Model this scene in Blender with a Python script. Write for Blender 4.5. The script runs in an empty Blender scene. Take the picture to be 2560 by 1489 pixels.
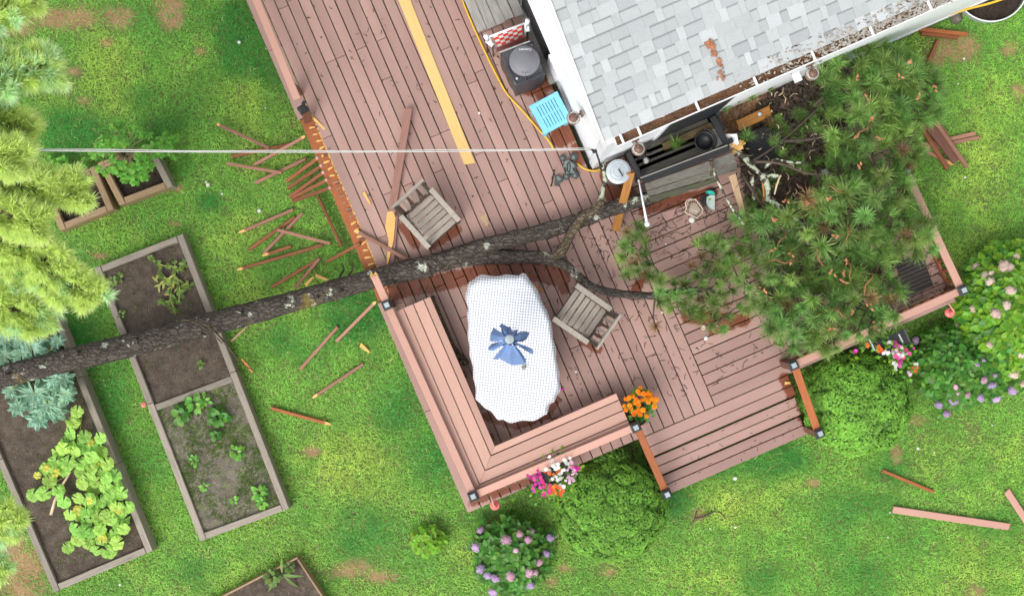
import bpy, bmesh, math, random
import numpy as np
from mathutils import Vector, Matrix, Euler, noise as mnoise

# ---------------------------------------------------------------- camera, sky, sun, exposure
SC = bpy.context.scene
COL = SC.collection
F, CX, CY, ZC, DZ = 2740.0, 1280.0, 744.5, 15.04, 0.54      # drone looking straight down; deck top at 0.54 m

cam_d = bpy.data.cameras.new('camera')
cam_d.sensor_width = 36.0
cam_d.lens = 36.0 * F / 2560.0
cam_d.clip_start = 0.1
cam_d.clip_end = 500.0
cam = bpy.data.objects.new('camera', cam_d)
cam.location = (0, 0, ZC)
COL.objects.link(cam)
SC.camera = cam

SUN_EL, SUN_AZ = math.radians(50), math.radians(-148)        # soft sun behind cloud, from the lower left
world = bpy.data.worlds.new('World')
SC.world = world
world.use_nodes = True
wn, wl = world.node_tree.nodes, world.node_tree.links
sky = wn.new('ShaderNodeTexSky')
sky.sky_type = 'NISHITA'
sky.sun_disc = False
sky.sun_elevation = SUN_EL
sky.sun_rotation = SUN_AZ
sky.air_density = 1.0
sky.dust_density = 3.0
hs = wn.new('ShaderNodeHueSaturation')                       # overcast: the sky is nearly white
hs.inputs['Saturation'].default_value = 0.22
hs.inputs['Value'].default_value = 1.0
bg = wn['Background']
bg.inputs['Strength'].default_value = 0.15
wl.new(sky.outputs[0], hs.inputs['Color'])
wl.new(hs.outputs[0], bg.inputs['Color'])

sun_d = bpy.data.lights.new('sun', 'SUN')
sun_d.energy = 0.8
sun_d.angle = math.radians(40)
sun_d.color = (1.0, 0.97, 0.92)
sun = bpy.data.objects.new('sun', sun_d)
sdir = Vector((math.sin(SUN_AZ) * math.cos(SUN_EL), math.cos(SUN_AZ) * math.cos(SUN_EL), math.sin(SUN_EL)))
sun.rotation_euler = sdir.to_track_quat('Z', 'Y').to_euler()
sun.location = (0, 0, 30)
COL.objects.link(sun)

SC.view_settings.view_transform = 'Standard'
SC.view_settings.look = 'None'
SC.view_settings.exposure = 0.74
SC.view_settings.gamma = 1.0
SC.view_settings.use_curve_mapping = False
SC.cycles.max_bounces = 6
SC.cycles.transparent_max_bounces = 6

R = random.Random(7)
NP = np.random.default_rng(11)

# ---------------------------------------------------------------- coordinates
def at(px, py, z=0.0):
    """photo pixel -> point of the place at height z (survey of a straight-down drone view)"""
    k = (ZC - z) / F
    return Vector(((px - CX) * k, -(py - CY) * k, z))

TH = math.radians(23.4)
UX = Vector((math.cos(TH), math.sin(TH), 0))
VX = Vector((math.sin(TH), -math.cos(TH), 0))
O0 = at(1178, 1278, DZ)
def W(u, v, z=DZ):
    """deck frame: u along the front edge, v towards the front, metres"""
    p = O0 + UX * u + VX * v
    return Vector((p.x, p.y, z))
def UV(p):
    d = Vector((p[0] - O0.x, p[1] - O0.y, 0))
    return d.dot(UX), d.dot(VX)

# ---------------------------------------------------------------- objects
def wm(o):
    if o is None: return Matrix()
    if o.parent is None: return o.matrix_basis.copy()
    return wm(o.parent) @ o.matrix_parent_inverse @ o.matrix_basis

def link(name, data, parent=None, mw=None):
    o = bpy.data.objects.new(name, data)
    COL.objects.link(o)
    if mw is not None: o.matrix_basis = mw
    if parent is not None:
        o.parent = parent
        o.matrix_parent_inverse = wm(parent).inverted()
    return o

def tag(o, label=None, cat=None, group=None, kind=None):
    if label: o['label'] = label
    if cat: o['category'] = cat
    if group: o['group'] = group
    if kind: o['kind'] = kind
    return o

def thing(name, label, cat, loc=(0, 0, 0), group=None):
    o = link(name, None, None, Matrix.Translation(Vector(loc)))
    o.empty_display_size = 0.1
    return tag(o, label, cat, group)

def copy_tree(o, parent=None):
    c = o.copy()
    COL.objects.link(c)
    if parent is not None: c.parent = parent
    for ch in list(o.children): copy_tree(ch, c)
    return c

class MB:
    def __init__(s): s.v, s.f, s.m = [], [], []
    def add(s, vs, fs, m=0, mat=None):
        b = len(s.v)
        if mat is not None: vs = [mat @ Vector(p) for p in vs]
        s.v += [tuple(p) for p in vs]
        s.f += [tuple(b + i for i in f) for f in fs]
        s.m += [m] * len(fs)
        return s
    def box(s, l, w, h, mat=None, c=0.0, m=0):
        x, y, z = l / 2, w / 2, h / 2
        if c <= 0:
            vs = [(-x,-y,-z),(x,-y,-z),(x,y,-z),(-x,y,-z),(-x,-y,z),(x,-y,z),(x,y,z),(-x,y,z)]
            fs = [(3,2,1,0),(4,5,6,7),(0,1,5,4),(1,2,6,5),(2,3,7,6),(3,0,4,7)]
        else:
            vs = [(-x,-y,-z),(x,-y,-z),(x,y,-z),(-x,y,-z),(-x,-y,z-c),(x,-y,z-c),(x,y,z-c),(-x,y,z-c),
                  (-x+c,-y+c,z),(x-c,-y+c,z),(x-c,y-c,z),(-x+c,y-c,z)]
            fs = [(3,2,1,0),(0,1,5,4),(1,2,6,5),(2,3,7,6),(3,0,4,7),(4,5,9,8),(5,6,10,9),(6,7,11,10),(7,4,8,11),(8,9,10,11)]
        return s.add(vs, fs, m, mat)
    def prism(s, poly, z0, z1, mat=None, m=0, c=0.0):
        n = len(poly)
        a = sum(poly[i][0]*poly[(i+1)%n][1]-poly[(i+1)%n][0]*poly[i][1] for i in range(n))
        if a < 0: poly = poly[::-1]
        vs = [(p[0],p[1],z0) for p in poly] + [(p[0],p[1],z1) for p in poly]
        fs = [tuple(range(n))[::-1], tuple(range(n,2*n))] + [(i,(i+1)%n,n+(i+1)%n,n+i) for i in range(n)]
        return s.add(vs, fs, m, mat)
    def tube(s, pts, rads, n=8, cap=True, m=0, jit=None):
        pts = [Vector(p) for p in pts]
        if not hasattr(rads, '__len__'): rads = [rads] * len(pts)
        rings, prev = [], None
        for i, p in enumerate(pts):
            d = (pts[min(i+1,len(pts)-1)] - pts[max(i-1,0)])
            d = d.normalized() if d.length > 1e-9 else Vector((0,0,1))
            if prev is None:
                a = Vector((0,0,1)) if abs(d.z) < .9 else Vector((1,0,0))
                x = d.cross(a).normalized()
            else:
                x = (prev - d * prev.dot(d))
                x = x.normalized() if x.length > 1e-6 else d.orthogonal().normalized()
            prev = x
            y = d.cross(x)
            ring = []
            for k in range(n):
                t = 2*math.pi*k/n
                r = rads[i]
                if jit: r *= jit(i, k)
                ring.append(p + x*math.cos(t)*r + y*math.sin(t)*r)
            rings.append(ring)
        vs = [q for r_ in rings for q in r_]
        fs = []
        for i in range(len(pts)-1):
            for k in range(n):
                k2 = (k+1) % n
                fs.append((i*n+k, i*n+k2, (i+1)*n+k2, (i+1)*n+k))
        if cap:
            fs.append(tuple(range(n))[::-1]); fs.append(tuple((len(pts)-1)*n+k for k in range(n)))
        return s.add(vs, fs, m)
    def lathe(s, prof, n=16, mat=None, m=0):
        vs = [(r*math.cos(2*math.pi*k/n), r*math.sin(2*math.pi*k/n), z) for r, z in prof for k in range(n)]
        fs = []
        for i in range(len(prof)-1):
            for k in range(n):
                k2 = (k+1) % n
                fs.append((i*n+k, i*n+k2, (i+1)*n+k2, (i+1)*n+k))
        fs.append(tuple(range(n))[::-1]); fs.append(tuple((len(prof)-1)*n+k for k in range(n)))
        return s.add(vs, fs, m, mat)
    def mesh(s, name, mats, smooth=False):
        me = bpy.data.meshes.new(name)
        me.from_pydata(s.v, [], s.f)
        if not isinstance(mats, (list, tuple)): mats = [mats]
        for q in mats: me.materials.append(q)
        if len(mats) > 1: me.polygons.foreach_set('material_index', s.m)
        if smooth: me.polygons.foreach_set('use_smooth', [True]*len(me.polygons))
        me.update()
        return me
    def obj(s, name, mats, parent=None, mw=None, smooth=False):
        return link(name, s.mesh(name, mats, smooth), parent, mw)

def TM(p, rz=0.0, ry=0.0, rx=0.0, sc=1.0):
    m = Matrix.Translation(Vector(p)) @ Euler((rx, ry, rz)).to_matrix().to_4x4()
    return m @ Matrix.Scale(sc, 4) if sc != 1.0 else m

def bar_mat(p0, p1, roll=0.0):
    """local X along p0->p1, local Z as close to up as it can be"""
    p0, p1 = Vector(p0), Vector(p1)
    x = (p1 - p0).normalized()
    y = Vector((0,0,1)).cross(x)
    y = y.normalized() if y.length > 1e-5 else Vector((0,1,0))
    z = x.cross(y)
    m = Matrix((x, y, z)).transposed().to_4x4()
    m = Matrix.Translation((p0+p1)/2) @ m @ Matrix.Rotation(roll, 4, 'X')
    return m

# ---------------------------------------------------------------- materials
def rgb(c): return (c[0], c[1], c[2], 1.0)
class NT:
    def __init__(s, name):
        s.mat = bpy.data.materials.new(name)
        s.mat.use_nodes = True
        s.n, s.l = s.mat.node_tree.nodes, s.mat.node_tree.links
        s.b = s.n['Principled BSDF']
    def new(s, t, **kw):
        q = s.n.new(t)
        for k, v in kw.items(): setattr(q, k, v)
        return q
    def put(s, sock, val):
        if isinstance(val, bpy.types.NodeSocket): s.l.new(val, sock)
        else: sock.default_value = val
    def math(s, op, a, b=None, c=None, clamp=False):
        q = s.new('ShaderNodeMath', operation=op, use_clamp=clamp)
        for i, v in enumerate((a, b, c)):
            if v is not None: s.put(q.inputs[i], v)
        return q.outputs[0]
    def vmath(s, op, a, b=None):
        q = s.new('ShaderNodeVectorMath', operation=op)
        s.put(q.inputs[0], a)
        if b is not None: s.put(q.inputs[1], b)
        return q.outputs['Value'] if op in ('DOT_PRODUCT','LENGTH','DISTANCE') else q.outputs['Vector']
    def mix(s, fac, a, b, mode='MIX'):
        q = s.new('ShaderNodeMix', data_type='RGBA', blend_type=mode)
        s.put(q.inputs[0], fac)
        s.put(q.inputs[6], rgb(a) if isinstance(a, tuple) else a)
        s.put(q.inputs[7], rgb(b) if isinstance(b, tuple) else b)
        return q.outputs[2]
    def ramp(s, fac, lo, hi):
        q = s.new('ShaderNodeMapRange', clamp=True)
        s.put(q.inputs[0], fac); q.inputs[1].default_value = lo; q.inputs[2].default_value = hi
        return q.outputs[0]
    def noise(s, vec, scale, detail=3.0, w=None, rough=.55):
        q = s.new('ShaderNodeTexNoise', noise_dimensions='4D' if w is not None else '3D')
        s.put(q.inputs['Vector'], vec)
        if w is not None: s.put(q.inputs['W'], w)
        q.inputs['Scale'].default_value = scale
        q.inputs['Detail'].default_value = detail
        q.inputs['Roughness'].default_value = rough
        return q.outputs['Fac']
    def coords(s, stretch=(1,1,1)):
        tc = s.new('ShaderNodeTexCoord')
        mp = s.new('ShaderNodeMapping')
        mp.inputs['Scale'].default_value = stretch
        s.l.new(tc.outputs['Object'], mp.inputs['Vector'])
        return mp.outputs[0]
    def orand(s, mul=50.0):
        oi = s.new('ShaderNodeObjectInfo')
        return s.math('MULTIPLY', oi.outputs['Random'], mul), oi.outputs['Random']
    def bump(s, h, strength=.3, dist=.01):
        q = s.new('ShaderNodeBump')
        q.inputs['Strength'].default_value = strength
        q.inputs['Distance'].default_value = dist
        s.l.new(h, q.inputs['Height'])
        s.l.new(q.outputs[0], s.b.inputs['Normal'])
    def done(s, col, rough=.6, metal=0.0, spec=.5):
        s.put(s.b.inputs['Base Color'], rgb(col) if isinstance(col, tuple) else col)
        s.put(s.b.inputs['Roughness'], rough)
        s.b.inputs['Metallic'].default_value = metal
        s.b.inputs['Specular IOR Level'].default_value = spec
        return s.mat

def plain(name, col, rough=.6, var=.18, scale=14.0, objvar=.1, metal=0.0, bump=0.0, spec=.5, second=None, stretch=(1,1,1), thr=(.45,.65)):
    t = NT(name)
    w, r = t.orand()
    v = t.coords(stretch)
    n = t.noise(v, scale, 4.0, w)
    lo = tuple(c*(1-var) for c in col); hi = tuple(min(c*(1+var), .95) for c in col)
    c = t.mix(t.ramp(n, .3, .7), lo, hi)
    if second is not None:
        n2 = t.noise(v, scale*.45, 5.0, t.math('ADD', w, 9.0), .65)
        c = t.mix(t.ramp(n2, *thr), c, second)
    if objvar:
        k = t.math('MULTIPLY_ADD', r, 2*objvar, 1-objvar)
        h = t.new('ShaderNodeHueSaturation')
        t.put(h.inputs['Value'], k); t.put(h.inputs['Color'], c)
        c = h.outputs[0]
    if bump: t.bump(n, bump, .01)
    return t.done(c, rough, metal, spec)

def wood(name, col, dark, rough=.6, objvar=.12, grain=38.0, wear=None, weart=(.62,.72), bump=.25, knots=False):
    t = NT(name)
    w, r = t.orand()
    g = t.noise(t.coords((1.0, 14.0, 14.0)), grain/8, 5.0, w, .6)
    c = t.mix(t.ramp(g, .35, .7), dark, col)
    if wear is not None:
        n2 = t.noise(t.coords((.55, 3.0, 3.0)), 2.2, 5.0, t.math('ADD', w, 3.0), .65)
        c = t.mix(t.math('MULTIPLY', t.ramp(n2, *weart), .85), c, wear)
    h = t.new('ShaderNodeHueSaturation')
    t.put(h.inputs['Value'], t.math('MULTIPLY_ADD', r, 2*objvar, 1-objvar))
    t.put(h.inputs['Color'], c)
    t.bump(g, bump, .004)
    return t.done(h.outputs[0], rough)

def foliage(name, col, var=.3, rough=.5, trans=.3, attr=False, objvar=.22, hue=.02, scale=9.0, second=None):
    t = NT(name)
    if attr:
        a = t.new('ShaderNodeAttribute', attribute_name='Col')
        c = a.outputs['Color']
    else:
        w, r = t.orand()
        n = t.noise(t.coords(), scale, 2.0, w)
        c = t.mix(t.ramp(n, .3, .7), tuple(x*(1-var) for x in col), tuple(x*(1+var) for x in col))
        if second is not None:
            c = t.mix(t.ramp(r, .55, .95), c, second)
        h = t.new('ShaderNodeHueSaturation')
        t.put(h.inputs['Value'], t.math('MULTIPLY_ADD', r, 2*objvar, 1-objvar))
        t.put(h.inputs['Hue'], t.math('MULTIPLY_ADD', t.math('FRACT', t.math('MULTIPLY', r, 17.3)), 2*hue, .5-hue))
        t.put(h.inputs['Color'], c)
        c = h.outputs[0]
    t.put(t.b.inputs['Base Color'], c)
    t.b.inputs['Roughness'].default_value = rough
    t.b.inputs['Specular IOR Level'].default_value = .35
    tr = t.new('ShaderNodeBsdfTranslucent')
    t.put(tr.inputs['Color'], c)
    mx = t.new('ShaderNodeMixShader')
    mx.inputs[0].default_value = trans
    t.l.new(t.b.outputs[0], mx.inputs[1]); t.l.new(tr.outputs[0], mx.inputs[2])
    t.l.new(mx.outputs[0], t.n['Material Output'].inputs['Surface'])
    return t.mat

# darker brown, smoother patches on the boards: capsules (deck frame, metres): u0,v0,u1,v1,radius
def px_uv(x, y):
    p = at(x, y, DZ); return UV(p)
BROWN_PX = [((945,738),(1072,712),20),((1072,712),(1200,684),22),((1200,680),(1310,676),22),((1310,672),(1400,690),26),((1400,690),(1410,722),14),
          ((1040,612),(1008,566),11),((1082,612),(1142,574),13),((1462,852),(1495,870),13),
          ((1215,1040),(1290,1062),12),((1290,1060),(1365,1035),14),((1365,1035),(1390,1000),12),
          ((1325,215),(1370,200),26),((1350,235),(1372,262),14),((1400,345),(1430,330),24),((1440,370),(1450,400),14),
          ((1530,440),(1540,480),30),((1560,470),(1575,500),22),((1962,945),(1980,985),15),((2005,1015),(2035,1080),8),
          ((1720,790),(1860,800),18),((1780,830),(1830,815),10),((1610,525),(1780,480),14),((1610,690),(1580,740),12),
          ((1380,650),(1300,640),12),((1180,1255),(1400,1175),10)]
def deck_mat(name, base, base2, bare, wet, use_brown=True, weart=(.6,.72)):  # wet is the colour of the darker brown patches
    t = NT(name)
    w, r = t.orand()
    g = t.noise(t.coords((1.0, 16.0, 16.0)), 4.5, 5.0, w, .62)
    big = t.noise(t.coords((.6, 2.0, 2.0)), 1.6, 3.0, t.math('ADD', w, 5.0))
    c = t.mix(t.ramp(big, .3, .72), base, base2)
    c = t.mix(t.math('MULTIPLY', t.ramp(g, .5, .8), .16), c, tuple(x*.5 for x in base))
    n2 = t.noise(t.coords((.7, 5.0, 5.0)), 2.0, 6.0, t.math('ADD', w, 11.0), .68)
    sel = t.ramp(t.math('FRACT', t.math('MULTIPLY', r, 7.7)), .25, .8)
    c = t.mix(t.math('MULTIPLY', t.math('MULTIPLY', t.ramp(n2, *weart), sel), .8), c, bare)
    sp = t.noise(t.coords((1.0, 1.6, 1.0)), 26.0, 2.0, t.math('ADD', w, 2.0), .5)
    c = t.mix(t.math('MULTIPLY', t.ramp(sp, .70, .78), .55), c, tuple(x*.35 for x in base))
    h = t.new('ShaderNodeHueSaturation')
    t.put(h.inputs['Value'], t.math('MULTIPLY_ADD', r, .24, .87))
    t.put(h.inputs['Color'], c)
    c = h.outputs[0]
    rough = t.math('MULTIPLY_ADD', big, .25, .38)
    if use_brown:
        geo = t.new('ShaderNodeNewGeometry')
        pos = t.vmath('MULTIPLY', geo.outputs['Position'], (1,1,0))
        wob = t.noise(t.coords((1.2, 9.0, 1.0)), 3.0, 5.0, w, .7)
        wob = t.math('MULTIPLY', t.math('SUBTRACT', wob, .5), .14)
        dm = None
        for a, b, rr in BROWN_PX:
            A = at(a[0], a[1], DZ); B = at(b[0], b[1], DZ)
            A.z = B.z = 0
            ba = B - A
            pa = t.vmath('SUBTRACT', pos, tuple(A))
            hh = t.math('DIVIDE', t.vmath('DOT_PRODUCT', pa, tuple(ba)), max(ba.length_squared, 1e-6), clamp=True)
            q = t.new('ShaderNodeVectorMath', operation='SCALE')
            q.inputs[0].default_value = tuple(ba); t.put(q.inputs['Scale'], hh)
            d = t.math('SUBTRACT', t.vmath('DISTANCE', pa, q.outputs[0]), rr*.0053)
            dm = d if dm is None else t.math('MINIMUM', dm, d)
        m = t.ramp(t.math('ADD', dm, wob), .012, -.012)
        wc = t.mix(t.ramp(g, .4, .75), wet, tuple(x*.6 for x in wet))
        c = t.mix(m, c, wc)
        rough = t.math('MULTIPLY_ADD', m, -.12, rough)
    t.bump(g, .2, .003)
    return t.done(c, rough, 0, .5)

PINK = (.345,.205,.172); PINK2 = (.42,.26,.218)
M = {}
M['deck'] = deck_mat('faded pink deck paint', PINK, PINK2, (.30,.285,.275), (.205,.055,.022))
M['bench'] = deck_mat('salmon bench paint', (.50,.285,.215), (.54,.32,.25), (.36,.20,.15), (.18,.05,.02), False, (.66,.8))
M['rail'] = deck_mat('rail paint', (.53,.285,.215), (.57,.32,.25), (.4,.22,.16), (.18,.05,.02), False, (.7,.85))
M['fascia'] = wood('dark red fascia', (.20,.085,.055), (.12,.045,.028))
M['stick'] = wood('baluster pink wood', (.38,.19,.13), (.29,.13,.085), objvar=.2)
M['stickbrown'] = wood('baluster brown wood', (.30,.105,.042), (.20,.06,.022), objvar=.2)
M['orange'] = wood('orange stained wood', (.42,.13,.035), (.30,.085,.022), objvar=.12)
M['fresh'] = wood('fresh torn pine', (.80,.52,.18), (.72,.40,.11), objvar=.15)
M['plank'] = wood('new yellow plank', (.74,.52,.21), (.68,.44,.15), objvar=.05, wear=(.35,.29,.2), weart=(.70,.76))
M['grey'] = wood('weathered grey wood', (.36,.35,.32), (.22,.21,.19), objvar=.14, wear=(.12,.115,.10), weart=(.58,.7))
M['chair'] = wood('silvered teak', (.43,.375,.315), (.27,.235,.195), objvar=.12, wear=(.22,.2,.175), weart=(.6,.75))
M['chairdark'] = wood('dark wet teak', (.10,.07,.05), (.05,.035,.025))
M['timber'] = wood('grey brown timber', (.36,.31,.25), (.22,.185,.145), objvar=.18, wear=(.08,.07,.06), weart=(.60,.72))
M['timbertan'] = wood('tan timber', (.42,.29,.165), (.28,.18,.095), objvar=.15, wear=(.12,.09,.06), weart=(.60,.72))
M['darkwood'] = wood('dark wet wood', (.10,.092,.07), (.05,.045,.036), objvar=.2)
M['amber'] = wood('amber varnished wood', (.40,.175,.025), (.26,.10,.014), objvar=.1, rough=.35)
M['white'] = plain('white paint', (.78,.80,.83), .5, .03, 4, 0)
M['wall'] = plain('white wall paint', (.88,.90,.93), .55, .04, 2.5, 0)
M['gutter'] = plain('white gutter metal', (.80,.81,.81), .4, .04, 6, 0, second=(.45,.42,.37), thr=(.62,.72))
M['glass'] = plain('dark window glass', (.026,.031,.037), .35, .1, 2, 0, spec=.12)
M['black'] = plain('black metal', (.018,.019,.02), .4, .2, 12, .1)
M['blackplastic'] = plain('black plastic', (.02,.021,.023), .45, .2, 10, .1)
M['lens'] = plain('solar panel lens', (.36,.42,.45), .25, .06, 20, .05)
M['cap'] = plain('dark post cap', (.045,.052,.058), .35, .2, 20, .1)
M['steel'] = plain('galvanised steel', (.50,.55,.58), .38, .1, 12, 0, metal=.35)
M['bronze'] = plain('bronze lamp metal', (.16,.085,.06), .45, .2, 20, 0)
M['yellow'] = plain('yellow cable sheath', (.80,.47,.03), .5, .08, 20, 0)
M['cable'] = plain('pale cable', (.62,.62,.58), .5, .06, 20, 0)
M['blue'] = plain('blue plastic', (.20,.55,.75), .45, .04, 6, 0)
M['umbrella'] = plain('blue umbrella cloth', (.15,.24,.47), .8, .06, 10, .1)
M['red'] = plain('red webbing', (.80,.045,.025), .6, .15, 20, .2)
M['webwhite'] = plain('white webbing', (.88,.78,.76), .6, .05, 20, .1)
M['handrail'] = wood('rosy brown handrail', (.31,.16,.125), (.22,.105,.08))
M['coverlid'] = plain('smooth vinyl cover', (.15,.15,.168), .5, .12, 7, 0)
M['cover'] = plain('grey vinyl cover', (.042,.044,.050), .42, .16, 7, 0, bump=.15)
M['teal'] = plain('teal plastic', (.02,.52,.42), .4, .05, 10, 0)
M['clear'] = plain('milky plastic', (.50,.58,.55), .35, .1, 9, 0)
M['cream'] = plain('cream plastic coated wire', (.66,.55,.45), .5, .08, 20, 0)
M['creamboard'] = wood('cream board', (.60,.50,.34), (.5,.4,.26))
M['tan'] = wood('tan stake wood', (.48,.33,.20), (.38,.25,.14))
M['slot'] = plain('slot shade colour', (.03,.07,.10), .6, .1, 10, 0)
M['lobed'] = plain('grey green rubber', (.055,.07,.066), .45, .3, 14, 0)
M['lobedtop'] = plain('worn grey green rubber', (.14,.175,.165), .5, .25, 20, .1)
M['terracotta'] = plain('dark red pot', (.13,.03,.022), .5, .2, 10, 0)
M['pinkglass'] = plain('pink feeder plastic', (.80,.16,.15), .3, .1, 10, 0)
M['mat'] = plain('dark ribbed rubber', (.05,.042,.038), .6, .2, 20, .15)
M['charcoal'] = plain('charcoal grit', (.016,.017,.019), .9, .5, 60, 0, bump=.6)
M['lichen'] = plain('lichen bark', (.46,.51,.37), .85, .3, 26, .1, bump=.6, second=(.055,.045,.035), thr=(.47,.52))
M['splint'] = wood('orange splintered wood', (.62,.27,.07), (.5,.17,.03))
M['bone'] = plain('pale stripped wood', (.66,.50,.33), .6, .2, 12, .1)

def bark_mat(name, c1, c2, lich, thr=(.60,.64), moss=None):
    t = NT(name)
    v = t.coords()
    vo = t.new('ShaderNodeTexVoronoi', feature='DISTANCE_TO_EDGE')
    mp = t.new('ShaderNodeMapping'); mp.inputs['Rotation'].default_value = (0,0,math.radians(-13)); mp.inputs['Scale'].default_value = (.38,1,1)
    wv = t.new('ShaderNodeTexNoise'); wv.inputs['Scale'].default_value = 5.0; wv.inputs['Detail'].default_value = 4.0; t.l.new(v, wv.inputs['Vector'])
    t.l.new(t.vmath('ADD', v, t.vmath('MULTIPLY', wv.outputs['Color'], (.16,.16,.16))), mp.inputs['Vector'])
    t.l.new(mp.outputs[0], vo.inputs['Vector'])
    vo.inputs['Scale'].default_value = 19.0
    n = t.noise(v, 11.0, 6.0, None, .65)
    n3 = t.noise(v, 34.0, 4.0, None, .6)
    c = t.mix(t.ramp(n, .3, .72), c1, c2)
    c = t.mix(t.math('MULTIPLY', t.ramp(vo.outputs[0], .12, .0), .75), c, tuple(x*.4 for x in c1))
    c = t.mix(t.math('MULTIPLY', t.ramp(n3, .5, .75), .4), c, tuple(min(1,x*1.9) for x in c2))
    l = t.noise(v, 4.3, 7.0, None, .68)
    c = t.mix(t.ramp(l, *thr), c, lich)
    if moss:
        m = t.noise(v, 2.1, 6.0, None, .65)
        c = t.mix(t.math('MULTIPLY', t.ramp(m, .62, .70), .7), c, moss)
    h = t.math('ADD', t.ramp(vo.outputs[0], 0, .2), t.math('MULTIPLY', n3, .8))
    t.bump(h, .9, .02)
    return t.done(c, .85, 0, .3)
M['bark'] = bark_mat('wet pine bark', (.05,.041,.034), (.130,.108,.088), (.50,.52,.43), (.61,.64), (.24,.18,.035))
M['barkbrown'] = bark_mat('brown branch bark', (.075,.058,.038), (.17,.13,.08), (.30,.29,.2), (.66,.72))
M['twig'] = plain('dark twig bark', (.07,.05,.036), .8, .35, 20, .3)
M['twigorange'] = plain('orange twig bark', (.30,.125,.05), .7, .3, 20, .2)
M['needlesbrown'] = foliage('dying brown needles', (.30,.20,.09), .3, .6, .2, objvar=.3)
M['soil'] = None
def soil_mat(name, c1, c2, fleck, green=None, gthr=(.56,.66), scale=1.0):
    t = NT(name)
    v = t.coords()
    n = t.noise(v, 7*scale, 7.0, None, .7)
    n2 = t.noise(v, 60*scale, 3.0, None, .6)
    c = t.mix(t.ramp(n, .35, .68), c1, c2)
    c = t.mix(t.math('MULTIPLY', t.ramp(n2, .45, .7), .5), c, tuple(x*.45 for x in c1))
    vo = t.new('ShaderNodeTexVoronoi')
    t.put(vo.inputs['Vector'], v); vo.inputs['Scale'].default_value = 26*scale
    c = t.mix(t.ramp(vo.outputs['Distance'], .17, .12), c, fleck)
    if green:
        g = t.noise(v, 5.2*scale, 6.0, None, .72)
        c = t.mix(t.math('MULTIPLY', t.ramp(g, *gthr), .75), c, green)
    t.bump(t.math('ADD', n2, n), .7, .02)
    return t.done(c, .9, 0, .25)
M['soil'] = soil_mat('dark bed soil', (.08,.06,.046), (.16,.125,.096), (.27,.21,.15))
M['soilgrey'] = soil_mat('mossy bed soil', (.13,.112,.085), (.245,.215,.165), (.38,.34,.25), (.17,.22,.07), (.52,.64))
M['soilblack'] = soil_mat('black potting soil', (.025,.018,.014), (.06,.043,.032), (.13,.10,.07))
M['needles'] = foliage('pine needles', (.27,.44,.12), .35, .42, .4, objvar=.32, hue=.025)
M['needleslit'] = foliage('white pine needles', (.86,.98,.42), .05, .5, .55, objvar=.10, hue=.0)
M['needlespale'] = foliage('pale white pine needles', (.78,.98,.66), .05, .5, .55, objvar=.10, hue=.0)
M['leafgreen'] = foliage('hydrangea leaf', (.085,.25,.03), .2, .38, .3, objvar=.35, hue=.02)
M['leaflime'] = foliage('lime leaf', (.215,.44,.032), .25, .4, .35, objvar=.25, hue=.02)
M['leafsquash'] = foliage('silvery squash leaf', (.29,.49,.34), .3, .5, .25, objvar=.2, scale=22)
M['leafvine'] = foliage('vine leaf', (.37,.66,.12), .16, .5, .3, objvar=.2, hue=.02)
M['leafyellow'] = foliage('yellowing leaf', (.68,.66,.10), .2, .5, .3, objvar=.15)
M['leafbush'] = foliage('bright bush leaf', (.18,.46,.06), .25, .45, .3, objvar=.3)
M['leafweed'] = foliage('small weed leaf', (.15,.25,.05), .3, .5, .25, objvar=.3)
M['leafattr'] = foliage('clump leaf', (0,0,0), attr=True, trans=.25)
M['grass'] = foliage('grass blade', (0,0,0), attr=True, trans=.35, rough=.5)
M['stem'] = plain('pale stem', (.33,.29,.18), .6, .2, 20, .1)
M['vinestem'] = plain('yellow green stem', (.36,.38,.08), .6, .2, 20, .1)
M['fpurple'] = foliage('purple florets', (.58,.42,.66), .35, .6, .15, objvar=.2, hue=.04, scale=40)
M['fpink'] = foliage('pink florets', (.72,.44,.55), .35, .6, .15, objvar=.2, hue=.03, scale=40)
M['fcream'] = foliage('cream florets', (.72,.57,.47), .2, .6, .15, objvar=.12, hue=.02, scale=40)
M['forange'] = foliage('orange marigold petals', (.88,.30,.008), .25, .6, .15, objvar=.15, hue=.01, scale=60)
M['fmagenta'] = foliage('magenta petals', (.70,.05,.32), .25, .6, .2, objvar=.25, hue=.03, scale=60)
M['fwhite'] = foliage('white petals', (.82,.80,.76), .08, .6, .2, objvar=.05, hue=.0, scale=60)
M['fcoral'] = foliage('coral petals', (.82,.16,.03), .2, .6, .2, objvar=.2, hue=.02, scale=60)
# ---------------------------------------------------------------- ground
BARE = [(425,20,40,60,1.0),(290,45,55,40,.8),(150,45,140,34,.9),(40,60,90,50,.7),(270,105,28,18,.8),(190,65,25,25,.55),(500,130,22,12,.7),(60,1440,62,85,1.2),(20,1380,60,90,.9),(880,1425,60,30,.8),(945,1440,60,26,.7),(780,1130,28,20,.8),(2390,120,70,45,.9),(2340,145,40,30,.8),(2520,120,35,40,.5),(1745,1285,30,26,.6),(2035,1205,28,16,.6),(2240,1135,16,28,.9),
        (2330,1130,60,60,.45),(2420,1090,70,50,.4),(1375,1455,40,26,.5),(2440,1480,40,30,.6),(2550,230,35,40,.5),(2500,470,60,60,.4),(2390,720,30,60,.7),(210,250,35,25,.55),(180,180,30,20,.5),(440,560,30,10,.5),(430,470,40,20,.7),(250,640,40,12,.7),(1410,1420,45,22,.5),(720,1420,70,30,.2),(1520,1430,30,20,.5),(2215,1195,22,14,.4),(1250,1310,60,34,.6),(2240,1010,30,60,.9),(2290,1050,60,20,.6)]
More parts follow.
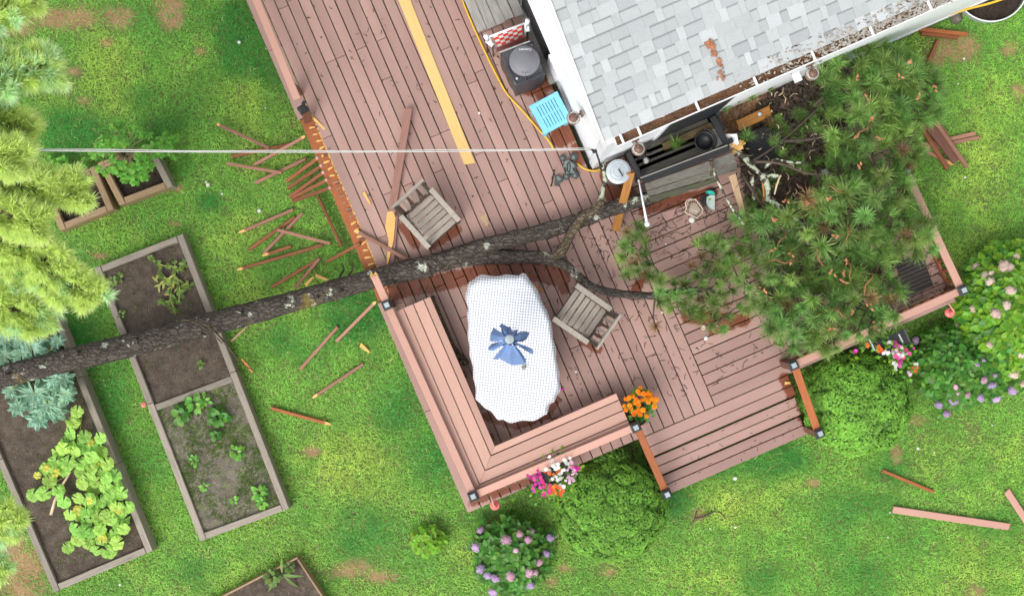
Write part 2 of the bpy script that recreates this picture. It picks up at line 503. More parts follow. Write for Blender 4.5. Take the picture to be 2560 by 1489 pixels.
def ground_mat():
    t = NT('lawn ground')
    v = t.coords()
    n = t.noise(v, 5.0, 7.0, None, .7); n2 = t.noise(v, 42.0, 3.0, None, .6); n3 = t.noise(v, 3.4, 6.0, None, .7)
    c = t.mix(t.ramp(n, .35, .68), (.11,.15,.04), (.19,.22,.07))
    c = t.mix(t.math('MULTIPLY', t.ramp(n3, .40, .55), .8), c, (.10,.25,.035))
    soil = t.mix(t.ramp(n, .35, .68), (.29,.185,.09), (.44,.29,.145))
    geo = t.new('ShaderNodeNewGeometry')
    dm = None
    for bx_, by_, rx, ry, s in BARE:
        if s < .5: continue
        A = at(bx_, by_, 0); k = ZC/F
        q = t.vmath('MULTIPLY', t.vmath('SUBTRACT', geo.outputs['Position'], tuple(A)), (1/(rx*k), 1/(ry*k), 0))
        e = t.math('ADD', t.vmath('LENGTH', q), 1.0-min(1.0, s))
        dm = e if dm is None else t.math('MINIMUM', dm, e)
    dm = t.math('ADD', dm, t.math('MULTIPLY', t.math('SUBTRACT', t.noise(v, 3.0, 7.0, None, .75), .5), 1.9))
    c = t.mix(t.ramp(dm, 1.25, .55), c, soil)
    c = t.mix(t.math('MULTIPLY', t.ramp(n2, .45, .7), .45), c, (.07,.05,.03))
    t.bump(t.math('ADD', n2, n), .7, .02)
    return t.done(c, .9, 0, .25)
M['ground'] = ground_mat()
g = MB(); g.add([(-60,-60,0),(60,-60,0),(60,60,0),(-60,60,0)], [(0,1,2,3)])
tag(g.obj('ground', M['ground']), kind='structure')

# ---------------------------------------------------------------- deck
PIT, BW, BT = .1466, .1345, .028
deck = thing('wooden_deck', 'large weathered pink painted wooden deck beside the white house, strewn with storm debris', 'deck', W(3.4, -1.7, 0))
DROT = math.atan2(UX.y, UX.x)
def deck_board(u0, u1, v0, v1, mat, parent, z=DZ, name='board', th=BT, along='v', dz=0.0):
    mb = MB()
    if along == 'v':
        L = v1 - v0; mb.box(L, u1-u0, th, c=.004)
        mw = TM(W((u0+u1)/2, (v0+v1)/2, z-th/2+dz), DROT - math.pi/2)
    else:
        L = u1 - u0; mb.box(L, v1-v0, th, c=.004)
        mw = TM(W((u0+u1)/2, (v0+v1)/2, z-th/2+dz), DROT)
    return mb.obj(name, mat, parent, mw)
US = 24*PIT + .001                      # where the boards change direction (3.53 m)
VTOP = -9.4
VH = -3.50
RB = random.Random(3)
for i in range(24):
    u0 = i*PIT + .004; u1 = u0 + BW
    if i == 0: u0 = -.046
    top = VTOP if u1 < 3.27 else VH
    v = 0.0
    first = True
    # board ends staggered over joists
    while v > top + .05:
        L = RB.choice([1.9, 2.4, 2.85, 3.3]) if not first else RB.choice([.95, 1.45, 1.9, 2.4, 2.9])
        first = False
        v2 = max(top, v - L)
        if v2 - top < .5: v2 = top
        a, b = v2 + .003, v - .003
        if i == 0:
            # the outermost board is torn away along the broken railing
            if b > -3.02 and a < -3.02: segs = [(-3.02, b)]
            else: segs = [(a, b)]
            segs2 = []
            for s in segs:
                lo, hi = s
                if hi <= -3.02 and lo >= -5.66: continue
                if hi > -5.66 and lo < -5.66: hi = -5.66
                if hi <= -3.02 and hi > -5.66: continue
                segs2.append((lo, hi))
            if v > -3.02 and v2 < -5.66: segs2.append((v2+.003, -5.66))
            segs = segs2
        else: segs = [(a, b)]
        for lo, hi in segs:
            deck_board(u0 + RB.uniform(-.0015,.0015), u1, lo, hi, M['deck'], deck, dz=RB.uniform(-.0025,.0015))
        v = v2
EU = 6.99
for j in range(24):
    v1 = -.004 - j*PIT; v0 = v1 - BW
    if v0 < VH - .02: break
    u = US
    cuts = RB.choice([[1.75], [2.3], [1.2], [2.75], [1.0, 2.6]])
    ends = [US] + [US + c for c in cuts] + [EU]
    for a, b in zip(ends[:-1], ends[1:]):
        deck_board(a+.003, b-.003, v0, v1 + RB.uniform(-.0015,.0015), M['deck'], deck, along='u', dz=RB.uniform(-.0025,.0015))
# landing boards and steps between the two stair rails
SU0, SU1 = 2.44, 4.56
st = link('steps', None, deck, Matrix.Translation(W(3.5,.4,0)))
for v0, v1, z in ((.008,.148,DZ),(.158,.286,DZ),(.345,.462,.36),(.473,.588,.36),(.648,.768,.18),(.779,.905,.18)):
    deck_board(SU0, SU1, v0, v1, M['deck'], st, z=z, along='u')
for v0, z1 in ((.245,.51),(.54,.33),(.868,.15)):
    deck_board(SU0+.02, SU1-.02, v0, v0+.02, M['fascia'], st, z=z1, along='u', name='riser', th=.15)
for u in (SU0+.02, SU1-.06):
    for v0, v1, z in ((.01,.27,.51),(.30,.56,.33),(.60,.86,.15)):
        deck_board(u, u+.04, v0, v1, M['fascia'], st, z=z, name='stringer', th=z-.005)
# rim boards under the edges
def rim(u0, u1, v0, v1, mat=M['fascia'], z=DZ-BT-.002, th=.19):
    deck_board(u0, u1, v0, v1, mat, deck, z=z, along='u' if abs(u1-u0) > abs(v1-v0) else 'v', name='rim_board', th=th)
rim(-.03,.01,VTOP,-5.66); rim(-.03,.01,-3.02,-.05); rim(0.02,SU0-.01,-.05,-.012); rim(SU1+.01,6.97,-.05,-.012); rim(6.935,6.973,VH,-.06)
b0 = deck_board(-.03,.135,-5.655,-3.025, M['orange'], deck, z=DZ-.045, name='rim_board', th=.14)
b0['label'] = 'exposed orange brown rim board with torn baluster stubs'
for k in range(26):
    v = -5.60 + k*.0985
    mb = MB(); w = .035 + .02*R.random()
    mb.prism([(-.05,-.012),(-.02,-.016),(.03,-.010),(.05,.004),(.02,.012),(-.03,.013)], 0, .012)
    mb.obj('torn_stub', M['fresh'] if k not in range(9,15) else M['stick'], b0, TM(W(.085 + R.uniform(-.012,.012), v, DZ-.044), DROT + R.uniform(-.35,.35), sc=R.uniform(.75,1.1)))
mb = MB()
for k in range(46):
    v = -5.62 + k*.0555
    mb.box(.05+.05*R.random(), .012+.012*R.random(), .012, TM(W(.143+R.uniform(-.004,.004), v, DZ-.03), DROT - math.pi/2 + R.uniform(-.12,.12)))
mb.obj('torn_edge', M['fresh'], b0)
# joists and posts below, only just visible between boards
mb = MB()
for v in [VTOP+.3+.4*k for k in range(23)]:
    if v < -.1: mb.box(3.1 if v < VH else 6.8, .04, .16, TM(W(1.62 if v < VH else 3.5, v, DZ-BT-.085), DROT))
for u, v in ((.3,-.3),(2.3,-.3),(4.7,-.3),(6.7,-.3),(.3,-3),(3.2,-3),(6.7,-3),(.3,-6),(3.0,-6),(.3,-8.6)):
    mb.box(.12, .12, .33, TM(W(u, v, .165), DROT))
tag(mb.obj('joists', M['fascia'], deck), kind='stuff')

# ---------------------------------------------------------------- railings
def post_parts(parent, p, h, z0=DZ, cap=True):
    mb = MB(); mb.box(.095, .095, h-z0, c=.004)
    po = mb.obj('post', M['fascia'], parent, TM((p[0], p[1], (h+z0)/2), DROT))
    if cap:
        c = MB()
        prof = [(.082,0),(.082,.018),(.072,.03),(.055,.052),(.052,.06)]
        c.lathe([(r*1.08, z) for r, z in prof], 4, Matrix.Rotation(math.pi/4, 4, 'Z'))
        co = c.obj('post_cap', M['cap'], po, TM((p[0], p[1], h+.001), DROT))
        c = MB(); c.box(.062, .062, .008, c=.002)
        c.obj('solar_panel', M['lens'], po, TM((p[0], p[1], h+.066), DROT))
    return po
def rail_parts(parent, a, b, za, zb, z0a=DZ, z0b=DZ, top=M['rail'], w=.095, n=None, bal=True):
    a = Vector((a[0], a[1], za)); b = Vector((b[0], b[1], zb))
    d = (b-a).normalized()
    mb = MB(); L = (b-a).length
    mb.box(L-.10, w, .036, c=.005)
    mb.obj('top_rail', top, parent, bar_mat(a, b))
    if not bal: return
    a2 = Vector((a.x, a.y, z0a+.1)); b2 = Vector((b.x, b.y, z0b+.1))
    mb = MB(); mb.box(L-.10, .04, .075, c=.003)
    mb.obj('bottom_rail', M['stickbrown'], parent, bar_mat(a2, b2))
    n = n or max(2, int(L/.14))
    me = None
    for k in range(1, n):
        t = k/n
        pt = a.lerp(b, t); pb = a2.lerp(b2, t)
        mb = MB(); mb.box(pt.z-pb.z-.056-.02, .035, .035)
        mb.obj('baluster', M['stickbrown'], parent, Matrix.Translation((pt.x, pt.y, (pt.z-.018+pb.z+.038)/2)) @ Euler((0, math.pi/2, DROT)).to_matrix().to_4x4())
RH = DZ + .45
def post_at(px, py, z=None):
    z = RH if z is None else z
    q = at(px, py, z + .08); return Vector((q.x, q.y, 0))
PA, PB, PC = post_at(967,762), post_at(1183,1240), post_at(1590,1068)
PD, PE, PF = post_at(1668,1235,.74), post_at(1985,913), post_at(2410,725)
PG, PH = post_at(2270,425), post_at(2050,1083,.74)
r1 = thing('railing', 'salmon railing along the long bench, snapped off just past its solar capped post', 'railing', W(.19,-1.6))
post_parts(r1, PA, RH+.03); post_parts(r1, PB, RH+.03)
rail_parts(r1, PA, PB, RH, RH, bal=False)
def back_panel(par, a_, b_, off, z0, z1):
    a2 = Vector((a_[0], a_[1], (z0+z1)/2)) + off; b2 = Vector((b_[0], b_[1], (z0+z1)/2)) + off
    mb = MB(); mb.box((b2-a2).length-.10, .024, z1-z0, c=.003)
    mb.obj('back_board', M['orange'], par, bar_mat(a2, b2))
back_panel(r1, PA, PB, UX*.004, DZ+.27, RH-.03)
back_panel(r1, PA, PB, -UX*.0, DZ+.05, DZ+.14)
SE_ = at(936,690,RH); stub = bar_mat(PA + Vector((0,0,RH)) - VX*.05, SE_)
mb = MB(); mb.box((SE_ - PA - Vector((0,0,RH))).length-.05, .095, .036, c=.005); mb.obj('broken_rail_stub', M['rail'], r1, stub)
mb = MB(); mb.add([(0,-.055,0),(.05,-.03,.005),(.02,0,0),(.07,.02,.004),(.03,.055,0),(-.02,.055,.0),(-.02,-.055,0),
                   (0,-.05,.02),(.02,.05,.02),(-.02,.05,.02),(-.02,-.05,.02)], [(6,0,1,2,3,4,5),(10,7,8,9),(0,1,7),(1,2,7),(2,3,8),(3,4,8),(7,2,8)])
mb.obj('torn_end', M['fresh'], r1, TM(SE_ + Vector((0,0,-.016)), DROT+math.pi/2))
r2 = thing('railing', 'salmon railing along the short bench at the front of the deck', 'railing', W(1.3,-.31))
post_parts(r2, PC, RH+.03); rail_parts(r2, PB, PC, RH, RH, bal=False)
back_panel(r2, PB, PC, -VX*.004, DZ+.27, RH-.03)
back_panel(r2, PB, PC, VX*.0, DZ+.05, DZ+.14)
r3 = thing('stair_railing', 'orange sloping stair rail between the steps and the left globe shrub', 'railing', W(2.42,.2))
post_parts(r3, PD, .78, 0); rail_parts(r3, PC + Vector((UX.x*.02,UX.y*.02,0)), PD, RH-.03, .74, DZ, .05, M['orange'], w=.095, bal=False)
r4 = thing('railing', 'pink front railing carrying pine boughs, right of the steps', 'railing', W(5.6,-.24))
post_parts(r4, PE, RH+.03); post_parts(r4, PF, RH+.03); rail_parts(r4, PE, PF, RH, RH)
r5 = thing('railing', 'pink railing on the right side of the deck, its far end free under pine boughs', 'railing', W(6.74,-1.1))
post_parts(r5, PG, RH+.03); rail_parts(r5, PG, PF, RH, RH)
r6 = thing('stair_railing', 'orange sloping stair rail against the right globe shrub', 'railing', W(4.53,.3))
post_parts(r6, PH, .78, 0); rail_parts(r6, PE + UX*.03, PH, RH-.03, .74, DZ, .05, M['orange'], w=.095, bal=False)
r7 = thing('broken_post', 'short broken dark post stump at the top end of the broken railing', 'post', W(.14,-5.72))
pk = MB(); pk.box(.09,.09,.34,c=.006)
pk.obj('stump', M['fascia'], r7, TM(at(766,288,DZ+.2), DROT, ry=.22, rx=-.15))
pk = MB(); pk.box(.11,.10,.09,c=.02); pk.box(.05,.04,.05, TM((.05,.05,.04), .4))
pk.obj('broken_cap', M['blackplastic'], r7, TM(at(757,273,DZ+.42), DROT+.2, ry=.2))
mb = MB(); mb.box(.22,.03,.03, TM(W(.19,-5.50,DZ-.0), DROT-1.2, ry=.15)); mb.obj('splinter', M['fresh'], r7)
r8 = thing('railing', 'intact pink railing along the upper left deck edge above the broken post', 'railing', W(.1,-7.5))
e1, e2 = at(747,258,RH), at(641,0,RH); e2 = e1 + (e2-e1)*1.35
rail_parts(r8, e1, e2, RH, RH, bal=False)
mb = MB(); mb.box(.09,.09,RH-DZ-.02); q = e1.lerp(e2,.12); mb.obj('post', M['fascia'], r8, TM((q.x,q.y,(RH+DZ-.02)/2), DROT))

# ---------------------------------------------------------------- built in corner bench
bench = thing('corner_bench', 'salmon L shaped slatted bench built into the front left corner of the deck', 'bench', W(.5,-.6))
BZ = DZ + .36
bu = lambda x, y: UV(at(x, y, BZ))
m1, m2_, m3 = bu(1202,1207), bu(1213.8,1171.5), bu(1229.3,1138)
mit = lambda u: m2_[1] - (u - m2_[0])
ue = [bu(1119,1083)[0], (bu(1140,1083)[0]+m1[0])/2, (bu(1171,1083)[0]+m2_[0])/2, (bu(1202,1083)[0]+m3[0])/2]
ue.append(ue[3] + .098); VT_ = bu(1040,757)[1]; UE_ = bu(1543,990)[0]
GAPS = [(ue[k]+.0065, ue[k+1]-.0065) for k in range(4)]
for a, b in GAPS:
    pts = [(a,VT_),(b,VT_),(b,mit(b)-.003),(a,mit(a)-.003)]
    c0 = W((a+b)/2,-1.7)
    loc = [((W(*p)-c0).dot(-VX), -(W(*p)-c0).dot(UX)) for p in pts]
    mb = MB(); mb.prism(loc, -.018, .018); mb.obj('seat_board', M['bench'], bench, Matrix.Translation((c0.x,c0.y,BZ)) @ Matrix((-VX, -UX, Vector((0,0,1)))).transposed().to_4x4())
    vb, va = mit(a), mit(b)
    pts = [(a, vb-.0005),(UE_, vb-.0005),(UE_, va+.0005),(b, va+.003)]
    c0 = W(1.4,(va+vb)/2)
    loc = [((W(*p)-c0).dot(UX), (W(*p)-c0).dot(-VX)) for p in pts]
    mb = MB(); mb.prism(loc, -.018, .018); mb.obj('seat_board', M['bench'], bench, TM((c0.x,c0.y,BZ), DROT))
deck_board(ue[4]-.03,ue[4]-.012,VT_+.01,mit(ue[4]-.03)-.004, M['bench'], bench, z=BZ-.02, name='apron', th=.12)
deck_board(ue[4]-.008,UE_-.004,mit(ue[4])+.012,mit(ue[4])+.03, M['bench'], bench, z=BZ-.02, along='u', name='apron', th=.12)
for u, v in ((.62,-2.7),(.62,-1.7),(.62,-.8),(1.5,-.66),(2.3,-.66),(.27,-2.7),(2.3,-.3)):
    mb = MB(); mb.box(.085,.085,BZ-.02-DZ); mb.obj('leg', M['fascia'], bench, TM(W(u,v,(BZ-.02+DZ)/2), DROT))

# ---------------------------------------------------------------- house
HU, HV, HZ, SLOPE = 3.29, -3.53, 2.92, .36
house = thing('house', 'white walled house with a light grey shingle roof and a leaf filled gutter', 'house', W(7.0,-6.0,0))
HW, HD = 9.0, 7.0
def wall_box(u0,u1,v0,v1,z0,z1,mat,name,parent=house):
    mb = MB(); mb.box(abs(u1-u0), abs(v1-v0), z1-z0)
    return mb.obj(name, mat, parent, TM(W((u0+u1)/2,(v0+v1)/2,(z0+z1)/2), DROT))
ws = wall_box(HU, HU+HW, HV-.12, HV, .0, HZ-.06, M['wall'], 'wall')
mb = MB()       # gable wall rises with the roof
def gz(v): return HZ - .05 + (HV - v)*SLOPE
c = [W(HU,HV-.125,0), W(HU,HV-HD,0), W(HU,HV-HD,gz(HV-HD)), W(HU,HV-.125,gz(HV-.125))]
c2 = [p + UX*.12 for p in c]
mb.add(c + c2, [(0,1,2,3),(7,6,5,4),(0,3,7,4),(3,2,6,7),(2,1,5,6),(1,0,4,5)])
ww = mb.obj('wall', M['wall'], house)
wall_box(HU-.016, HU+.10, HV-.10, HV+.014, .1, HZ-.07, M['white'], 'corner_trim')
wall_box(HU+.10, HU+HW, HV, HV+.012, .06, .22, M['white'], 'skirt_board')
# west window strip: dark panes in a white frame with a grey sill
wf = wall_box(HU-.022, HU-.002, -8.4, -5.02, DZ+.10, DZ+1.12, M['black'], 'window')
for v0, v1 in ((-8.36,-7.22),(-7.14,-5.92),(-5.84,-5.06)):
    wall_box(HU-.034, HU-.024, v0, v1, DZ+.14, DZ+1.08, M['glass'], 'pane', wf)
wall_box(HU-.04, HU-.024, -5.915, -5.845, DZ+.10, DZ+1.10, M['white'], 'mullion', wf)
wall_box(HU-.10, HU-.002, -8.5, -4.75, DZ+.02, DZ+.085, M['grey'], 'sill', wf)
wall_box(HU-.06, HU-.002, -8.5, -4.9, DZ+1.13, DZ+1.17, M['white'], 'head_trim', wf)
wall_box(HU-.05, HU-.002, -4.98, -4.72, DZ+.30, DZ+.80, M['white'], 'meter_box')
# south sliding door
dd = wall_box(4.08, 4.99, HV+.003, HV+.02, DZ+.0, 2.55, M['white'], 'door')
wall_box(4.13, 4.95, HV+.022, HV+.03, DZ+.06, 2.5, M['glass'], 'pane', dd)
wall_box(4.05, 5.02, HV+.003, HV+.075, DZ+.001, DZ+.035, M['grey'], 'sill', dd)
# roof: slab plus shingles one by one
cs = 1/math.sqrt(1+SLOPE*SLOPE); sn = SLOPE*cs
RT = (-VX*cs + Vector((0,0,sn))).normalized()
RN = UX.cross(RT).normalized()
R0 = W(HU-.05, HV-.035, HZ)
RMAT = Matrix((UX, RT, RN)).transposed().to_4x4()
def roofp(s, t, n=0): return R0 + UX*s + RT*t + RN*n
mb = MB(); RL = 7.6
mb.add([roofp(.0,0,-.06),roofp(HW+.2,0,-.06),roofp(HW+.2,RL,-.06),roofp(0,RL,-.06),roofp(.0,0,-.004),roofp(HW+.2,0,-.004),roofp(HW+.2,RL,-.004),roofp(0,RL,-.004)],
       [(3,2,1,0),(4,5,6,7),(0,1,5,4),(1,2,6,5),(2,3,7,6),(3,0,4,7)])
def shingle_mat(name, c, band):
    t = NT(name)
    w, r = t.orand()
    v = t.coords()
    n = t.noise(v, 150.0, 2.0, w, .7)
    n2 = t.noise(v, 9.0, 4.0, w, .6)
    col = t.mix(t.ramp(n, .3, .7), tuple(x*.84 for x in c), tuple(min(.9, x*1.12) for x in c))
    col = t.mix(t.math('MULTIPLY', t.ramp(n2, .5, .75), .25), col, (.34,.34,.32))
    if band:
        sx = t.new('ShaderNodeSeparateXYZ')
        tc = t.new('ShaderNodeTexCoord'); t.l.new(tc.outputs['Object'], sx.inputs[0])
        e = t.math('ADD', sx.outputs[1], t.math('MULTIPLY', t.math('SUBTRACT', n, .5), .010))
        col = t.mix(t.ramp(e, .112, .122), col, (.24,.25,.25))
    h = t.new('ShaderNodeHueSaturation')
    t.put(h.inputs['Value'], t.math('MULTIPLY_ADD', r, .13, .93)); t.put(h.inputs['Color'], col)
    t.bump(n, .4, .003)
    return t.done(h.outputs[0], .85, 0, .3)
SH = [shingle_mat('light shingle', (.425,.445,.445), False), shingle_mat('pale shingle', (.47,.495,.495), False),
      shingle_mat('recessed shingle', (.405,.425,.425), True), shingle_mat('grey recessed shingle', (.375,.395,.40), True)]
roof = mb.obj('roof', SH[0], house)
EXP = .1375
RS = random.Random(21)
shcache = {}
def shingle_mesh(w, raised, mi):
    key = (round(w, 2), raised, mi)
    if key in shcache: return shcache[key]
    w = key[0]
    z1, z2 = (.0155, .007) if raised else (.009, .005)
    y1 = EXP + .012
    mb = MB(); x = w/2 - .0008
    mb.add([(-x,0,.001),(x,0,.001),(x,y1,.0),(-x,y1,.0),(-x,0,z1),(x,0,z1),(x,y1,z2),(-x,y1,z2)],
           [(4,5,6,7),(0,1,5,4),(1,2,6,5),(3,0,4,7)])
    shcache[key] = mb.mesh('shingle', SH[mi])
    return shcache[key]
nsh = 0
vis = []
for ci in range(0, 24):
    s = 0.0
    raised = RS.random() < .5
    while s < 8.4:
        w = round(RS.choice([.07,.09,.12,.14,.16,.19,.22]), 2)
        if s == 0: w = round(RS.uniform(.06,.18), 2)
        p = roofp(s + w/2, ci*EXP)
        k = F/(ZC-p.z)
        x, y = CX + p.x*k, CY - p.y*k
        if y > -25 and x < 2600:
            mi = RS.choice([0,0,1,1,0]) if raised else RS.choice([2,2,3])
            vis.append((s + w/2, ci*EXP, w, raised, mi, y > 0))
        s += w
        if RS.random() < .84: raised = not raised
for s, t, w, raised, mi, _ in vis:
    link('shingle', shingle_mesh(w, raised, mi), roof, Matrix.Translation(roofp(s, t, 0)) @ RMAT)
print('shingles', len(vis))
# rake trim
a, b = roofp(-.014, -.01, -.028), roofp(-.014, RL, -.028)
mb = MB(); mb.box((b-a).length, .022, .11); mb.obj('rake_board', M['white'], house, bar_mat(a, b))
# gutter: open trough with straps, full of leaves
GU0, GU1 = .115, HW
gut = MB()
ga = roofp(0,0,0)
gprof = [(.004,-.012),(.004,-.085),(.012,-.095),(.085,-.095),(.10,-.075),(.108,-.02),(.108,-.008),(.122,-.008),(.122,-.026),(.114,-.08),(.098,-.104),(.006,-.104),(-.006,-.09),(-.006,-.012)]
n = len(gprof)
vs = []
for s in (GU0, GU1):
    for d, z in gprof:
        p = ga + UX*s + VX*d; vs.append((p.x, p.y, HZ + z))
fs = [(i, (i+1)%n, n+(i+1)%n, n+i) for i in range(n)] + [tuple(range(n))[::-1], tuple(range(n,2*n))]
gut.add(vs, fs)
gutter = gut.obj('gutter', M['gutter'], house)
for k in range(14):
    s = .40 + (k-1)*.70 if k else .19
    mb = MB(); mb.box(.028, .135, .012, c=.002)
    p = ga + UX*s + VX*.055
    mb.obj('gutter_strap', M['gutter'], gutter, TM((p.x,p.y,HZ-.002), DROT))
M['leafdebris'] = soil_mat('rotting leaf litter', (.11,.055,.03), (.25,.125,.065), (.45,.30,.16), (.34,.33,.28), (.56,.70), 2.0)
mb = MB()
vs = []; fs = []
N = 220
for i in range(N):
    s = GU0+.01 + (GU1-GU0-.02)*i/(N-1)
    for j in range(6):
        d = .008 + .096*j/5
        p = ga + UX*s + VX*d
        hz = -.045 + .022*mnoise.noise((s*9, d*40, 1)) + .018*mnoise.noise((s*2.1, 3, 1))
        if s > 2.7 and s < 5.6: hz += .018
        vs.append((p.x,p.y,HZ+hz))
for i in range(N-1):
    for j in range(5):
        fs.append((i*6+j, i*6+j+1, (i+1)*6+j+1, (i+1)*6+j))
mb.add(vs, fs)
tag(mb.obj('leaf_litter', M['leafdebris'], gutter), kind='stuff')
mb = MB()
for i in range(420):
    s = R.uniform(GU0+.05, 7.0); d = R.uniform(.01,.10)
    if R.random() < .35 and 2.0 < s < 5.6: d = R.uniform(-.14, .02)
    if R.random() < .15 and 1.9 < s < 2.6: d = R.uniform(.08,.15)
    p = ga + UX*s + VX*d
    z = HZ - .015 + max(0, -d)*SLOPE + (.03 if d < 0 else 0)
    mb.box(R.uniform(.015,.05), R.uniform(.003,.011), .003, TM((p.x,p.y,z), DROT + R.uniform(-.9,.9), R.uniform(-.2,.2), R.uniform(-.3,.3)))
tag(mb.obj('twig_litter', M['leafdebris'], gutter), kind='stuff')
M['greylitter'] = plain('grey beige litter', (.40,.37,.32), .85, .35, 30, .2, second=(.20,.15,.10), thr=(.5,.65))
mb = MB()
for i in range(1200):
    s = R.gauss(3.9, 1.0); 
    if s < 1.6 or s > 7: continue
    d = R.uniform(-.10, .105) if R.random() < .4 else R.uniform(.0,.105)
    p = ga + UX*s + VX*d
    z = HZ - .012 + (max(0, -d)*SLOPE + .024 if d < 0.004 else 0) + R.uniform(0,.006)
    mb.box(R.uniform(.015,.05), R.uniform(.006,.02), .004, TM((p.x,p.y,z), DROT + R.uniform(-1.2,1.2), R.uniform(-.2,.2), R.uniform(-.3,.3)))
tag(mb.obj('grey_litter', M['greylitter'], gutter), kind='stuff')
# scraped bark left on the shingles
def roof_at(px, py):
    d = at(px, py, 0) - Vector((0,0,ZC)); o = Vector((0,0,ZC))
    t = (R0 + RN*.018 - o).dot(RN) / d.dot(RN)
    return o + d*t
def chips(name, label, cat, lst, mat, size):
    mb = MB()
    for (px, py, rx, ry, n) in lst:
        for _ in range(n):
            p = roof_at(px + R.gauss(0, rx), py + R.gauss(0, ry))
            mb.box(R.uniform(.4,1)*size, R.uniform(.2,.5)*size, R.uniform(.006,.014), Matrix.Translation(p + RN*.004) @ RMAT @ Euler((R.uniform(-.3,.3),R.uniform(-.3,.3),R.uniform(-1.2,1.2)+1.0)).to_matrix().to_4x4())
    o = mb.obj(name, mat)
    tag(o, label, cat)
M['barkchip'] = plain('orange pine bark flake', (.40,.165,.08), .8, .35, 30, .2)
chips('bark_flake', 'large orange flake of pine bark lying on the roof shingles', 'bark flake', [(1775,108,4,5,10),(1785,126,5,6,14)], M['barkchip'], .07)
chips('bark_flake', 'small orange bark flake on the roof below the larger one', 'bark flake', [(1797,154,5,4,10)], M['barkchip'], .05)
chips('bark_crumbs', 'trail of brown bark crumbs scraped down the roof to the gutter', 'bark crumbs', [(1802,180,3,8,18),(1806,195,6,5,12)], M['barkchip'], .028)
# wall lanterns
def lantern(label, wall_px, lamp_px, out, z):
    t = thing('wall_lantern', label, 'wall lamp', (0,0,0), 'lanterns on the house walls')
    mb = MB(); mb.box(.03,.09,.17,c=.004); mb.obj('wall_plate', M['bronze'], t, TM((.015,0,.03)))
    mb = MB(); mb.tube([(.03,0,.05),(.07,0,.09),(.12,0,.085),(.14,0,.05)], .011, 8); mb.obj('arm', M['bronze'], t, smooth=True)
    mb = MB(); mb.lathe([(.008,.05),(.03,.042),(.068,.012),(.07,.0)], 16, TM((.14,0,0))); mb.obj('lamp_cap', M['bronze'], t, smooth=True)
    mb = MB(); mb.lathe([(.078,-.004),(.092,-.02),(.09,-.10),(.06,-.17),(.03,-.18)], 18, TM((.14,0,0))); mb.obj('glass_shade', M['lampglass'], t, smooth=True)
    for k in range(3):
        h = -.02 - .05*k; r = .098 - .006*k
        mb = MB(); mb.tube([(.14 + r*math.cos(a*math.pi/12), r*math.sin(a*math.pi/12), h) for a in range(25)], .0035, 5, cap=False); mb.obj('wire_hoop', M['bronze'], t)
    p = wall_px
    t.matrix_basis = TM(p, out, sc=.82)
    return t
g2 = NT('lamp glass'); g2.b.inputs['Transmission Weight'].default_value = .75; M['lampglass'] = g2.done((.8,.8,.74), .15)
def on_wall_south(px, z): 
    # pixel column on the south wall at height z
    lo, hi = HU, HU+HW
    for _ in range(40):
        m = (lo+hi)/2; p = W(m, HV, z); x = CX + p.x*F/(ZC-z)
        if x < px: lo = m
        else: hi = m
    return W((lo+hi)/2, HV+.014, z)
L1 = lantern('wall lantern on the gable wall above the blue slotted table', W(HU-.03,-4.06,1.95), None, DROT+math.pi, 1.9)
L2 = lantern('wall lantern over the dark wooden swing bench, left of the glass door', on_wall_south(1586,2.05), None, DROT-math.pi/2, 2)
L3 = lantern('wall lantern farthest right, above the fallen pine boughs', on_wall_south(2022,2.05), None, DROT-math.pi/2, 2)
# service cable to the corner of the house
mb = MB()
pa, pb = at(-400, 370, 5.2), W(HU+.03, HV-.02, 2.45)
endp = at(1478, 374, 2.35)
pts = [pa.lerp(endp, k/30) + Vector((0,0,-.25*math.sin(math.pi*k/30))) for k in range(31)]
mb.tube(pts, .006, 6)
pts2 = [p + Vector((.0, .014, .004)) + Vector((0,.004*math.sin(i*.9),0)) for i, p in enumerate(pts)]
mb.tube(pts2, .005, 6)
tag(mb.obj('service_cable', M['cable'], smooth=True), 'pale twin overhead cable running from the left to the corner of the house', 'cable')
mb = MB(); e = Vector(endp)
mb.tube([e, e+Vector((.05,-.01,.0)), e+Vector((.10,-.12,-.1)), e+Vector((.14,-.2,-.3))], .012, 6)
mb.box(.05,.035,.05, TM(e + Vector((.04,-.02,0)), .4)); mb.box(.03,.05,.09, TM(e + Vector((.13,-.16,-.2)), .4))
mb.obj('cable_anchor', M['black'], house)
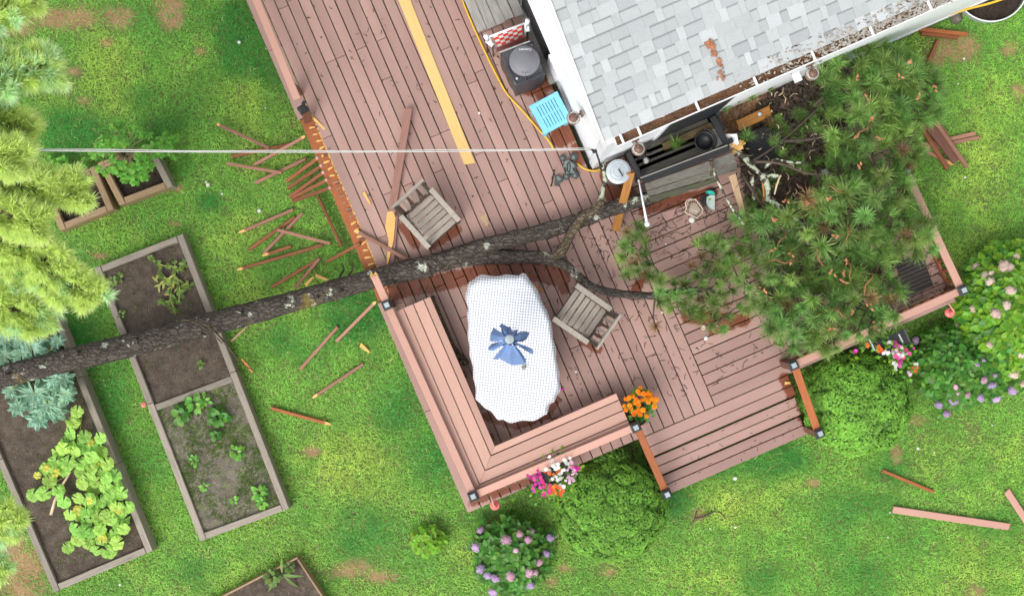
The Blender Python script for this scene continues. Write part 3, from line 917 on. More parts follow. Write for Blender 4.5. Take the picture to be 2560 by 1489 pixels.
# ---------------------------------------------------------------- raised beds
def lerp2(a, b, t): return (a[0]+(b[0]-a[0])*t, a[1]+(b[1]-a[1])*t)
BEDPOLY = []
def timber(parent, p0, p1, w, h, mat, z0=0.0, name='timber', jit=.004):
    p0, p1 = Vector(p0), Vector(p1)
    c = (p0+p1)/2
    mb = MB(); mb.box((p1-p0).length, w, h, c=.006)
    return mb.obj(name, mat, parent, TM((c.x, c.y, z0+h/2), math.atan2(p1.y-p0.y, p1.x-p0.x) + R.uniform(-jit,jit)*.5, 0, R.uniform(-jit,jit)*4))
def raised_bed(label, quad, h, w, mat, soil, sz, splits=(1,1,1,1), dividers=(), mats=None, soil2=None):
    """quad: outer corners in photo px: TL, TR, BR, BL"""
    P = [at(x, y, h) for x, y in quad]
    for p in P: p.z = 0
    cen = sum(P, Vector())/4
    t = thing('raised_bed', label, 'raised bed', cen, 'raised garden beds')
    BEDPOLY.append([(p.x, p.y) for p in P])
    nrm = lambda a, b: (b-a).normalized()
    for i in range(4):
        a, b = P[i], P[(i+1)%4]
        d = nrm(a, b); n = Vector((-d.y, d.x, 0))
        if n.dot(cen-a) < 0: n = -n
        # long sides (1,3) run through, short sides fit between
        ins = w+.006 if i in (0, 2) else 0
        a2 = a + n*w/2 + d*ins; b2 = b + n*w/2 - d*ins
        k = splits[i]
        for j in range(k):
            q0 = a2.lerp(b2, j/k) + (d*.003 if j else Vector()); q1 = a2.lerp(b2, (j+1)/k) - (d*.003 if j < k-1 else Vector())
            timber(t, q0, q1, w, h + (.006 if j % 2 else 0), mats[i] if mats else mat)
    for dv in dividers:
        a = P[0].lerp(P[3], dv); b = P[1].lerp(P[2], dv); d = nrm(a, b)
        timber(t, a + d*(w+.004), b - d*(w+.004), w*.95, h-.01, mat)
    # soil surface
    mb = MB(); nx, ny = 34, 60
    vs = []
    i0 = [P[k] + (cen-P[k])*.0 for k in range(4)]
    for jy in range(ny+1):
        for jx in range(nx+1):
            fx, fy = .03+.94*jx/nx, .015+.97*jy/ny
            p = P[0].lerp(P[1], fx).lerp(P[3].lerp(P[2], fx), fy)
            z = sz + .018*mnoise.noise((p.x*3, p.y*3, 1)) + .014*mnoise.noise((p.x*14, p.y*14, 5)) + .008*mnoise.noise((p.x*37, p.y*37, 9))
            vs.append((p.x, p.y, z))
    fs = [(j*(nx+1)+i, (j+1)*(nx+1)+i, (j+1)*(nx+1)+i+1, j*(nx+1)+i+1) for j in range(ny) for i in range(nx)]
    if soil2:
        cut = int(dividers[0]*ny)*nx
        for ff, so in ((fs[:cut], soil2), (fs[cut:], soil)):
            ids = sorted({i for f in ff for i in f}); ix = {v: k for k, v in enumerate(ids)}
            m2 = MB(); m2.add([vs[i] for i in ids], [tuple(ix[i] for i in f) for f in ff]); m2.obj('soil', so, t, smooth=True)
    else:
        mb.add(vs, fs); mb.obj('soil', soil, t, smooth=True)
    return t
bed_mid = raised_bed('long grey timber raised bed with a cross divider, left of the deck',
    [(235,670),(456,584),(723,1270),(500,1352)], .20, .088, M['timber'], M['soilgrey'], .155, (1,2,1,2), (.52,), soil2=M['soil'])
bed_left = raised_bed('large timber raised bed at the lower left edge with squash and vine',
    [(-150,822),(118,722),(382,1376),(134,1480)], .22, .088, M['timber'], M['soil'], .165, (1,3,1,2))
bed_ur = raised_bed('small tan timber raised bed under the bright green bush at upper left',
    [(243,408),(378,358),(431,464),(299,514)], .24, .085, M['timbertan'], M['soilblack'], .15, mats=[M['timbertan'],M['timber'],M['timbertan'],M['timbertan']])
bed_ul = raised_bed('tan timber raised bed at upper left, half hidden by the standing pine',
    [(100,468),(237,414),(284,522),(150,577)], .24, .085, M['timbertan'], M['soilblack'], .15)
bed_bot = raised_bed('thin sided raised bed cut off by the bottom edge of the picture',
    [(743,1391),(829,1521),(595,1648),(509,1512)], .16, .026, M['timbertan'], M['soil'], .11)

# ---------------------------------------------------------------- leaf templates
def leaf_mesh(name, mat, outline, fold=.18, droop=.25, var=0):
    """outline: list of (half width, y) from base to tip, y in 0..1; centre rib lower than the rims"""
    mb = MB(); vs = []; fs = []
    for w, y in outline:
        z = -droop*y*y
        vs += [(-w, y, z + fold*w), (0, y, z), (w, y, z + fold*w)]
    for i in range(len(outline)-1):
        a = 3*i; b = a+3
        fs += [(a, a+1, b+1, b), (a+1, a+2, b+2, b+1)]
    mb.add(vs, fs)
    return mb.mesh(name, mat, True)
OV = [(.02,0),(.22,.18),(.34,.42),(.30,.66),(.17,.86),(.015,1.0)]
ROUND = [(.05,0),(.40,.12),(.50,.4),(.44,.7),(.25,.92),(.03,1.0)]
NARROW = [(.02,0),(.10,.2),(.14,.45),(.11,.7),(.05,.9),(.005,1.0)]
def poly_leaf(name, mat, n, lobes, depth, rnd, size=1.0, cup=.12):
    """many-lobed round leaf, stalk at the origin, with ribs raised or sunk"""
    mb = MB(); vs = [(0, .0, -.04)]; fs = []
    for k in range(n):
        a = -math.pi/2 + .18 + (2*math.pi-.36)*k/(n-1)
        ph = (k/(n-1))*lobes
        r = .5*(1 - depth*abs(math.cos(math.pi*ph))**.7*0 - depth*(.5-.5*math.cos(2*math.pi*ph)) ) * (1 + rnd.uniform(-.06,.06))
        vs.append((math.cos(a)*r*.55, math.sin(a)*r*.55, cup*.25 + rnd.uniform(-.02,.02)))
        vs.append((math.cos(a)*r, math.sin(a)*r, cup*rnd.uniform(-.9,.6)))
    for k in range(n-1):
        i = 1+2*k
        fs += [(0, i, i+2), (i, i+1, i+3, i+2)]
    mb.add(vs, fs)
    return mb.mesh(name, mat, False)
RL_ = random.Random(5)
HYD = [leaf_mesh('leaf', M['leafgreen'], OV, .2, d) for d in (.15,.3,.45)]
LIME = [leaf_mesh('leaf', M['leaflime'], OV, .2, d) for d in (.15,.3,.45)]
BUSHL = [leaf_mesh('leaf', M['leafbush'], OV, .15, d) for d in (.1,.3)]
WEEDL = [leaf_mesh('leaf', M['leafweed'], OV, .1, d) for d in (.1,.3)]
VINE = [poly_leaf('leaf', M['leafvine'], 21, 5, .14, RL_) for _ in range(4)]
VINEY = [poly_leaf('leaf', M['leafyellow'], 21, 5, .14, RL_) for _ in range(2)]
SQ = [poly_leaf('leaf', M['leafsquash'], 43, 7, .32, RL_, cup=.2) for _ in range(4)]

def put_leaf(me, parent, p, yaw, pitch, roll, s, name='leaf'):
    """local +Y of the leaf points along yaw, tipped up by pitch"""
    m = Matrix.Translation(p) @ Matrix.Rotation(yaw-math.pi/2, 4, 'Z') @ Matrix.Rotation(pitch, 4, 'X') @ Matrix.Rotation(roll, 4, 'Y') @ Matrix.Scale(s, 4)
    return link(name, me, parent, m)

def floret_head(name, mat, seed):
    rnd = random.Random(seed); mb = MB()
    n = 62
    for k in range(n):
        z = 1 - 1.25*(k+.5)/n; a = k*2.39996
        r = math.sqrt(max(0, 1-z*z))
        d = Vector((r*math.cos(a), r*math.sin(a), z))
        q = d.to_track_quat('Z', 'Y').to_matrix().to_4x4()
        rad = rnd.uniform(.74, 1.10)
        m = Matrix.Translation(d*rad) @ q @ Matrix.Rotation(rnd.uniform(0,1.5), 4, 'Z') @ Euler((rnd.uniform(-.35,.35), rnd.uniform(-.35,.35), 0)).to_matrix().to_4x4()
        s = rnd.uniform(.17,.25)
        for j in range(4):
            b = j*math.pi/2
            c, sn_ = math.cos(b), math.sin(b)
            e = lambda x, y, zz: (x*c - y*sn_, x*sn_ + y*c, zz)
            mb.add([e(0,0,0), e(s*.9,-s*.55,.03), e(s*1.25,0,.05), e(s*.9,s*.55,.03)], [(0,1,2,3)], 0, m)
    mb.lathe([(.3,-.75),(.8,-.3),(.84,.1),(.6,.62),(.1,.84)], 8)
    return mb.mesh(name, mat, False)
HEADS = {k: [floret_head('flower_head', M[k], s) for s in (1,2)] for k in ('fpurple','fpink','fcream')}

def rosette_shrub(name, label, c, rx, ry, h, n_ros, leaf_px, leaves, flowers, cat='shrub', z0=0, rot=0.0, per=(5,7), dome=.55, seed=1):
    rnd = random.Random(seed)
    base = at(c[0], c[1], z0)
    t = thing(name, label, cat, base)
    lk = leaf_px*ZC/F
    stems = MB()
    pts = []
    tries = 0
    while len(pts) < n_ros and tries < 6000:
        tries += 1
        a, r = rnd.uniform(0, 2*math.pi), math.sqrt(rnd.random())
        x, y = r*math.cos(a)*rx, r*math.sin(a)*ry
        if any((x-q[0])**2 + (y-q[1])**2 < (leaf_px*.72)**2 for q in pts): continue
        pts.append((x, y, r))
    for x, y, r in pts:
        xr = x*math.cos(rot) - y*math.sin(rot); yr = x*math.sin(rot) + y*math.cos(rot)
        z = z0 + h*(1 - dome*r*r) + rnd.uniform(-.05,.05)
        p = at(c[0]+xr, c[1]+yr, z)
        out = math.atan2(-(yr), xr)
        tilt = r*.5
        stems.tube([base + Vector((0,0,.02)), base.lerp(p, .5) + Vector((0,0,.06)), p], [.008,.006,.004], 4)
        k = rnd.randint(*per); a0 = rnd.uniform(0, 6)
        for layer in (0, 1):
            for i in range(k if layer == 0 else max(2, k-2)):
                a = a0 + layer*.6 + 2*math.pi*i/(k if layer == 0 else max(2, k-2)) + rnd.uniform(-.25,.25)
                s = lk*rnd.uniform(.8,1.2)*(1.12 if layer == 0 else .72)
                pitch = (-.05 if layer == 0 else .45) + rnd.uniform(-.2,.2) - tilt*math.cos(a-out)*.8
                put_leaf(rnd.choice(leaves), t, p + Vector((0,0,-.03+.035*layer)), a, pitch, rnd.uniform(-.3,.3), s)
    tag(stems.obj('stems', M['stem'], t), kind='stuff')
    for fx, fy, fr, kind in flowers:
        rr = math.hypot((fx-c[0])/rx, (fy-c[1])/ry)
        z = z0 + h*(1 - dome*min(rr, 1.2)**2) + .05
        p = at(fx, fy, z); s = fr*(ZC-z)/F
        link('flower_head', rnd.choice(HEADS[kind]), t, TM(p, rnd.uniform(0,6), rnd.uniform(-.5,.5), rnd.uniform(-.5,.5), s) @ Matrix.Diagonal((1, rnd.uniform(.72,.98), rnd.uniform(.6,.9), 1)))
        for i in range(4):
            a = rnd.uniform(0, 6.28)
            put_leaf(rnd.choice(leaves), t, p + Vector((0,0,-s*.8)), a, .1, 0, lk*rnd.uniform(.9,1.2))
    return t
# lower hydrangea (photo px from the crop)
fl = []
for x, y, r, k in [(290,990,29,'fpurple'),(258,1112,38,'fpurple'),(478,1064,40,'fpink'),(572,1020,28,'fpink'),(652,1008,30,'fpink'),
                   (630,1060,30,'fpink'),(790,1047,32,'fpurple'),(545,1138,24,'fpink'),(765,1160,28,'fpurple'),(713,1224,30,'fpink'),
                   (292,1268,35,'fpurple'),(345,1318,28,'fpurple'),(397,1338,33,'fpurple'),(508,1322,38,'fpink'),(640,1296,34,'fpink'),
                   (683,1296,26,'fpink'),(648,1385,33,'fpurple'),(382,1432,34,'fpurple')]:
    fl.append((1100+x*.3473, 980+y*.3473, r*.3473*1.02, k))
rosette_shrub('hydrangea', 'hydrangea bush with pink and purple flower heads in front of the short bench', (1278,1385), 92, 92, .55, 60, 21, HYD, fl, seed=4)
# right hand hydrangeas
fr = []
for x, y, r, k in [(972,62,60,'fpurple'),(1945,630,64,'fpink'),(2060,700,62,'fpurple'),(1540,725,46,'fpink'),(1560,810,44,'fpink'),(1502,928,72,'fpurple'),
                   (1300,978,62,'fpurple'),(1412,1105,56,'fpurple'),(1715,838,52,'fpink'),(1895,880,60,'fpurple'),(2128,895,66,'fpurple'),(2360,775,72,'fpurple'),
                   (1845,405,48,'fpurple'),(1940,345,32,'fpurple'),(2105,560,32,'fpurple')]:
    fr.append((2120+x*.1746, 840+y*.1746, r*.1746*1.0, k))
fr += [(1920+1385*.3412, 640+515*.3412, 11, 'fpink')]
rosette_shrub('hydrangea', 'dark green hydrangea with purple flower heads outside the front right corner of the deck', (2405,915), 118, 98, .7, 95, 20, HYD, fr, seed=8)
fc = []
for x, y, r in [(1525,75,28),(1730,75,46),(1770,80,30),(1590,145,34),(1638,128,24),(1625,190,34),(1772,252,40),(1748,358,34),(1668,420,40),(1502,385,26),
                (1622,645,26),(1800,865,34),(1860,720,30),(1820,5,24),(1870,935,26)]:
    fc.append((1920+x*.3412, 640+y*.3412, r*.3412*1.08, 'fcream'))
rosette_shrub('hydrangea', 'lime green hydrangea with cream flower heads at the right edge of the picture', (2530,770), 128, 165, .95, 150, 22, LIME + HYD[:1], fc, seed=9)
rosette_shrub('small_shrub', 'small bright green leafy plant alone on the lawn in front of the deck', (1070,1352), 40, 36, .28, 14, 17, LIME, [], cat='plant', seed=12, per=(4,6))
rosette_shrub('leafy_bush', 'bright green bush growing out of the small tan raised bed', (312,385), 86, 78, .95, 46, 12, BUSHL, [], cat='bush', z0=.15, seed=13)
rosette_shrub('leafy_bush', 'loose green sprouts on the lawn between the standing pine and the tan beds', (165,425), 75, 35, .3, 30, 12, BUSHL, [], cat='bush', seed=14)
rosette_shrub('leafy_bush', 'sparse green sprouts on the lawn right of the small tan raised bed', (420,362), 28, 34, .4, 14, 11, BUSHL, [], cat='bush', seed=15)

# leafy clumps in the beds
def clump(label, c, r_px, n, leaf_px, leaves, z0, h=.12, seed=0, name='leaf_clump'):
    rnd = random.Random(seed + int(c[0]))
    t = thing(name, label, 'plant', at(c[0], c[1], z0))
    for i in range(n):
        a = i*2.4 + rnd.uniform(-.4,.4); r = r_px*math.sqrt((i+.3)/n)*.6
        p = at(c[0] + r*math.cos(a), c[1] + r*math.sin(a), z0 + h*(1-.6*i/n))
        put_leaf(rnd.choice(leaves), t, p, -a, .5 - .6*i/n + rnd.uniform(-.2,.2), rnd.uniform(-.3,.3), leaf_px*rnd.uniform(.7,1.15)*ZC/F)
    return t
SPIN = [leaf_mesh('leaf', M['leafgreen'], ROUND, .15, d) for d in (.2,.4)]
for c, r, n, lp, lb in [((452,1037),20,16,17,'dark green leafy clump at the left of the pair in the middle bed'),((487,1008),24,20,17,'bright leafy clump just below the bed divider'),
                        ((512,1000),14,10,14,'small leafy tuft touching the bed divider clump'),((545,1042),28,24,17,'wide dark leafy clump under the bed divider at right'),
                        ((540,1088),10,8,12,'little sprout below the wide leafy clump'),((592,1130),17,14,15,'leafy sprout near the right timber of the middle bed'),
                        ((486,1152),12,9,12,'small sprout near the left timber of the middle bed'),((512,1215),9,7,12,'tiny sprout in the lower half of the middle bed'),
                        ((650,1232),18,14,17,'leafy plant beside the right timber at the foot of the middle bed'),((655,1256),12,9,15,'yellowish seedling at the foot of the middle bed'),
                        ((585,1250),8,6,11,'tiny sprout by the foot timber of the middle bed')]:
    clump(lb, c, r, n, lp, SPIN if 'dark' in lb or 'wide' in lb else BUSHL, .16, .09)
for c, r, n, lp, lb in [((283,703),11,9,12,'pale seedling in the upper left corner of the middle bed'),((298,692),8,6,11,'second pale seedling in the upper left corner of the middle bed'),
                        ((303,785),7,6,11,'small sprout near the left timber above the fallen trunk'),((503,910),7,8,10,'green weed in the bare soil below the fallen trunk')]:
    clump(lb, c, r, n, lp, WEEDL, .165, .05)
# maize-like leaves in the bottom bed
t = clump('pale green plant with long strappy leaves in the bottom bed', (706,1435), 8, 5, 50, [leaf_mesh('leaf', M['leafweed'], [(w*.6,y) for w,y in NARROW], .2, .5)], .12, .14)
clump('rough bright green weed in the bottom bed', (680,1442), 22, 24, 15, WEEDL, .12, .08)
clump('yellowish weed in the corner of the bottom bed', (722,1416), 14, 14, 13, WEEDL, .12, .06)
# weeds and moss sprigs nobody could count
WEED_AREAS = [([(395,1015),(575,945),(700,1255),(510,1335)], 2600, .155),([(255,680),(440,610),(565,920),(375,995)], 110, .16),([(30,1010),(215,940),(340,1330),(150,1440)], 350, .17)]
mb = MB(); colr = []
def quadpt(q, fx, fy): return lerp2(lerp2(q[0], q[1], fx), lerp2(q[3], q[2], fx), fy)
for q, n, z in WEED_AREAS:
    k = 0
    while k < n:
        x, y = quadpt(q, R.random(), R.random())
        p = at(x, y, z)
        if mnoise.noise((p.x*2.4, p.y*2.4, 3)) + .5*mnoise.noise((p.x*7, p.y*7, 8)) < R.uniform(-.35,.4): k += .15; continue
        k += 1
        a0 = R.uniform(0, 6)
        colk = R.choice([(.13,.22,.04),(.17,.25,.05),(.09,.20,.035)])
        for i in range(3):
            a = a0 + i*2.1; s = R.uniform(.010,.022)
            d = Vector((math.cos(a), math.sin(a), 0)); e = Vector((-d.y, d.x, 0))
            zz = Vector((0,0,R.uniform(.008,.02)))
            mb.add([p, p + d*s*.6 + e*s*.35 + zz, p + d*s + zz*.7, p + d*s*.6 - e*s*.35 + zz], [(0,1,2,3)])
            colr.append(colk)
def attr_obj(name, mb, colr, mat, parent=None):
    me = mb.mesh(name, mat)
    at_ = me.color_attributes.new('Col', 'FLOAT_COLOR', 'CORNER')
    arr = np.array([c + (1.0,) for c, p in zip(colr, me.polygons) for _ in range(p.loop_total)], dtype=np.float32)
    at_.data.foreach_set('color', arr.ravel())
    return link(name, me, parent)
tag(attr_obj('bed_weeds', mb, colr, M['leafattr']), 'sprinkled small weeds on the soil of the raised beds', 'weeds', kind='stuff')

# squash with silvery lobed leaves
def petiole_leaf(t, stems, base, px, py, z, s_px, leaves, yaw, rnd):
    p = at(px, py, z)
    stems.tube([base, base.lerp(p, .5) + Vector((0,0,.08)), p], [.009,.008,.005], 5)
    put_leaf(rnd.choice(leaves), t, p, yaw, rnd.uniform(-.25,.25), rnd.uniform(-.25,.25), s_px*(ZC-z)/F)
rq = random.Random(17)
sq = thing('squash_plant', 'squash plant with silvery deeply lobed leaves on both sides of the fallen trunk', 'plant', at(85,935,.17))
stm = MB(); sb = at(85, 935, .17)
for x, y, s in [(28,870,84),(78,868,86),(10,890,70),(52,885,66),(125,865,52),(145,852,40),(95,845,60),(30,838,52),(60,848,60),(5,845,66),(110,885,44),
                (85,985,96),(118,1010,92),(60,1000,66),(150,960,76),(165,985,56),(25,975,52),(135,945,62),(95,1045,66),(45,1015,56),(140,1025,66),(108,965,72),(160,945,54)]:
    petiole_leaf(sq, stm, sb, x, y, .40 + rq.uniform(-.08,.10), s*1.02, SQ, math.atan2(-(y-935), x-85) + rq.uniform(-.4,.4), rq)
stm.obj('stems', M['vinestem'], sq)
# trailing vine with round leaves
vn = thing('vine_plant', 'trailing vine with round green and yellow leaves in the lower left bed', 'plant', at(200,1230,.17))
stm = MB()
vx = [(553,140),(525,215),(505,300),(607,320),(722,330),(480,370),(560,390),(455,405),(535,430),(625,405),(700,395),(735,432),(420,430),(398,505),(490,510),(590,515),(660,470),(700,500),
      (770,515),(335,552),(460,560),(575,570),(660,548),(735,575),(825,600),(358,632),(640,622),(690,645),(590,660),(765,620),(670,690),(765,690),(845,680),(235,742),(312,730),(420,705),(560,765),
      (640,775),(720,785),(810,800),(870,725),(800,740),(455,790),(500,885),(560,890),(622,862),(705,895),(770,890),(840,830),(915,830),(850,860),(618,935),(720,985),(790,910),(885,915),(850,970),
      (890,985),(540,985),(648,1015),(560,1060),(735,1050),(825,1020),(690,1140),(785,1145),(490,1115),(840,1085),(640,1075),(600,1000),(720,930),(680,830)]
yl = [(268,598),(400,578),(655,360),(690,520),(640,775),(855,845),(735,1050),(560,850),(330,545)]
rv = random.Random(23)
for x, y in vx:
    px, py = x*.3473, 980 + y*.3473
    z = .28 + rv.uniform(-.05,.09)
    p = at(px, py, z); a = rv.uniform(0, 6.28)
    stm.tube([at(px + rv.uniform(-14,14), py + rv.uniform(-14,14), .17), p], [.004,.003], 4)
    put_leaf(rv.choice(VINE), vn, p, rv.uniform(3.6,5.8), rv.uniform(-.35,.25), rv.uniform(-.3,.3), rv.uniform(32,42)*(ZC-z)/F)
for x, y in yl:
    z = .30 + rv.uniform(-.03,.06)
    put_leaf(rv.choice(VINEY), vn, at(x*.3473, 980+y*.3473, z), rv.uniform(0,6.28), rv.uniform(-.3,.3), rv.uniform(-.3,.3), rv.uniform(20,29)*(ZC-z)/F)
for path in ([(590,140),(580,260),(560,340),(600,520),(640,700),(680,900),(620,1010)],[(530,440),(540,560),(410,640),(350,690),(300,760)],[(690,960),(590,1010),(515,1060),(515,1140)],[(640,700),(760,640),(840,560)]):
    stm.tube([at(x*.3473, 980+y*.3473, .20) for x, y in path], .006, 5)
stm.obj('stems', M['vinestem'], vn)
mb = MB(); mb.tube([at(x*.3473, 980+y*.3473, .27) for x, y in [(365,880),(395,780),(440,680),(490,600),(520,520),(540,480)]], [.018,.02,.017,.015,.012,.008], 7, jit=lambda i,k: R.uniform(.8,1.2))
tag(mb.obj('broken_branch', M['bone'], smooth=True), 'pale broken branch lying across the vine leaves', 'branch')
# wilting yellow green plant in the middle bed
wl_ = thing('wilted_plant', 'sprawling yellow green plant with curled leaves in the upper half of the middle bed', 'plant', at(430,690,.16))
stm = MB(); rw = random.Random(31)
k0 = .3412
for path in ([(1280,500),(1285,600),(1255,720),(1245,780),(1275,850),(1285,900)],[(1270,545),(1200,540),(1140,510),(1090,480)],[(1255,680),(1190,600),(1160,560)],[(1260,800),(1310,800),(1320,720),(1300,640)],[(1310,700),(1370,670),(1400,690)],[(1250,790),(1200,810),(1150,800)],[(1290,570),(1340,560),(1360,520)]):
    P_ = [at(x*k0, 480+y*k0, .20 + rw.uniform(-.01,.05)) for x, y in path]
    stm.tube(P_, [.007]*(len(P_)-1) + [.003], 5)
    for p0, p1 in zip(P_[:-1], P_[1:]):
        for _ in range(6):
            p = p0.lerp(p1, rw.random())
            put_leaf(rw.choice(WEEDL), wl_, p, rw.uniform(0,6.28), rw.uniform(-.3,.5), rw.uniform(-.6,.6), rw.uniform(9,17)*ZC/F)
YW = leaf_mesh('leaf', M['vinestem'], NARROW, .3, .3)
for _ in range(26):
    put_leaf(YW, wl_, at(rw.gauss(1225,40)*k0, 480+rw.gauss(665,38)*k0, .2), rw.uniform(0,6.28), rw.uniform(-.2,.4), 0, rw.uniform(14,24)*ZC/F)
stm.obj('stems', M['vinestem'], wl_)

# ---------------------------------------------------------------- globe arborvitae
def globe_shrub(label, c, rx, ry, h, seed, n=14000, lumps=30, tint=1.0):
    rnd = random.Random(seed); rg = np.random.default_rng(seed)
    base = at(c[0], c[1], 0)
    t = thing('globe_shrub', label, 'shrub', base, 'globe shrubs by the steps')
    zc = h*.42
    kx = (ZC - h*.5)/F
    ax, ay, azr = rx*kx, ry*kx, h - zc
    cen = at(c[0], c[1], zc)
    cen = Vector((cen.x, cen.y, zc))
    # lumps: fans of foliage stacked like scales
    lp = []
    for k in range(lumps*5):
        z = 1 - 1.45*(k+.5)/(lumps*5); a = k*2.39996 + rnd.uniform(-.4,.4)
        r = math.sqrt(max(0, 1-z*z)); lp.append(np.array((r*math.cos(a), r*math.sin(a), z)))
    lp = np.array(lp)
    def radius(d):
        dd = lp @ d
        m = dd.max()
        ang = math.acos(min(1, m))
        return .84 + .16*math.sqrt(max(0, 1-(ang/.195)**2)) + .05*mnoise.noise(Vector(d)*2.2) , int(dd.argmax())
    mb = MB(); colr = []
    tint_l = [rnd.uniform(.8,1.2) for _ in lp]
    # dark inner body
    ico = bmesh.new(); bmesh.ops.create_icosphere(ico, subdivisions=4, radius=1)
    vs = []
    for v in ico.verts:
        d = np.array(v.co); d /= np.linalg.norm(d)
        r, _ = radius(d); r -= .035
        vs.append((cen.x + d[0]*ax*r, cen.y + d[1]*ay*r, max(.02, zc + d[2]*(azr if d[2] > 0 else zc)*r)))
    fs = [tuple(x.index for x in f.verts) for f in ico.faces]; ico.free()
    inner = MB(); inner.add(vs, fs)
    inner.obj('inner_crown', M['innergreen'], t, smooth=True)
    for k in range(n):
        z = 1 - 1.5*rnd.random(); a = rnd.uniform(0, 2*math.pi)
        r0 = math.sqrt(max(0, 1-z*z)); d = np.array((r0*math.cos(a), r0*math.sin(a), z))
        r, li = radius(d)
        D = Vector(d)
        p = Vector((cen.x + d[0]*ax*r, cen.y + d[1]*ay*r, max(.03, zc + d[2]*(azr if d[2] > 0 else zc)*r)))
        if p.z < .03: continue
        # a flat spray of scale foliage lying on the dome like a shingle, tip outwards and up
        nrm = (D + Vector((0,0,.55)) + Vector((rnd.uniform(-.5,.5), rnd.uniform(-.5,.5), rnd.uniform(-.5,.5)))).normalized()
        up = Vector((rnd.uniform(-1,1), rnd.uniform(-1,1), rnd.uniform(-.2,.6))) + Vector((D.x, D.y, 0))*.8
        up = (up - nrm*up.dot(nrm)).normalized()
        side = nrm.cross(up)
        s = rnd.uniform(.018,.037)
        col = 1.25*tint*tint_l[li]*rnd.uniform(.75,1.25)
        base_c = (.125*col, .29*col, .034*col) if rnd.random() < .6 else (.19*col, .385*col, .05*col)
        q = p - up*s*.4
        for j in (-1,-.35,.35,1):
            e = (up + side*j*.75 + nrm*rnd.uniform(0,.35)).normalized(); w = nrm.cross(e).normalized()*s*.19
            mb.add([q, q + e*s*.6 + w, q + e*s*1.05 - nrm*s*.15, q + e*s*.6 - w], [(0,1,2,3)])
            colr.append(base_c)
    o = attr_obj('crown', mb, colr, M['leafattr'], t)
    tag(o, kind='stuff')
    mb = MB(); mb.tube([(base.x,base.y,0),(base.x,base.y,h*.5)], [.04,.02], 8); mb.obj('trunk', M['twig'], t)
    return t
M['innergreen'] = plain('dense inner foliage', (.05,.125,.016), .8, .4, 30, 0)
globe_shrub('dome shaped clipped green shrub with the flower basket beside it, left of the steps', (1527,1272), 142, 130, .92, 3)
globe_shrub('dome shaped clipped green shrub right of the steps, beside the purple hydrangea', (2142,1008), 136, 132, .95, 6, tint=1.12)
globe_shrub('small low clipped shrub tucked between the short bench and the left globe shrub', (1512,1145), 62, 42, .55, 9, n=900, lumps=16, tint=.9)

# ---------------------------------------------------------------- flower pots
def petals(mb, p, s, n, rnd, m, tilt=.2):
    a0 = rnd.uniform(0, 6)
    M4 = Matrix.Translation(p) @ Euler((rnd.uniform(-tilt,tilt), rnd.uniform(-tilt,tilt), a0)).to_matrix().to_4x4()
    for j in range(n):
        b = 2*math.pi*j/n; w = math.pi/n*.95
        mb.add([(0,0,0),(s*.75*math.cos(b-w), s*.75*math.sin(b-w), .004),(s*math.cos(b), s*math.sin(b), .001),(s*.75*math.cos(b+w), s*.75*math.sin(b+w), .004)], [(0,1,2,3)], m, M4)
rm = random.Random(41)
mg = thing('marigold_pot', 'pot of bright orange marigolds at the end of the short bench', 'potted flowers', at(1590,1020,DZ))
mb = MB(); mb.lathe([(.11,0),(.155,.24),(.17,.24),(.17,.27),(.15,.27),(.145,.23)], 20); mb.obj('pot', M['terracotta'], mg, TM(at(1585,1028,DZ)))
heads = [(490,160),(450,225),(480,270),(560,225),(640,240),(650,290),(600,320),(330,330),(270,350),(200,380),(410,395),(460,430),(520,400),(610,390),(675,385),(660,440),(745,380),(815,385),(780,440),(820,420),
         (170,520),(280,510),(300,560),(200,605),(460,495),(380,460),(780,535),(465,590),(410,635),(550,605),(610,670),(625,730),(490,695),(370,690),(345,640),(250,380),(720,300),(560,270)]
bloom = MB()
for k in range(4):      # ruffled pompon
    for j in range(9):
        b = 2*math.pi*j/9 + k*.35; r = 1 - .24*k; z = .22*k; w = .42
        bloom.add([(0,0,z*.6),(r*math.cos(b-w), r*math.sin(b-w), z+.08),(r*1.08*math.cos(b), r*1.08*math.sin(b), z-.02),(r*math.cos(b+w), r*math.sin(b+w), z+.08)], [(0,1,2,3)])
bme = bloom.mesh('bloom', M['forange'])
for x, y in heads:
    z = DZ + .40 + rm.uniform(-.04,.05)
    link('bloom', bme, mg, TM(at(1540+x*.1228, 950+y*.1228, z), rm.uniform(0,6), rm.uniform(-.3,.3), rm.uniform(-.3,.3), rm.uniform(5.0,7.0)*(ZC-z)/F))
for k in range(120):
    a, r = rm.uniform(0,6.28), math.sqrt(rm.random())*37
    z = DZ + .36 + rm.uniform(-.08,.04)
    put_leaf(rm.choice(HYD), mg, at(1601+r*math.cos(a), 1012+r*math.sin(a)*1.1, z), rm.uniform(0,6.28), rm.uniform(-.2,.5), rm.uniform(-.5,.5), rm.uniform(9,14)*(ZC-z)/F)
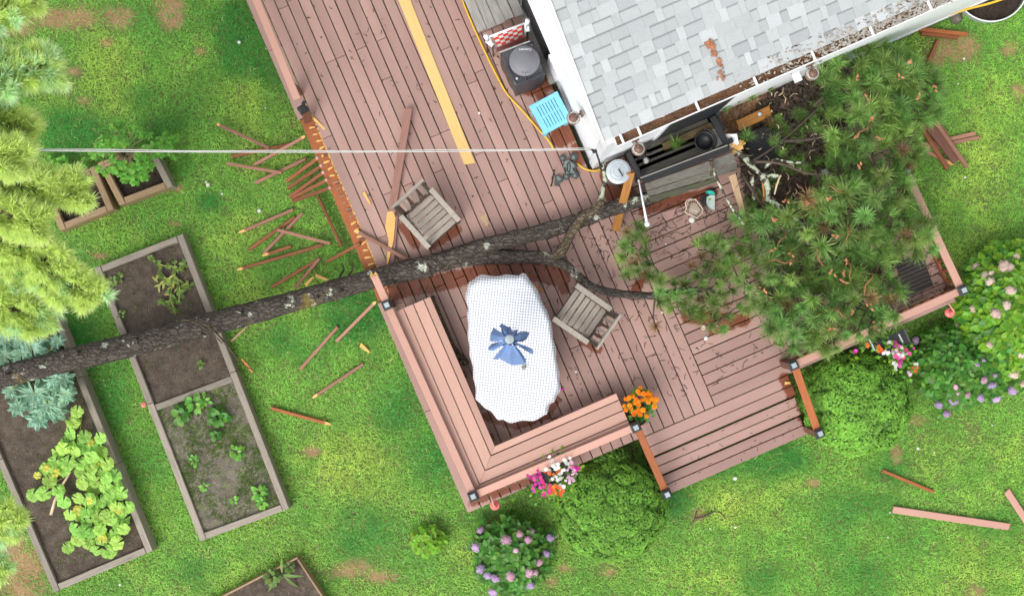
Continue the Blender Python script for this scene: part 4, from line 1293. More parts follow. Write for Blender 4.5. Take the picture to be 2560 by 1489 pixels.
# impatiens in rail planters
def rail_planter(label, c, lst, z, seed, spread=13, trough=None):
    rnd = random.Random(seed)
    t = thing('rail_planter', label, 'flower basket', at(c[0], c[1], z))
    a, b = at(*trough[0], z), at(*trough[1], z)
    mb = MB(); L = (b-a).length
    mb.add([(-L/2,-.07,-.12),(L/2,-.07,-.12),(L/2,.07,-.12),(-L/2,.07,-.12),(-L/2-.02,-.1,.06),(L/2+.02,-.1,.06),(L/2+.02,.1,.06),(-L/2-.02,.1,.06),
            (-L/2-.005,-.085,.05),(L/2+.005,-.085,.05),(L/2+.005,.085,.05),(-L/2-.005,.085,.05)],
           [(3,2,1,0),(0,1,5,4),(1,2,6,5),(2,3,7,6),(3,0,4,7),(4,5,9,8),(5,6,10,9),(6,7,11,10),(7,4,8,11),(8,9,10,11)])
    mb.obj('trough', M['blackplastic'], t, TM((a+b)/2, math.atan2(b.y-a.y, b.x-a.x)))  # black here also stands in for the shade under the flowers
    fm = {'m': 'fmagenta', 'w': 'fwhite', 'o': 'fcoral', 'p': 'fpink'}
    meshes = {}
    for k, v in fm.items():
        m1 = MB(); petals(m1, Vector((0,0,0)), 1.0, 5, random.Random(2), 0, .1); meshes[k] = m1.mesh('blossom', M[v])
    for x, y, k, n in lst:
        for _ in range(n):
            zz = z + .12 + rnd.uniform(-.06,.06)
            link('blossom', meshes[k], t, TM(at(x + rnd.gauss(0,spread*.45), y + rnd.gauss(0,spread*.45), zz), rnd.uniform(0,6), rnd.uniform(-.4,.4), rnd.uniform(-.4,.4), rnd.uniform(4.2,6.2)*(ZC-zz)/F))
    xs = [q[0] for q in lst]; ys = [q[1] for q in lst]
    for _ in range(150):
        x, y, *_r = rnd.choice(lst)
        zz = z + .06 + rnd.uniform(-.08,.04)
        put_leaf(rnd.choice(LIME if rnd.random() < .6 else HYD), t, at(x + rnd.gauss(0,13), y + rnd.gauss(0,13), zz), rnd.uniform(0,6.28), rnd.uniform(-.3,.4), rnd.uniform(-.4,.4), rnd.uniform(8,13)*(ZC-zz)/F)
    return t
q = .3473
rail_planter('rail basket of pink, white and orange flowers hanging outside the short bench', (1382,1190),
    [(1100+x*q, 980+y*q, k, n) for x, y, k, n in [(690,590,'m',6),(710,640,'m',7),(735,655,'m',7),(770,680,'m',6),(740,735,'m',4),(770,555,'w',5),(825,545,'w',6),(830,620,'w',5),(880,590,'w',7),(905,490,'w',5),(850,470,'w',3),(805,495,'w',3),
     (935,530,'p',7),(950,575,'p',7),(970,545,'m',6),(945,600,'p',6),(800,590,'o',5),(830,690,'o',8),(860,680,'o',6),(815,710,'o',5),(890,700,'w',5),(865,735,'o',3),(930,640,'p',4),(680,690,'m',4),(855,575,'o',3),(660,605,'m',3)]],
    DZ+.36, 51, trough=((1335,1205),(1425,1168)))
q = .1746
rail_planter('damaged rail basket with scattered white, pink and orange flowers under the front right railing', (2225,895),
    [(2120+x*q, 840+y*q, k, n) for x, y, k, n in [(470,190,'o',7),(550,230,'w',5),(690,270,'p',6),(720,290,'m',5),(770,260,'w',3),(740,250,'p',4),(690,150,'m',4),(745,150,'p',3),(800,220,'w',3),(900,200,'m',3),(680,240,'w',3),(690,340,'m',4),(745,390,'m',4),(680,430,'w',5),(960,430,'o',3),(930,425,'w',2),(585,50,'w',3),(290,115,'o',2),(105,215,'m',3),(880,600,'p',2)]],
    DZ+.22, 57, trough=((2192,872),(2262,840)))
mb = MB(); mb.box(.16,.016,.012, TM(at(2180,862,DZ+.5), -1.1)); mb.box(.12,.016,.012, TM(at(2252,845,DZ+.5), -1.1))
tag(mb.obj('planter_bracket', M['steel']), 'pair of grey metal planter hooks on the front right railing', 'bracket')
M['olive'] = wood('olive brown board', (.15,.095,.03), (.08,.05,.018))
# ---------------------------------------------------------------- pines
def burst(name, mat, n, length, spread, width, seed, droop=.12):
    """spray of needles round local Z"""
    rnd = random.Random(seed); mb = MB()
    for k in range(n):
        a = rnd.uniform(0, 2*math.pi)
        th = spread[0] + (spread[1]-spread[0])*math.sqrt(rnd.random())
        l = length*rnd.uniform(.5,1.1)
        z0 = rnd.uniform(-.25,.12)*length
        d = Vector((math.sin(th)*math.cos(a), math.sin(th)*math.sin(a), math.cos(th)))
        s = d.cross(Vector((rnd.uniform(-.35,.35), rnd.uniform(-.35,.35), 1))).normalized()*width*.5
        b = Vector((0,0,z0)); m_ = b + d*l*.55; e = b + d*l + Vector((0,0,-droop*l*math.sin(th)))
        mb.add([b-s*.7, b+s*.7, m_+s, m_-s, e], [(0,1,2,3),(3,2,4)])
    return mb.mesh(name, mat)
def aim(p, d, roll, s=1.0):
    return Matrix.Translation(p) @ Vector(d).to_track_quat('Z','Y').to_matrix().to_4x4() @ Matrix.Rotation(roll, 4, 'Z') @ Matrix.Scale(s, 4)
def inpoly(x, y, poly):
    c = False; n = len(poly)
    for i in range(n):
        x1, y1 = poly[i]; x2, y2 = poly[i-1]
        if (y1 > y) != (y2 > y) and x < (x2-x1)*(y-y1)/(y2-y1)+x1: c = not c
    return c
def path(pts, n=6):
    """smooth Catmull-Rom through (px,py,z,r_px) -> points, radii in metres"""
    P = [at(p[0], p[1], p[2]) for p in pts]; Rr = [p[3]*(ZC-p[2])/F for p in pts]
    out, rr = [], []
    for i in range(len(P)-1):
        a = P[max(i-1,0)]; b = P[i]; c = P[i+1]; d = P[min(i+2, len(P)-1)]
        for k in range(n):
            t = k/n
            out.append(.5*((2*b) + (c-a)*t + (2*a-5*b+4*c-d)*t*t + (3*b-a-3*c+d)*t**3)); rr.append(Rr[i]+(Rr[i+1]-Rr[i])*t)
    out.append(P[-1]); rr.append(Rr[-1])
    return out, rr
def bark_tube(pts, n=24, sub=10, amp=.10, seed=0, cap=True):
    P_, r_ = path(pts, sub)
    mb = MB()
    def jit(i, k):
        th = 2*math.pi*k/n
        p = P_[i]
        q = Vector((p.x*6, p.y*6, seed + 3*math.sin(th)))
        q2 = Vector((p.x*17, p.y*17 + 2.6*math.cos(th), seed + 2.6*math.sin(th)))
        return 1 + amp*mnoise.noise(q) + amp*1.0*mnoise.noise(q2)
    mb.tube(P_, r_, n, cap, jit=jit)
    return mb, P_, r_
pine = thing('fallen_pine_tree', 'big pine tree fallen across the beds and the deck against the house, crown still green', 'tree', at(1000,690,DZ))
DT = DZ
mb, TP, TR = bark_tube([(-260,992,.40,30),(0,941,.46,27.5),(170,900,.50,28.5),(341,858,.52,30),(500,815,.55,29),(640,779,.60,28),(751,748,.63,25.5),(850,720,.66,25),(935,696,.69,25),(1010,678,.70,27),(1075,664,.71,28)], 26, 12, .09, 1, True)
trunk = mb.obj('trunk', M['bark'], pine, smooth=True)
mb, *_ = bark_tube([(1060,668,.71,27),(1120,645,.74,21),(1219,612,.78,20),(1321,588,.80,20),(1422,560,.80,20),(1503,529,.80,20),(1560,512,.80,19),(1630,492,.80,17),(1690,470,.78,15)], 22, 12, .12, 4)
mb.obj('trunk', M['bark'], pine, smooth=True)
mb, *_ = bark_tube([(1050,668,.71,25),(1120,652,.71,22),(1200,643,.72,20),(1290,642,.74,18),(1360,645,.80,16),(1412,662,.84,13),(1444,690,.86,11),(1484,718,.88,10),(1545,733,.9,10),(1626,739,.92,10),(1700,727,.96,8),(1760,722,1.0,6),(1800,735,1.05,4)], 14, 8, .14, 7)
mb.obj('limb', M['bark'], pine, smooth=True)
mb, *_ = bark_tube([(1370,650,.78,14),(1400,632,.86,14),(1418,602,.92,12),(1436,570,.98,10.5),(1462,538,1.05,10),(1495,517,1.1,9),(1506,500,1.12,7)], 14, 8, .2, 9)
mb.obj('limb', M['barkbrown'], pine, smooth=True)
mb, *_ = bark_tube([(1498,515,1.08,7),(1508,470,1.10,5.5),(1513,440,1.12,6),(1509,418,1.12,7),(1512,405,1.12,4)], 10, 6, .25, 12)
mb.obj('branch', M['lichen'], pine, smooth=True)
# snags and stubs along the trunk
def twig(parent, pts, r0, r1, mat, n=6, sub=4):
    P_, _ = path([(p[0],p[1],p[2],1) for p in pts], sub)
    k = len(P_); mb = MB()
    mb.tube(P_, [(r0+(r1-r0)*i/(k-1)) for i in range(k)], n)
    return mb.obj('twig', mat, parent, smooth=True)
for a in [[(500,812,.8,1),(470,800,.88,1),(440,802,.9,1)],[(520,812,.78,1),(548,840,.7,1),(575,872,.6,1),(600,905,.35,1),(632,925,.10,1)],[(505,815,.78,1),(530,832,.8,1),(556,858,.7,1)],
          [(830,728,.92,1),(838,745,.98,1),(845,757,.98,1)],[(215,885,.8,1),(218,870,.9,1),(212,905,.85,1)],[(850,690,.6,1),(860,672,.4,1),(852,658,.3,1)],[(870,690,.5,1),(882,672,.4,1),(880,655,.35,1)]]:
    twig(pine, a, .016, .006, M['barkbrown'])
rs_ = random.Random(61)
for i_ in (14, 26, 37, 49, 58, 66, 77, 86, 95, 103, 112):
    p_ = TP[i_]; r_ = TR[i_]; a_ = rs_.uniform(.5, 2.6)
    dd_ = (Vector((.2, 1, 0))*math.cos(a_) + Vector((0,0,1))*math.sin(a_) + Vector((rs_.uniform(-.4,.4),0,0))).normalized()
    q_ = p_ + dd_*r_*.8; l_ = rs_.uniform(.05,.16)
    mbs_ = MB(); mbs_.tube([q_, q_ + dd_*l_*.5, q_ + dd_*l_ + Vector((rs_.uniform(-.03,.03),0,0))], [.030,.022,.014], 7); mbs_.obj('stub', M['bark'], pine, smooth=True)
mb = MB(); mb.box(.16,.03,.02, TM(at(622,918,.12), -.9)); mb.box(.12,.02,.015, TM(at(612,905,.14), -.8)); mb.obj('torn_wood', M['splint'], pine)

NB = [burst('needle_cluster', M['needles'], 175, .265, (.1,1.35), .0078, s, .2) for s in range(4)] + [burst('needle_cluster', M['needles'], 150, .26, (.05,.95), .0078, s, .25) for s in (8,9)]
NBB = [burst('needle_cluster', M['needlesbrown'], 110, .22, (.1,1.3), .0075, s, .3) for s in (12,13)]
rp = random.Random(77)
# skeleton of the crown: px, py, z
SK = [[(1640,490,.85),(1720,462,.9),(1800,430,.95),(1880,400,1.0),(1960,350,1.05),(2040,270,1.1),(2110,190,1.15),(2180,120,1.1)],
      [(1880,400,1.0),(1950,410,1.1),(2030,430,1.2),(2110,440,1.3),(2190,420,1.35),(2260,380,1.3)],
      [(1960,350,1.05),(2050,340,1.25),(2140,300,1.35),(2220,250,1.35),(2290,200,1.2)],
      [(1860,430,.95),(1900,510,1.0),(1960,570,1.1),(2040,620,1.2),(2120,660,1.3),(2210,690,1.3)],
      [(1960,570,1.1),(2060,560,1.3),(2160,550,1.4),(2240,570,1.4),(2300,600,1.4)],
      [(1930,560,1.05),(1960,650,1.1),(1990,730,1.2),(2030,800,1.3),(2090,850,1.35)],
      [(1990,730,1.2),(2080,750,1.35),(2160,770,1.4),(2230,780,1.4)],
      [(1960,650,1.1),(1930,720,1.1),(1950,800,1.1),(1990,850,1.1)],
      [(2030,430,1.2),(2090,510,1.35),(2160,490,1.4),(2250,480,1.4)],
      [(2040,270,1.1),(2080,230,1.2),(2160,210,1.3),(2240,160,1.2)]]
SK2 = [[(1640,738,.92),(1650,690,1.0),(1600,640,1.0),(1570,610,1.0)],[(1700,727,.96),(1760,690,1.1),(1790,640,1.1),(1800,600,1.1)],[(1760,722,1.0),(1820,700,1.1),(1870,690,1.1)],
       [(1740,725,1.0),(1770,770,1.05),(1790,810,1.05)],[(1690,730,.95),(1700,770,1.0),(1730,800,1.0)],[(1640,738,.92),(1630,790,.95),(1645,830,.9)],[(1600,690,1.0),(1570,700,1.0)]]
bp = []
for L, r0 in [(l, .022) for l in SK] + [(l, .014) for l in SK2]:
    m_ = M['twig']
    jl = [(x+rp.uniform(-7,7), y+rp.uniform(-7,7), z) for x, y, z in L]
    P_, _ = path([(a,b,c,1) for a,b,c in jl], 5)
    k = len(P_); mb = MB(); mb.tube(P_, [r0*(1-.78*i/(k-1)) for i in range(k)], 7)
    mb.obj('branch', m_, pine, smooth=True)
    bp += [(p, L) for p in P_]
CROWN = [(2075,108),(2165,95),(2235,120),(2335,170),(2352,240),(2335,300),(2290,330),(2300,390),(2262,430),(2285,500),(2315,560),(2345,590),(2330,625),(2260,640),(2225,690),(2255,720),(2250,770),(2230,800),(2190,830),(2140,850),(2110,870),(2010,880),(1940,860),(1915,790),(1910,730),(1930,680),(1900,600),(1865,560),(1870,520),(1960,520),(2030,480),(2060,400),(2080,330),(2050,260),(2060,180)]
CROWN2 = [[(1555,575),(1600,570),(1622,640),(1640,700),(1600,705),(1560,690),(1550,630)],[(1740,610),(1800,592),(1870,602),(1890,640),(1905,720),(1880,775),(1830,770),(1815,820),(1770,830),(1730,790),(1640,760),(1650,690),(1720,690)]]
def fill(polys, dmin, tries=9000, lim=400):
    pts = []
    xs = [p[0] for q in polys for p in q]; ys = [p[1] for q in polys for p in q]
    for _ in range(tries):
        x, y = rp.uniform(min(xs), max(xs)), rp.uniform(min(ys), max(ys))
        if not any(inpoly(x, y, q) for q in polys): continue
        if any((x-a)**2+(y-b)**2 < dmin*dmin for a, b in pts): continue
        pts.append((x, y))
        if len(pts) >= lim: break
    return pts
tp = [(x, y, 0) for x, y in fill([CROWN], 27, 14000, 226)] + [(x, y, 1) for x, y in fill(CROWN2, 23, 6000, 70)]
tp += [(1868,345,2),(1925,310,2),(1955,325,2),(1930,360,2),(1950,385,2),(1810,270,2),(1845,250,2),(1880,240,2),(1925,225,2),(1690,365,3),(1845,545,2),(1860,600,2),(1800,600,1),(2000,290,2),(1640,815,4)]
mbt = MB()
for x, y, kind in tp:
    best = min(bp, key=lambda q: (q[0]-at(x, y, q[0].z)).length)
    z = best[0].z + rp.uniform(-.12,.22) + (0 if kind else .05)
    if kind in (2, 4): z = DZ + rp.uniform(.25,.5)
    if kind == 3: z = DZ + .62
    p = at(x, y, z)
    d = p - best[0]; d.z = 0
    cx, cy = (1900, 470) if kind == 0 else (1690, 700)
    o = Vector((x-cx, -(y-cy), 0)).normalized()
    dd = (d.normalized()*.5 if d.length > .02 else Vector()) + o*.55 + Vector((rp.uniform(-.5,.5), rp.uniform(-.5,.5), rp.uniform(.25,1.0)))
    s = rp.uniform(.55,1.08) if kind == 0 else rp.uniform(.56,.82)
    link('needle_cluster', rp.choice(NBB if rp.random() < .07 else NB), pine, aim(p, dd.normalized(), rp.uniform(0,6), s*R.uniform(.85,1.1)))
    if kind in (0, 1):
        mid = best[0].lerp(p, .5) + Vector((0,0,-.03))
        mbt.tube([best[0], mid, p - dd.normalized()*.05, p + dd.normalized()*.05], [.012,.010,.008,.004], 5)
tag(mbt.obj('twigs', M['twig'], pine, smooth=True), kind='stuff')
# buds and torn orange ends, too small to pick apart
mbb = MB()
for x, y, kind in tp:
    if rp.random() < .14 and kind == 0:
        p = at(x+rp.uniform(-12,12), y+rp.uniform(-12,12), 1.62)
        for _ in range(3): mbb.lathe([(.004,0),(.015,.018),(.010,.042),(.002,.055)], 6, aim(p + Vector((rp.uniform(-.03,.03), rp.uniform(-.03,.03), 0)), (rp.uniform(-1,1), rp.uniform(-1,1), .4), 0))
tag(mbb.obj('buds', M['barkchip'], pine), kind='stuff')
# lower, shaded clusters under the crown: joined
def under(name, polys, n, zr, mats_mesh, parent, s=(.6,.9)):
    vs, fs = [], []
    src = [( [tuple(v.co) for v in me.vertices], [tuple(p.vertices) for p in me.polygons]) for me in mats_mesh]
    pts = fill(polys, 14, 6000, n)
    mb = MB()
    for x, y in pts:
        v, f = rp.choice(src)
        mb.add(v, f, 0, aim(at(x, y, rp.uniform(*zr)), (rp.uniform(-1,1), rp.uniform(-1,1), rp.uniform(0,.8)), rp.uniform(0,6), rp.uniform(*s)))
    tag(mb.obj(name, M['needles'], parent), kind='stuff')
under('inner_needles', [CROWN], 170, (DZ+.2, DZ+.55), NB, pine)
under('inner_needles', [[(1840,560),(1900,500),(2060,420),(2070,250),(1960,230),(1880,330),(1960,420),(1850,500)]], 26, (DZ+.05, DZ+.3), NB, pine, (.4,.7))
# bare dark tangle and lichen covered limbs near the break
for pts, r, mt in [([(1838,372,.95),(1862,396,1.0),(1885,420,1.05),(1905,435,1.08),(1950,440,1.1)],10,'lichen'),([(1905,437,1.08),(1918,460,1.1),(1922,485,1.1),(1918,505,1.1)],11,'lichen'),
                   ([(1915,500,1.1),(1940,510,1.1),(1965,530,1.1),(1990,548,1.1),(2005,560,1.08)],10,'lichen'),([(1910,418,1.0),(1940,400,1.05),(1975,405,1.1),(2015,408,1.1)],6,'lichen'),
                   ([(1775,400,1.2),(1790,440,1.2),(1808,480,1.2),(1830,520,1.18),(1858,560,1.1)],5,'lichen'),([(1778,440,1.2),(1782,412,1.22),(1776,395,1.22)],5,'barkbrown'),
                   ([(1880,440,1.0),(1882,470,.95),(1886,500,.9)],7,'lichen'),([(1905,445,1.0),(1910,480,.98),(1908,515,.95),(1916,548,.9)],5,'splint'),
                   ([(1952,438,1.14),(1943,460,1.15),(1936,486,1.14)],4,'bone')]:
    mb, *_ = bark_tube([(a,b,c,.72*r*(1-.35*i/(len(pts)-1))) for i,(a,b,c) in enumerate(pts)], 9, 6, .35, rp.uniform(0,9))
    mb.obj('torn_limb' if mt in ('splint','bone') else 'branch', M[mt], pine, smooth=True)
TANG = [(1845,540),(1930,520),(2010,470),(2060,400),(2070,260),(2040,220),(1960,260),(1930,330),(1860,330),(1840,400)]
mbt = MB()
for x, y in fill([TANG, CROWN], 13, 9000, 330):
    a = rp.uniform(0, 6.28); l = rp.uniform(14,52); z = DZ + rp.uniform(.05,.75)
    P_ = [at(x,y,z), at(x+l*.5*math.cos(a)+rp.uniform(-6,6), y+l*.5*math.sin(a)+rp.uniform(-6,6), z+rp.uniform(-.04,.08)), at(x+l*math.cos(a), y+l*math.sin(a), z+rp.uniform(-.1,.15))]
    mbt.tube(P_, [.008,.006,.003], 4)
tag(mbt.obj('tangled_twigs', M['twig'], pine), kind='stuff')
mbt = MB()
for x, y in [(2060,665),(1990,650),(2075,770),(2120,560),(2120,650),(1965,580),(2160,740),(2110,480),(2180,300)]:
    a = rp.uniform(0,6.28); l = rp.uniform(40,80); z = 1.72
    k = [at(x,y,z-.1), at(x+l*.4*math.cos(a), y+l*.4*math.sin(a), z), at(x+l*.7*math.cos(a+.3), y+l*.7*math.sin(a+.3), z+.02), at(x+l*math.cos(a+.2), y+l*math.sin(a+.2), z-.05)]
    mbt.tube(k, [.010,.009,.007,.003], 6)
tag(mbt.obj('orange_twigs', M['twigorange'], pine, smooth=True), kind='stuff')

# standing white pine, crown reaching in from the left
wp = thing('standing_pine_tree', 'standing white pine with pale yellow green needles reaching in from the left edge', 'tree', at(-420,420,0))
NW = [burst('needle_cluster', M[m_], 125, .17, (.05,.9), .0085, s, .05) for m_ in ('needleslit','needlespale') for s in range(20,23)]
def nwpick(p):
    y = CY - p.y*F/(ZC-p.z)
    pale = (40 < y < 275) or (y > 640 and rw.random() < .3)
    return (3 if pale and rw.random() < .55 else 0) + rw.randrange(3)
rw = random.Random(99)
mb = MB(); mb.tube([at(-420,420,0), at(-440,420,3), at(-460,420,6.2), at(-470,415,8.2)], [.22,.17,.10,.04], 14); mb.obj('trunk', M['bark'], wp, smooth=True)
LIMBS = [([(-440,300,5.6),(-250,150,5.2),(-60,60,4.9),(70,5,4.7)], 70),([(-440,330,5.2),(-250,210,4.9),(-80,200,4.7),(60,180,4.5),(120,170,4.4)], 80),([(-440,380,5.0),(-230,300,4.7),(-60,300,4.5),(60,330,4.4)], 80),
         ([(-440,420,4.6),(-240,420,4.4),(-60,440,4.2),(80,470,4.1),(190,480,4.0)], 90),([(-440,450,4.2),(-240,530,4.0),(-60,580,3.8),(70,620,3.7),(150,690,3.6),(225,730,3.5)], 90),
         ([(-440,480,4.0),(-260,650,3.8),(-90,740,3.6),(30,770,3.5),(110,790,3.4)], 80),([(-440,430,4.8),(-200,480,4.5),(-40,520,4.3),(90,560,4.2)], 80),
         ([(-440,520,4.4),(-300,900,3.9),(-160,1160,3.6),(-40,1280,3.4),(30,1310,3.3)], 70),([(-440,560,4.0),(-300,1050,3.6),(-130,1330,3.3),(-10,1420,3.1)], 60),([(-440,380,5.4),(-200,400,5.0),(-20,390,4.8),(40,395,4.7)], 70)]
cnt = 0; inst = []
for L, wd in LIMBS:
    P_, _ = path([(a,b,c,1) for a,b,c in L], 8)
    k = len(P_); mb = MB(); mb.tube(P_, [.055*(1-.85*i/(k-1)) for i in range(k)], 7); mb.obj('branch', M['barkbrown'], wp, smooth=True)
    tw = MB()
    for i in range(k):
        if i < k*.22: continue
        d = (P_[min(i+1,k-1)] - P_[max(i-1,0)]).normalized()
        sd = Vector((-d.y, d.x, 0)).normalized()
        frac = i/(k-1)
        wl2 = wd*(ZC-P_[i].z)/F*(1.25-.85*frac)
        for sgn in (-1, 1):
            for rep in range(2):
                dirv = (d*rw.uniform(.35,1.0) + sd*sgn*rw.uniform(.4,1.0) + Vector((0,0,rw.uniform(-.1,.3)))).normalized()
                ln = wl2*rw.uniform(.45,1.2)
                e = P_[i] + dirv*ln
                tw.tube([P_[i], e], [.010,.004], 4)
                m_ = max(2, int(ln/.085))
                for q in range(1, m_+1):
                    p = P_[i].lerp(e, q/m_) + Vector((rw.uniform(-.03,.03), rw.uniform(-.03,.03), rw.uniform(-.01,.06)))
                    dv = (dirv + Vector((rw.uniform(-.5,.5), rw.uniform(-.5,.5), rw.uniform(.1,.9)))).normalized()
                    inst.append((p, dv, rw.uniform(.7,1.05)))
        if i == k-1:
            for _ in range(4): inst.append((P_[i], (d + Vector((rw.uniform(-.4,.4), rw.uniform(-.4,.4), .2))).normalized(), .95))
    tag(tw.obj('twigs', M['twig'], wp), kind='stuff')
print('white pine clusters', len(inst))
def seen(p):
    k = F/(ZC-p.z); x, y = CX + p.x*k, CY - p.y*k
    return -40 < x < 2600 and -40 < y < 1529
inst.sort(key=lambda q: (not seen(q[0]), -q[0].z))
rest = MB(); src = [([tuple(v.co) for v in me.vertices], [tuple(p.vertices) for p in me.polygons]) for me in NW]
for i, (p, dv, s) in enumerate(inst):
    m_ = aim(p, dv, rw.uniform(0,6), s)
    if i < 290: link('needle_cluster', NW[nwpick(p)], wp, m_)
    else: k_ = nwpick(p); v, f = src[k_]; rest.add(v, f, k_//3, m_)
tag(rest.obj('needles', [M['needleslit'], M['needlespale']], wp), kind='stuff')

# ---------------------------------------------------------------- loose sticks and boards
def stick(name, label, cat, p0, p1, wpx, z0, z1, th, mat, group=None, tips=(), taper=1.0):
    a, b = at(p0[0], p0[1], z0), at(p1[0], p1[1], z1)
    L = (b-a).length; w = wpx*(ZC-z0)/F
    mb = MB()
    x = L/2; y = w/2; z = th/2; c = min(.005, w*.12)
    j = [R.uniform(0,.4)*w for _ in range(4)]
    vs = [(-x+j[0],-y,-z),(x-j[1],-y*taper,-z),(x-j[2],y*taper,-z),(-x+j[3],y,-z),(-x+j[0],-y,z-c),(x-j[1],-y*taper,z-c),(x-j[2],y*taper,z-c),(-x+j[3],y,z-c),
          (-x+c+j[0],-y+c,z),(x-c-j[1],(-y+c)*taper,z),(x-c-j[2],(y-c)*taper,z),(-x+c+j[3],y-c,z)]
    mb.add(vs, [(3,2,1,0),(0,1,5,4),(1,2,6,5),(2,3,7,6),(3,0,4,7),(4,5,9,8),(5,6,10,9),(6,7,11,10),(7,4,8,11),(8,9,10,11)])
    o = mb.obj(name, mat, None, bar_mat(a, b))
    tag(o, label, cat, group)
    for e in tips:
        m2 = MB(); s = -1 if e == 0 else 1
        l = w*R.uniform(.7,1.5)
        m2.add([(0,-y*.95,z*1.05),(l*.6,-y*.6,z*1.06),(l,0,z*.9),(l*.7,y*.5,z*1.05),(0,y*.95,z*1.05),(l*.9,0,-z*.6),(0,-y*.9,-z),(0,y*.9,-z),(-l*.8,-y*.7,z*1.12),(-l*.4,y*.2,z*1.12),(-l*1.1,y*.8,z*1.12)],
               [(0,1,2,3,4),(1,0,6,5),(2,1,5),(3,2,5),(4,3,5,7),(6,7,5),(8,0,4,10,9)])
        m3 = Matrix.Translation((s*(x - w*.3), 0, .001)) @ (Matrix.Rotation(math.pi, 4, 'Z') if s < 0 else Matrix())
        m2.obj('broken_end', M['fresh'], o, o.matrix_basis @ m3)
    return o
def Z8(x, y): return (500+x*.3412, 260+y*.3412)
def Z3(x, y): return (560+x*.3412, 620+y*.3412)
def Z5(x, y): return (1920+x*.3412, y*.3412)
BG = 'snapped balusters scattered on the lawn'
P_, B_ = M['stick'], M['stickbrown']
lst = [('long pink baluster with a torn tip, uppermost on the lawn left of the broken railing', Z8(130,150), Z8(510,325), P_, .10,.10, (0,)),
 ('brown baluster lying under two crossed pink ones near the cable', Z8(230,385), Z8(690,290), B_, .05,.05, ()),
 ('pink baluster leaning on the deck edge with a torn yellow top, under the cable', Z8(390,450), Z8(765,240), P_, .07,.34, (1,)),
 ('pink baluster pointing left to right just below the cable', Z8(190,435), Z8(605,505), P_, .10,.10, ()),
 ('greyish pink baluster sloping up towards the row of hanging balusters', Z8(400,580), Z8(780,400), P_, .05,.06, ()),
 ('brown baluster lying alongside the deck edge below the hanging row', Z8(860,670), Z8(1040,1050), B_, .10,.14, ()),
 ('topmost baluster of the group in the middle of the lawn', Z8(305,935), Z8(690,770), P_, .05,.05, (0,)),
 ('brown baluster crossed by a paler one in the middle of the lawn', Z8(355,1070), Z8(700,825), B_, .05,.05, ()),
 ('steep pink baluster crossing a brown one in the middle of the lawn', Z8(465,1095), Z8(755,795), P_, .08,.08, ()),
 ('pale pink baluster lying on top of two others, pointing at the deck', Z8(560,920), Z8(965,1025), P_, .12,.09, ()),
 ('short baluster with a torn end lying against the longest brown one', Z8(475,1105), Z8(675,1040), B_, .09,.05, (0,)),
 ('longest brown baluster on the lawn above the trunk', Z8(290,1210), Z8(905,1030), B_, .06,.07, (0,)),
 ('brown baluster propped over the broken edge of the deck just above the trunk', Z8(930,1155), Z8(1175,1020), B_, .10,.55, ()),
 ('lower baluster of the crossed pair above the fallen trunk', Z8(525,1340), Z8(890,1125), B_, .05,.05, ()),
 ('upper baluster of the crossed pair, its foot under the fallen trunk', Z8(695,1350), Z8(880,1125), P_, .09,.09, ()),
 ('baluster leaning on the deck edge beside the solar capped post, below the trunk', Z3(820,685), Z3(1110,395), P_, .05,.40, (1,)),
 ('steep pink baluster alone on the lawn below the trunk', Z3(555,890), Z3(840,570), P_, .05,.05, ()),
 ('baluster with a torn lower end, right of the steep one below the trunk', Z3(665,1085), Z3(1025,845), P_, .05,.05, (0,)),
 ('orange brown baluster lowest on the lawn, beside the middle bed', Z3(345,1170), Z3(765,1285), M['orange'], .05,.05, (1,)),
 ('small orange brown baluster on the lawn at lower right, above the wide pink board', (2205,1175), (2335,1229), M['orange'], .04,.04, ())]
for lb, p0, p1, mt, z0, z1, tips in lst:
    stick('broken_baluster', lb, 'baluster', p0, p1, 7.6, z0, z1, .032, mt, BG, tips)
stick('broken_baluster', 'pink baluster with a torn end lying on the deck against the trunk', 'baluster', Z8(1145,930), Z8(1520,1140), 9.5, DZ+.02, DZ+.09, .034, P_, None, (0,))
HB = 'balusters still hanging from the deck edge'
hl = ['topmost', 'second from the top', 'middle', 'second from the bottom', 'lowest']
for nm, (a, b) in zip(hl, [((630,570),(865,395)),((640,620),(893,450)),((655,680),(908,500)),((672,690),(932,555)),((675,712),(957,613))]):
    o = stick('hanging_baluster', nm + ' of the five brown balusters hanging outwards from the broken deck edge', 'baluster', Z8(*a), Z8(*b), 8.5, .10, .50, .034, B_, HB)
    L = (at(*Z8(*b), .50) - at(*Z8(*a), .10)).length
    m2 = MB(); m2.box(.042,.041,.041,c=.004); m2.obj('end_face', M['rail'], o, o.matrix_basis @ Matrix.Translation((L/2-.004,0,.002)))
RG = 'broken boards in the pile right of the fallen crown'
for lb, p0, p1, w, mt, z0, z1, tips in [
 ('brown stick along the left side of the board pile right of the crown', (1100,890),(1320,1245), 11, B_, .10,.06, ()),
 ('lower pink stick crossing under the board pile, with a torn yellow end', (1145,1090),(1555,1005), 9, P_, .05,.05, (0,)),
 ('upper pink stick crossing under the board pile', (1115,1070),(1525,975), 10, P_, .05,.05, ()),
 ('short stick with a torn yellow end below the board pile', (1115,1085),(1340,1200), 9, P_, .04,.04, (1,)),
 ('wide ridged brown board in the middle of the board pile', (1140,870),(1400,1200), 24, M['fascia'], .14,.09, ()),
 ('pink stick along the right side of the board pile', (1225,890),(1462,1230), 10, P_, .16,.10, ()),
 ('dark brown stick at the top of the board pile, behind the pink one', (1200,845),(1322,1010), 10, B_, .10,.10, ())]:
    stick('broken_board', lb, 'board', Z5(*p0), Z5(*p1), w, z0, z1, .034, mt, RG, tips)
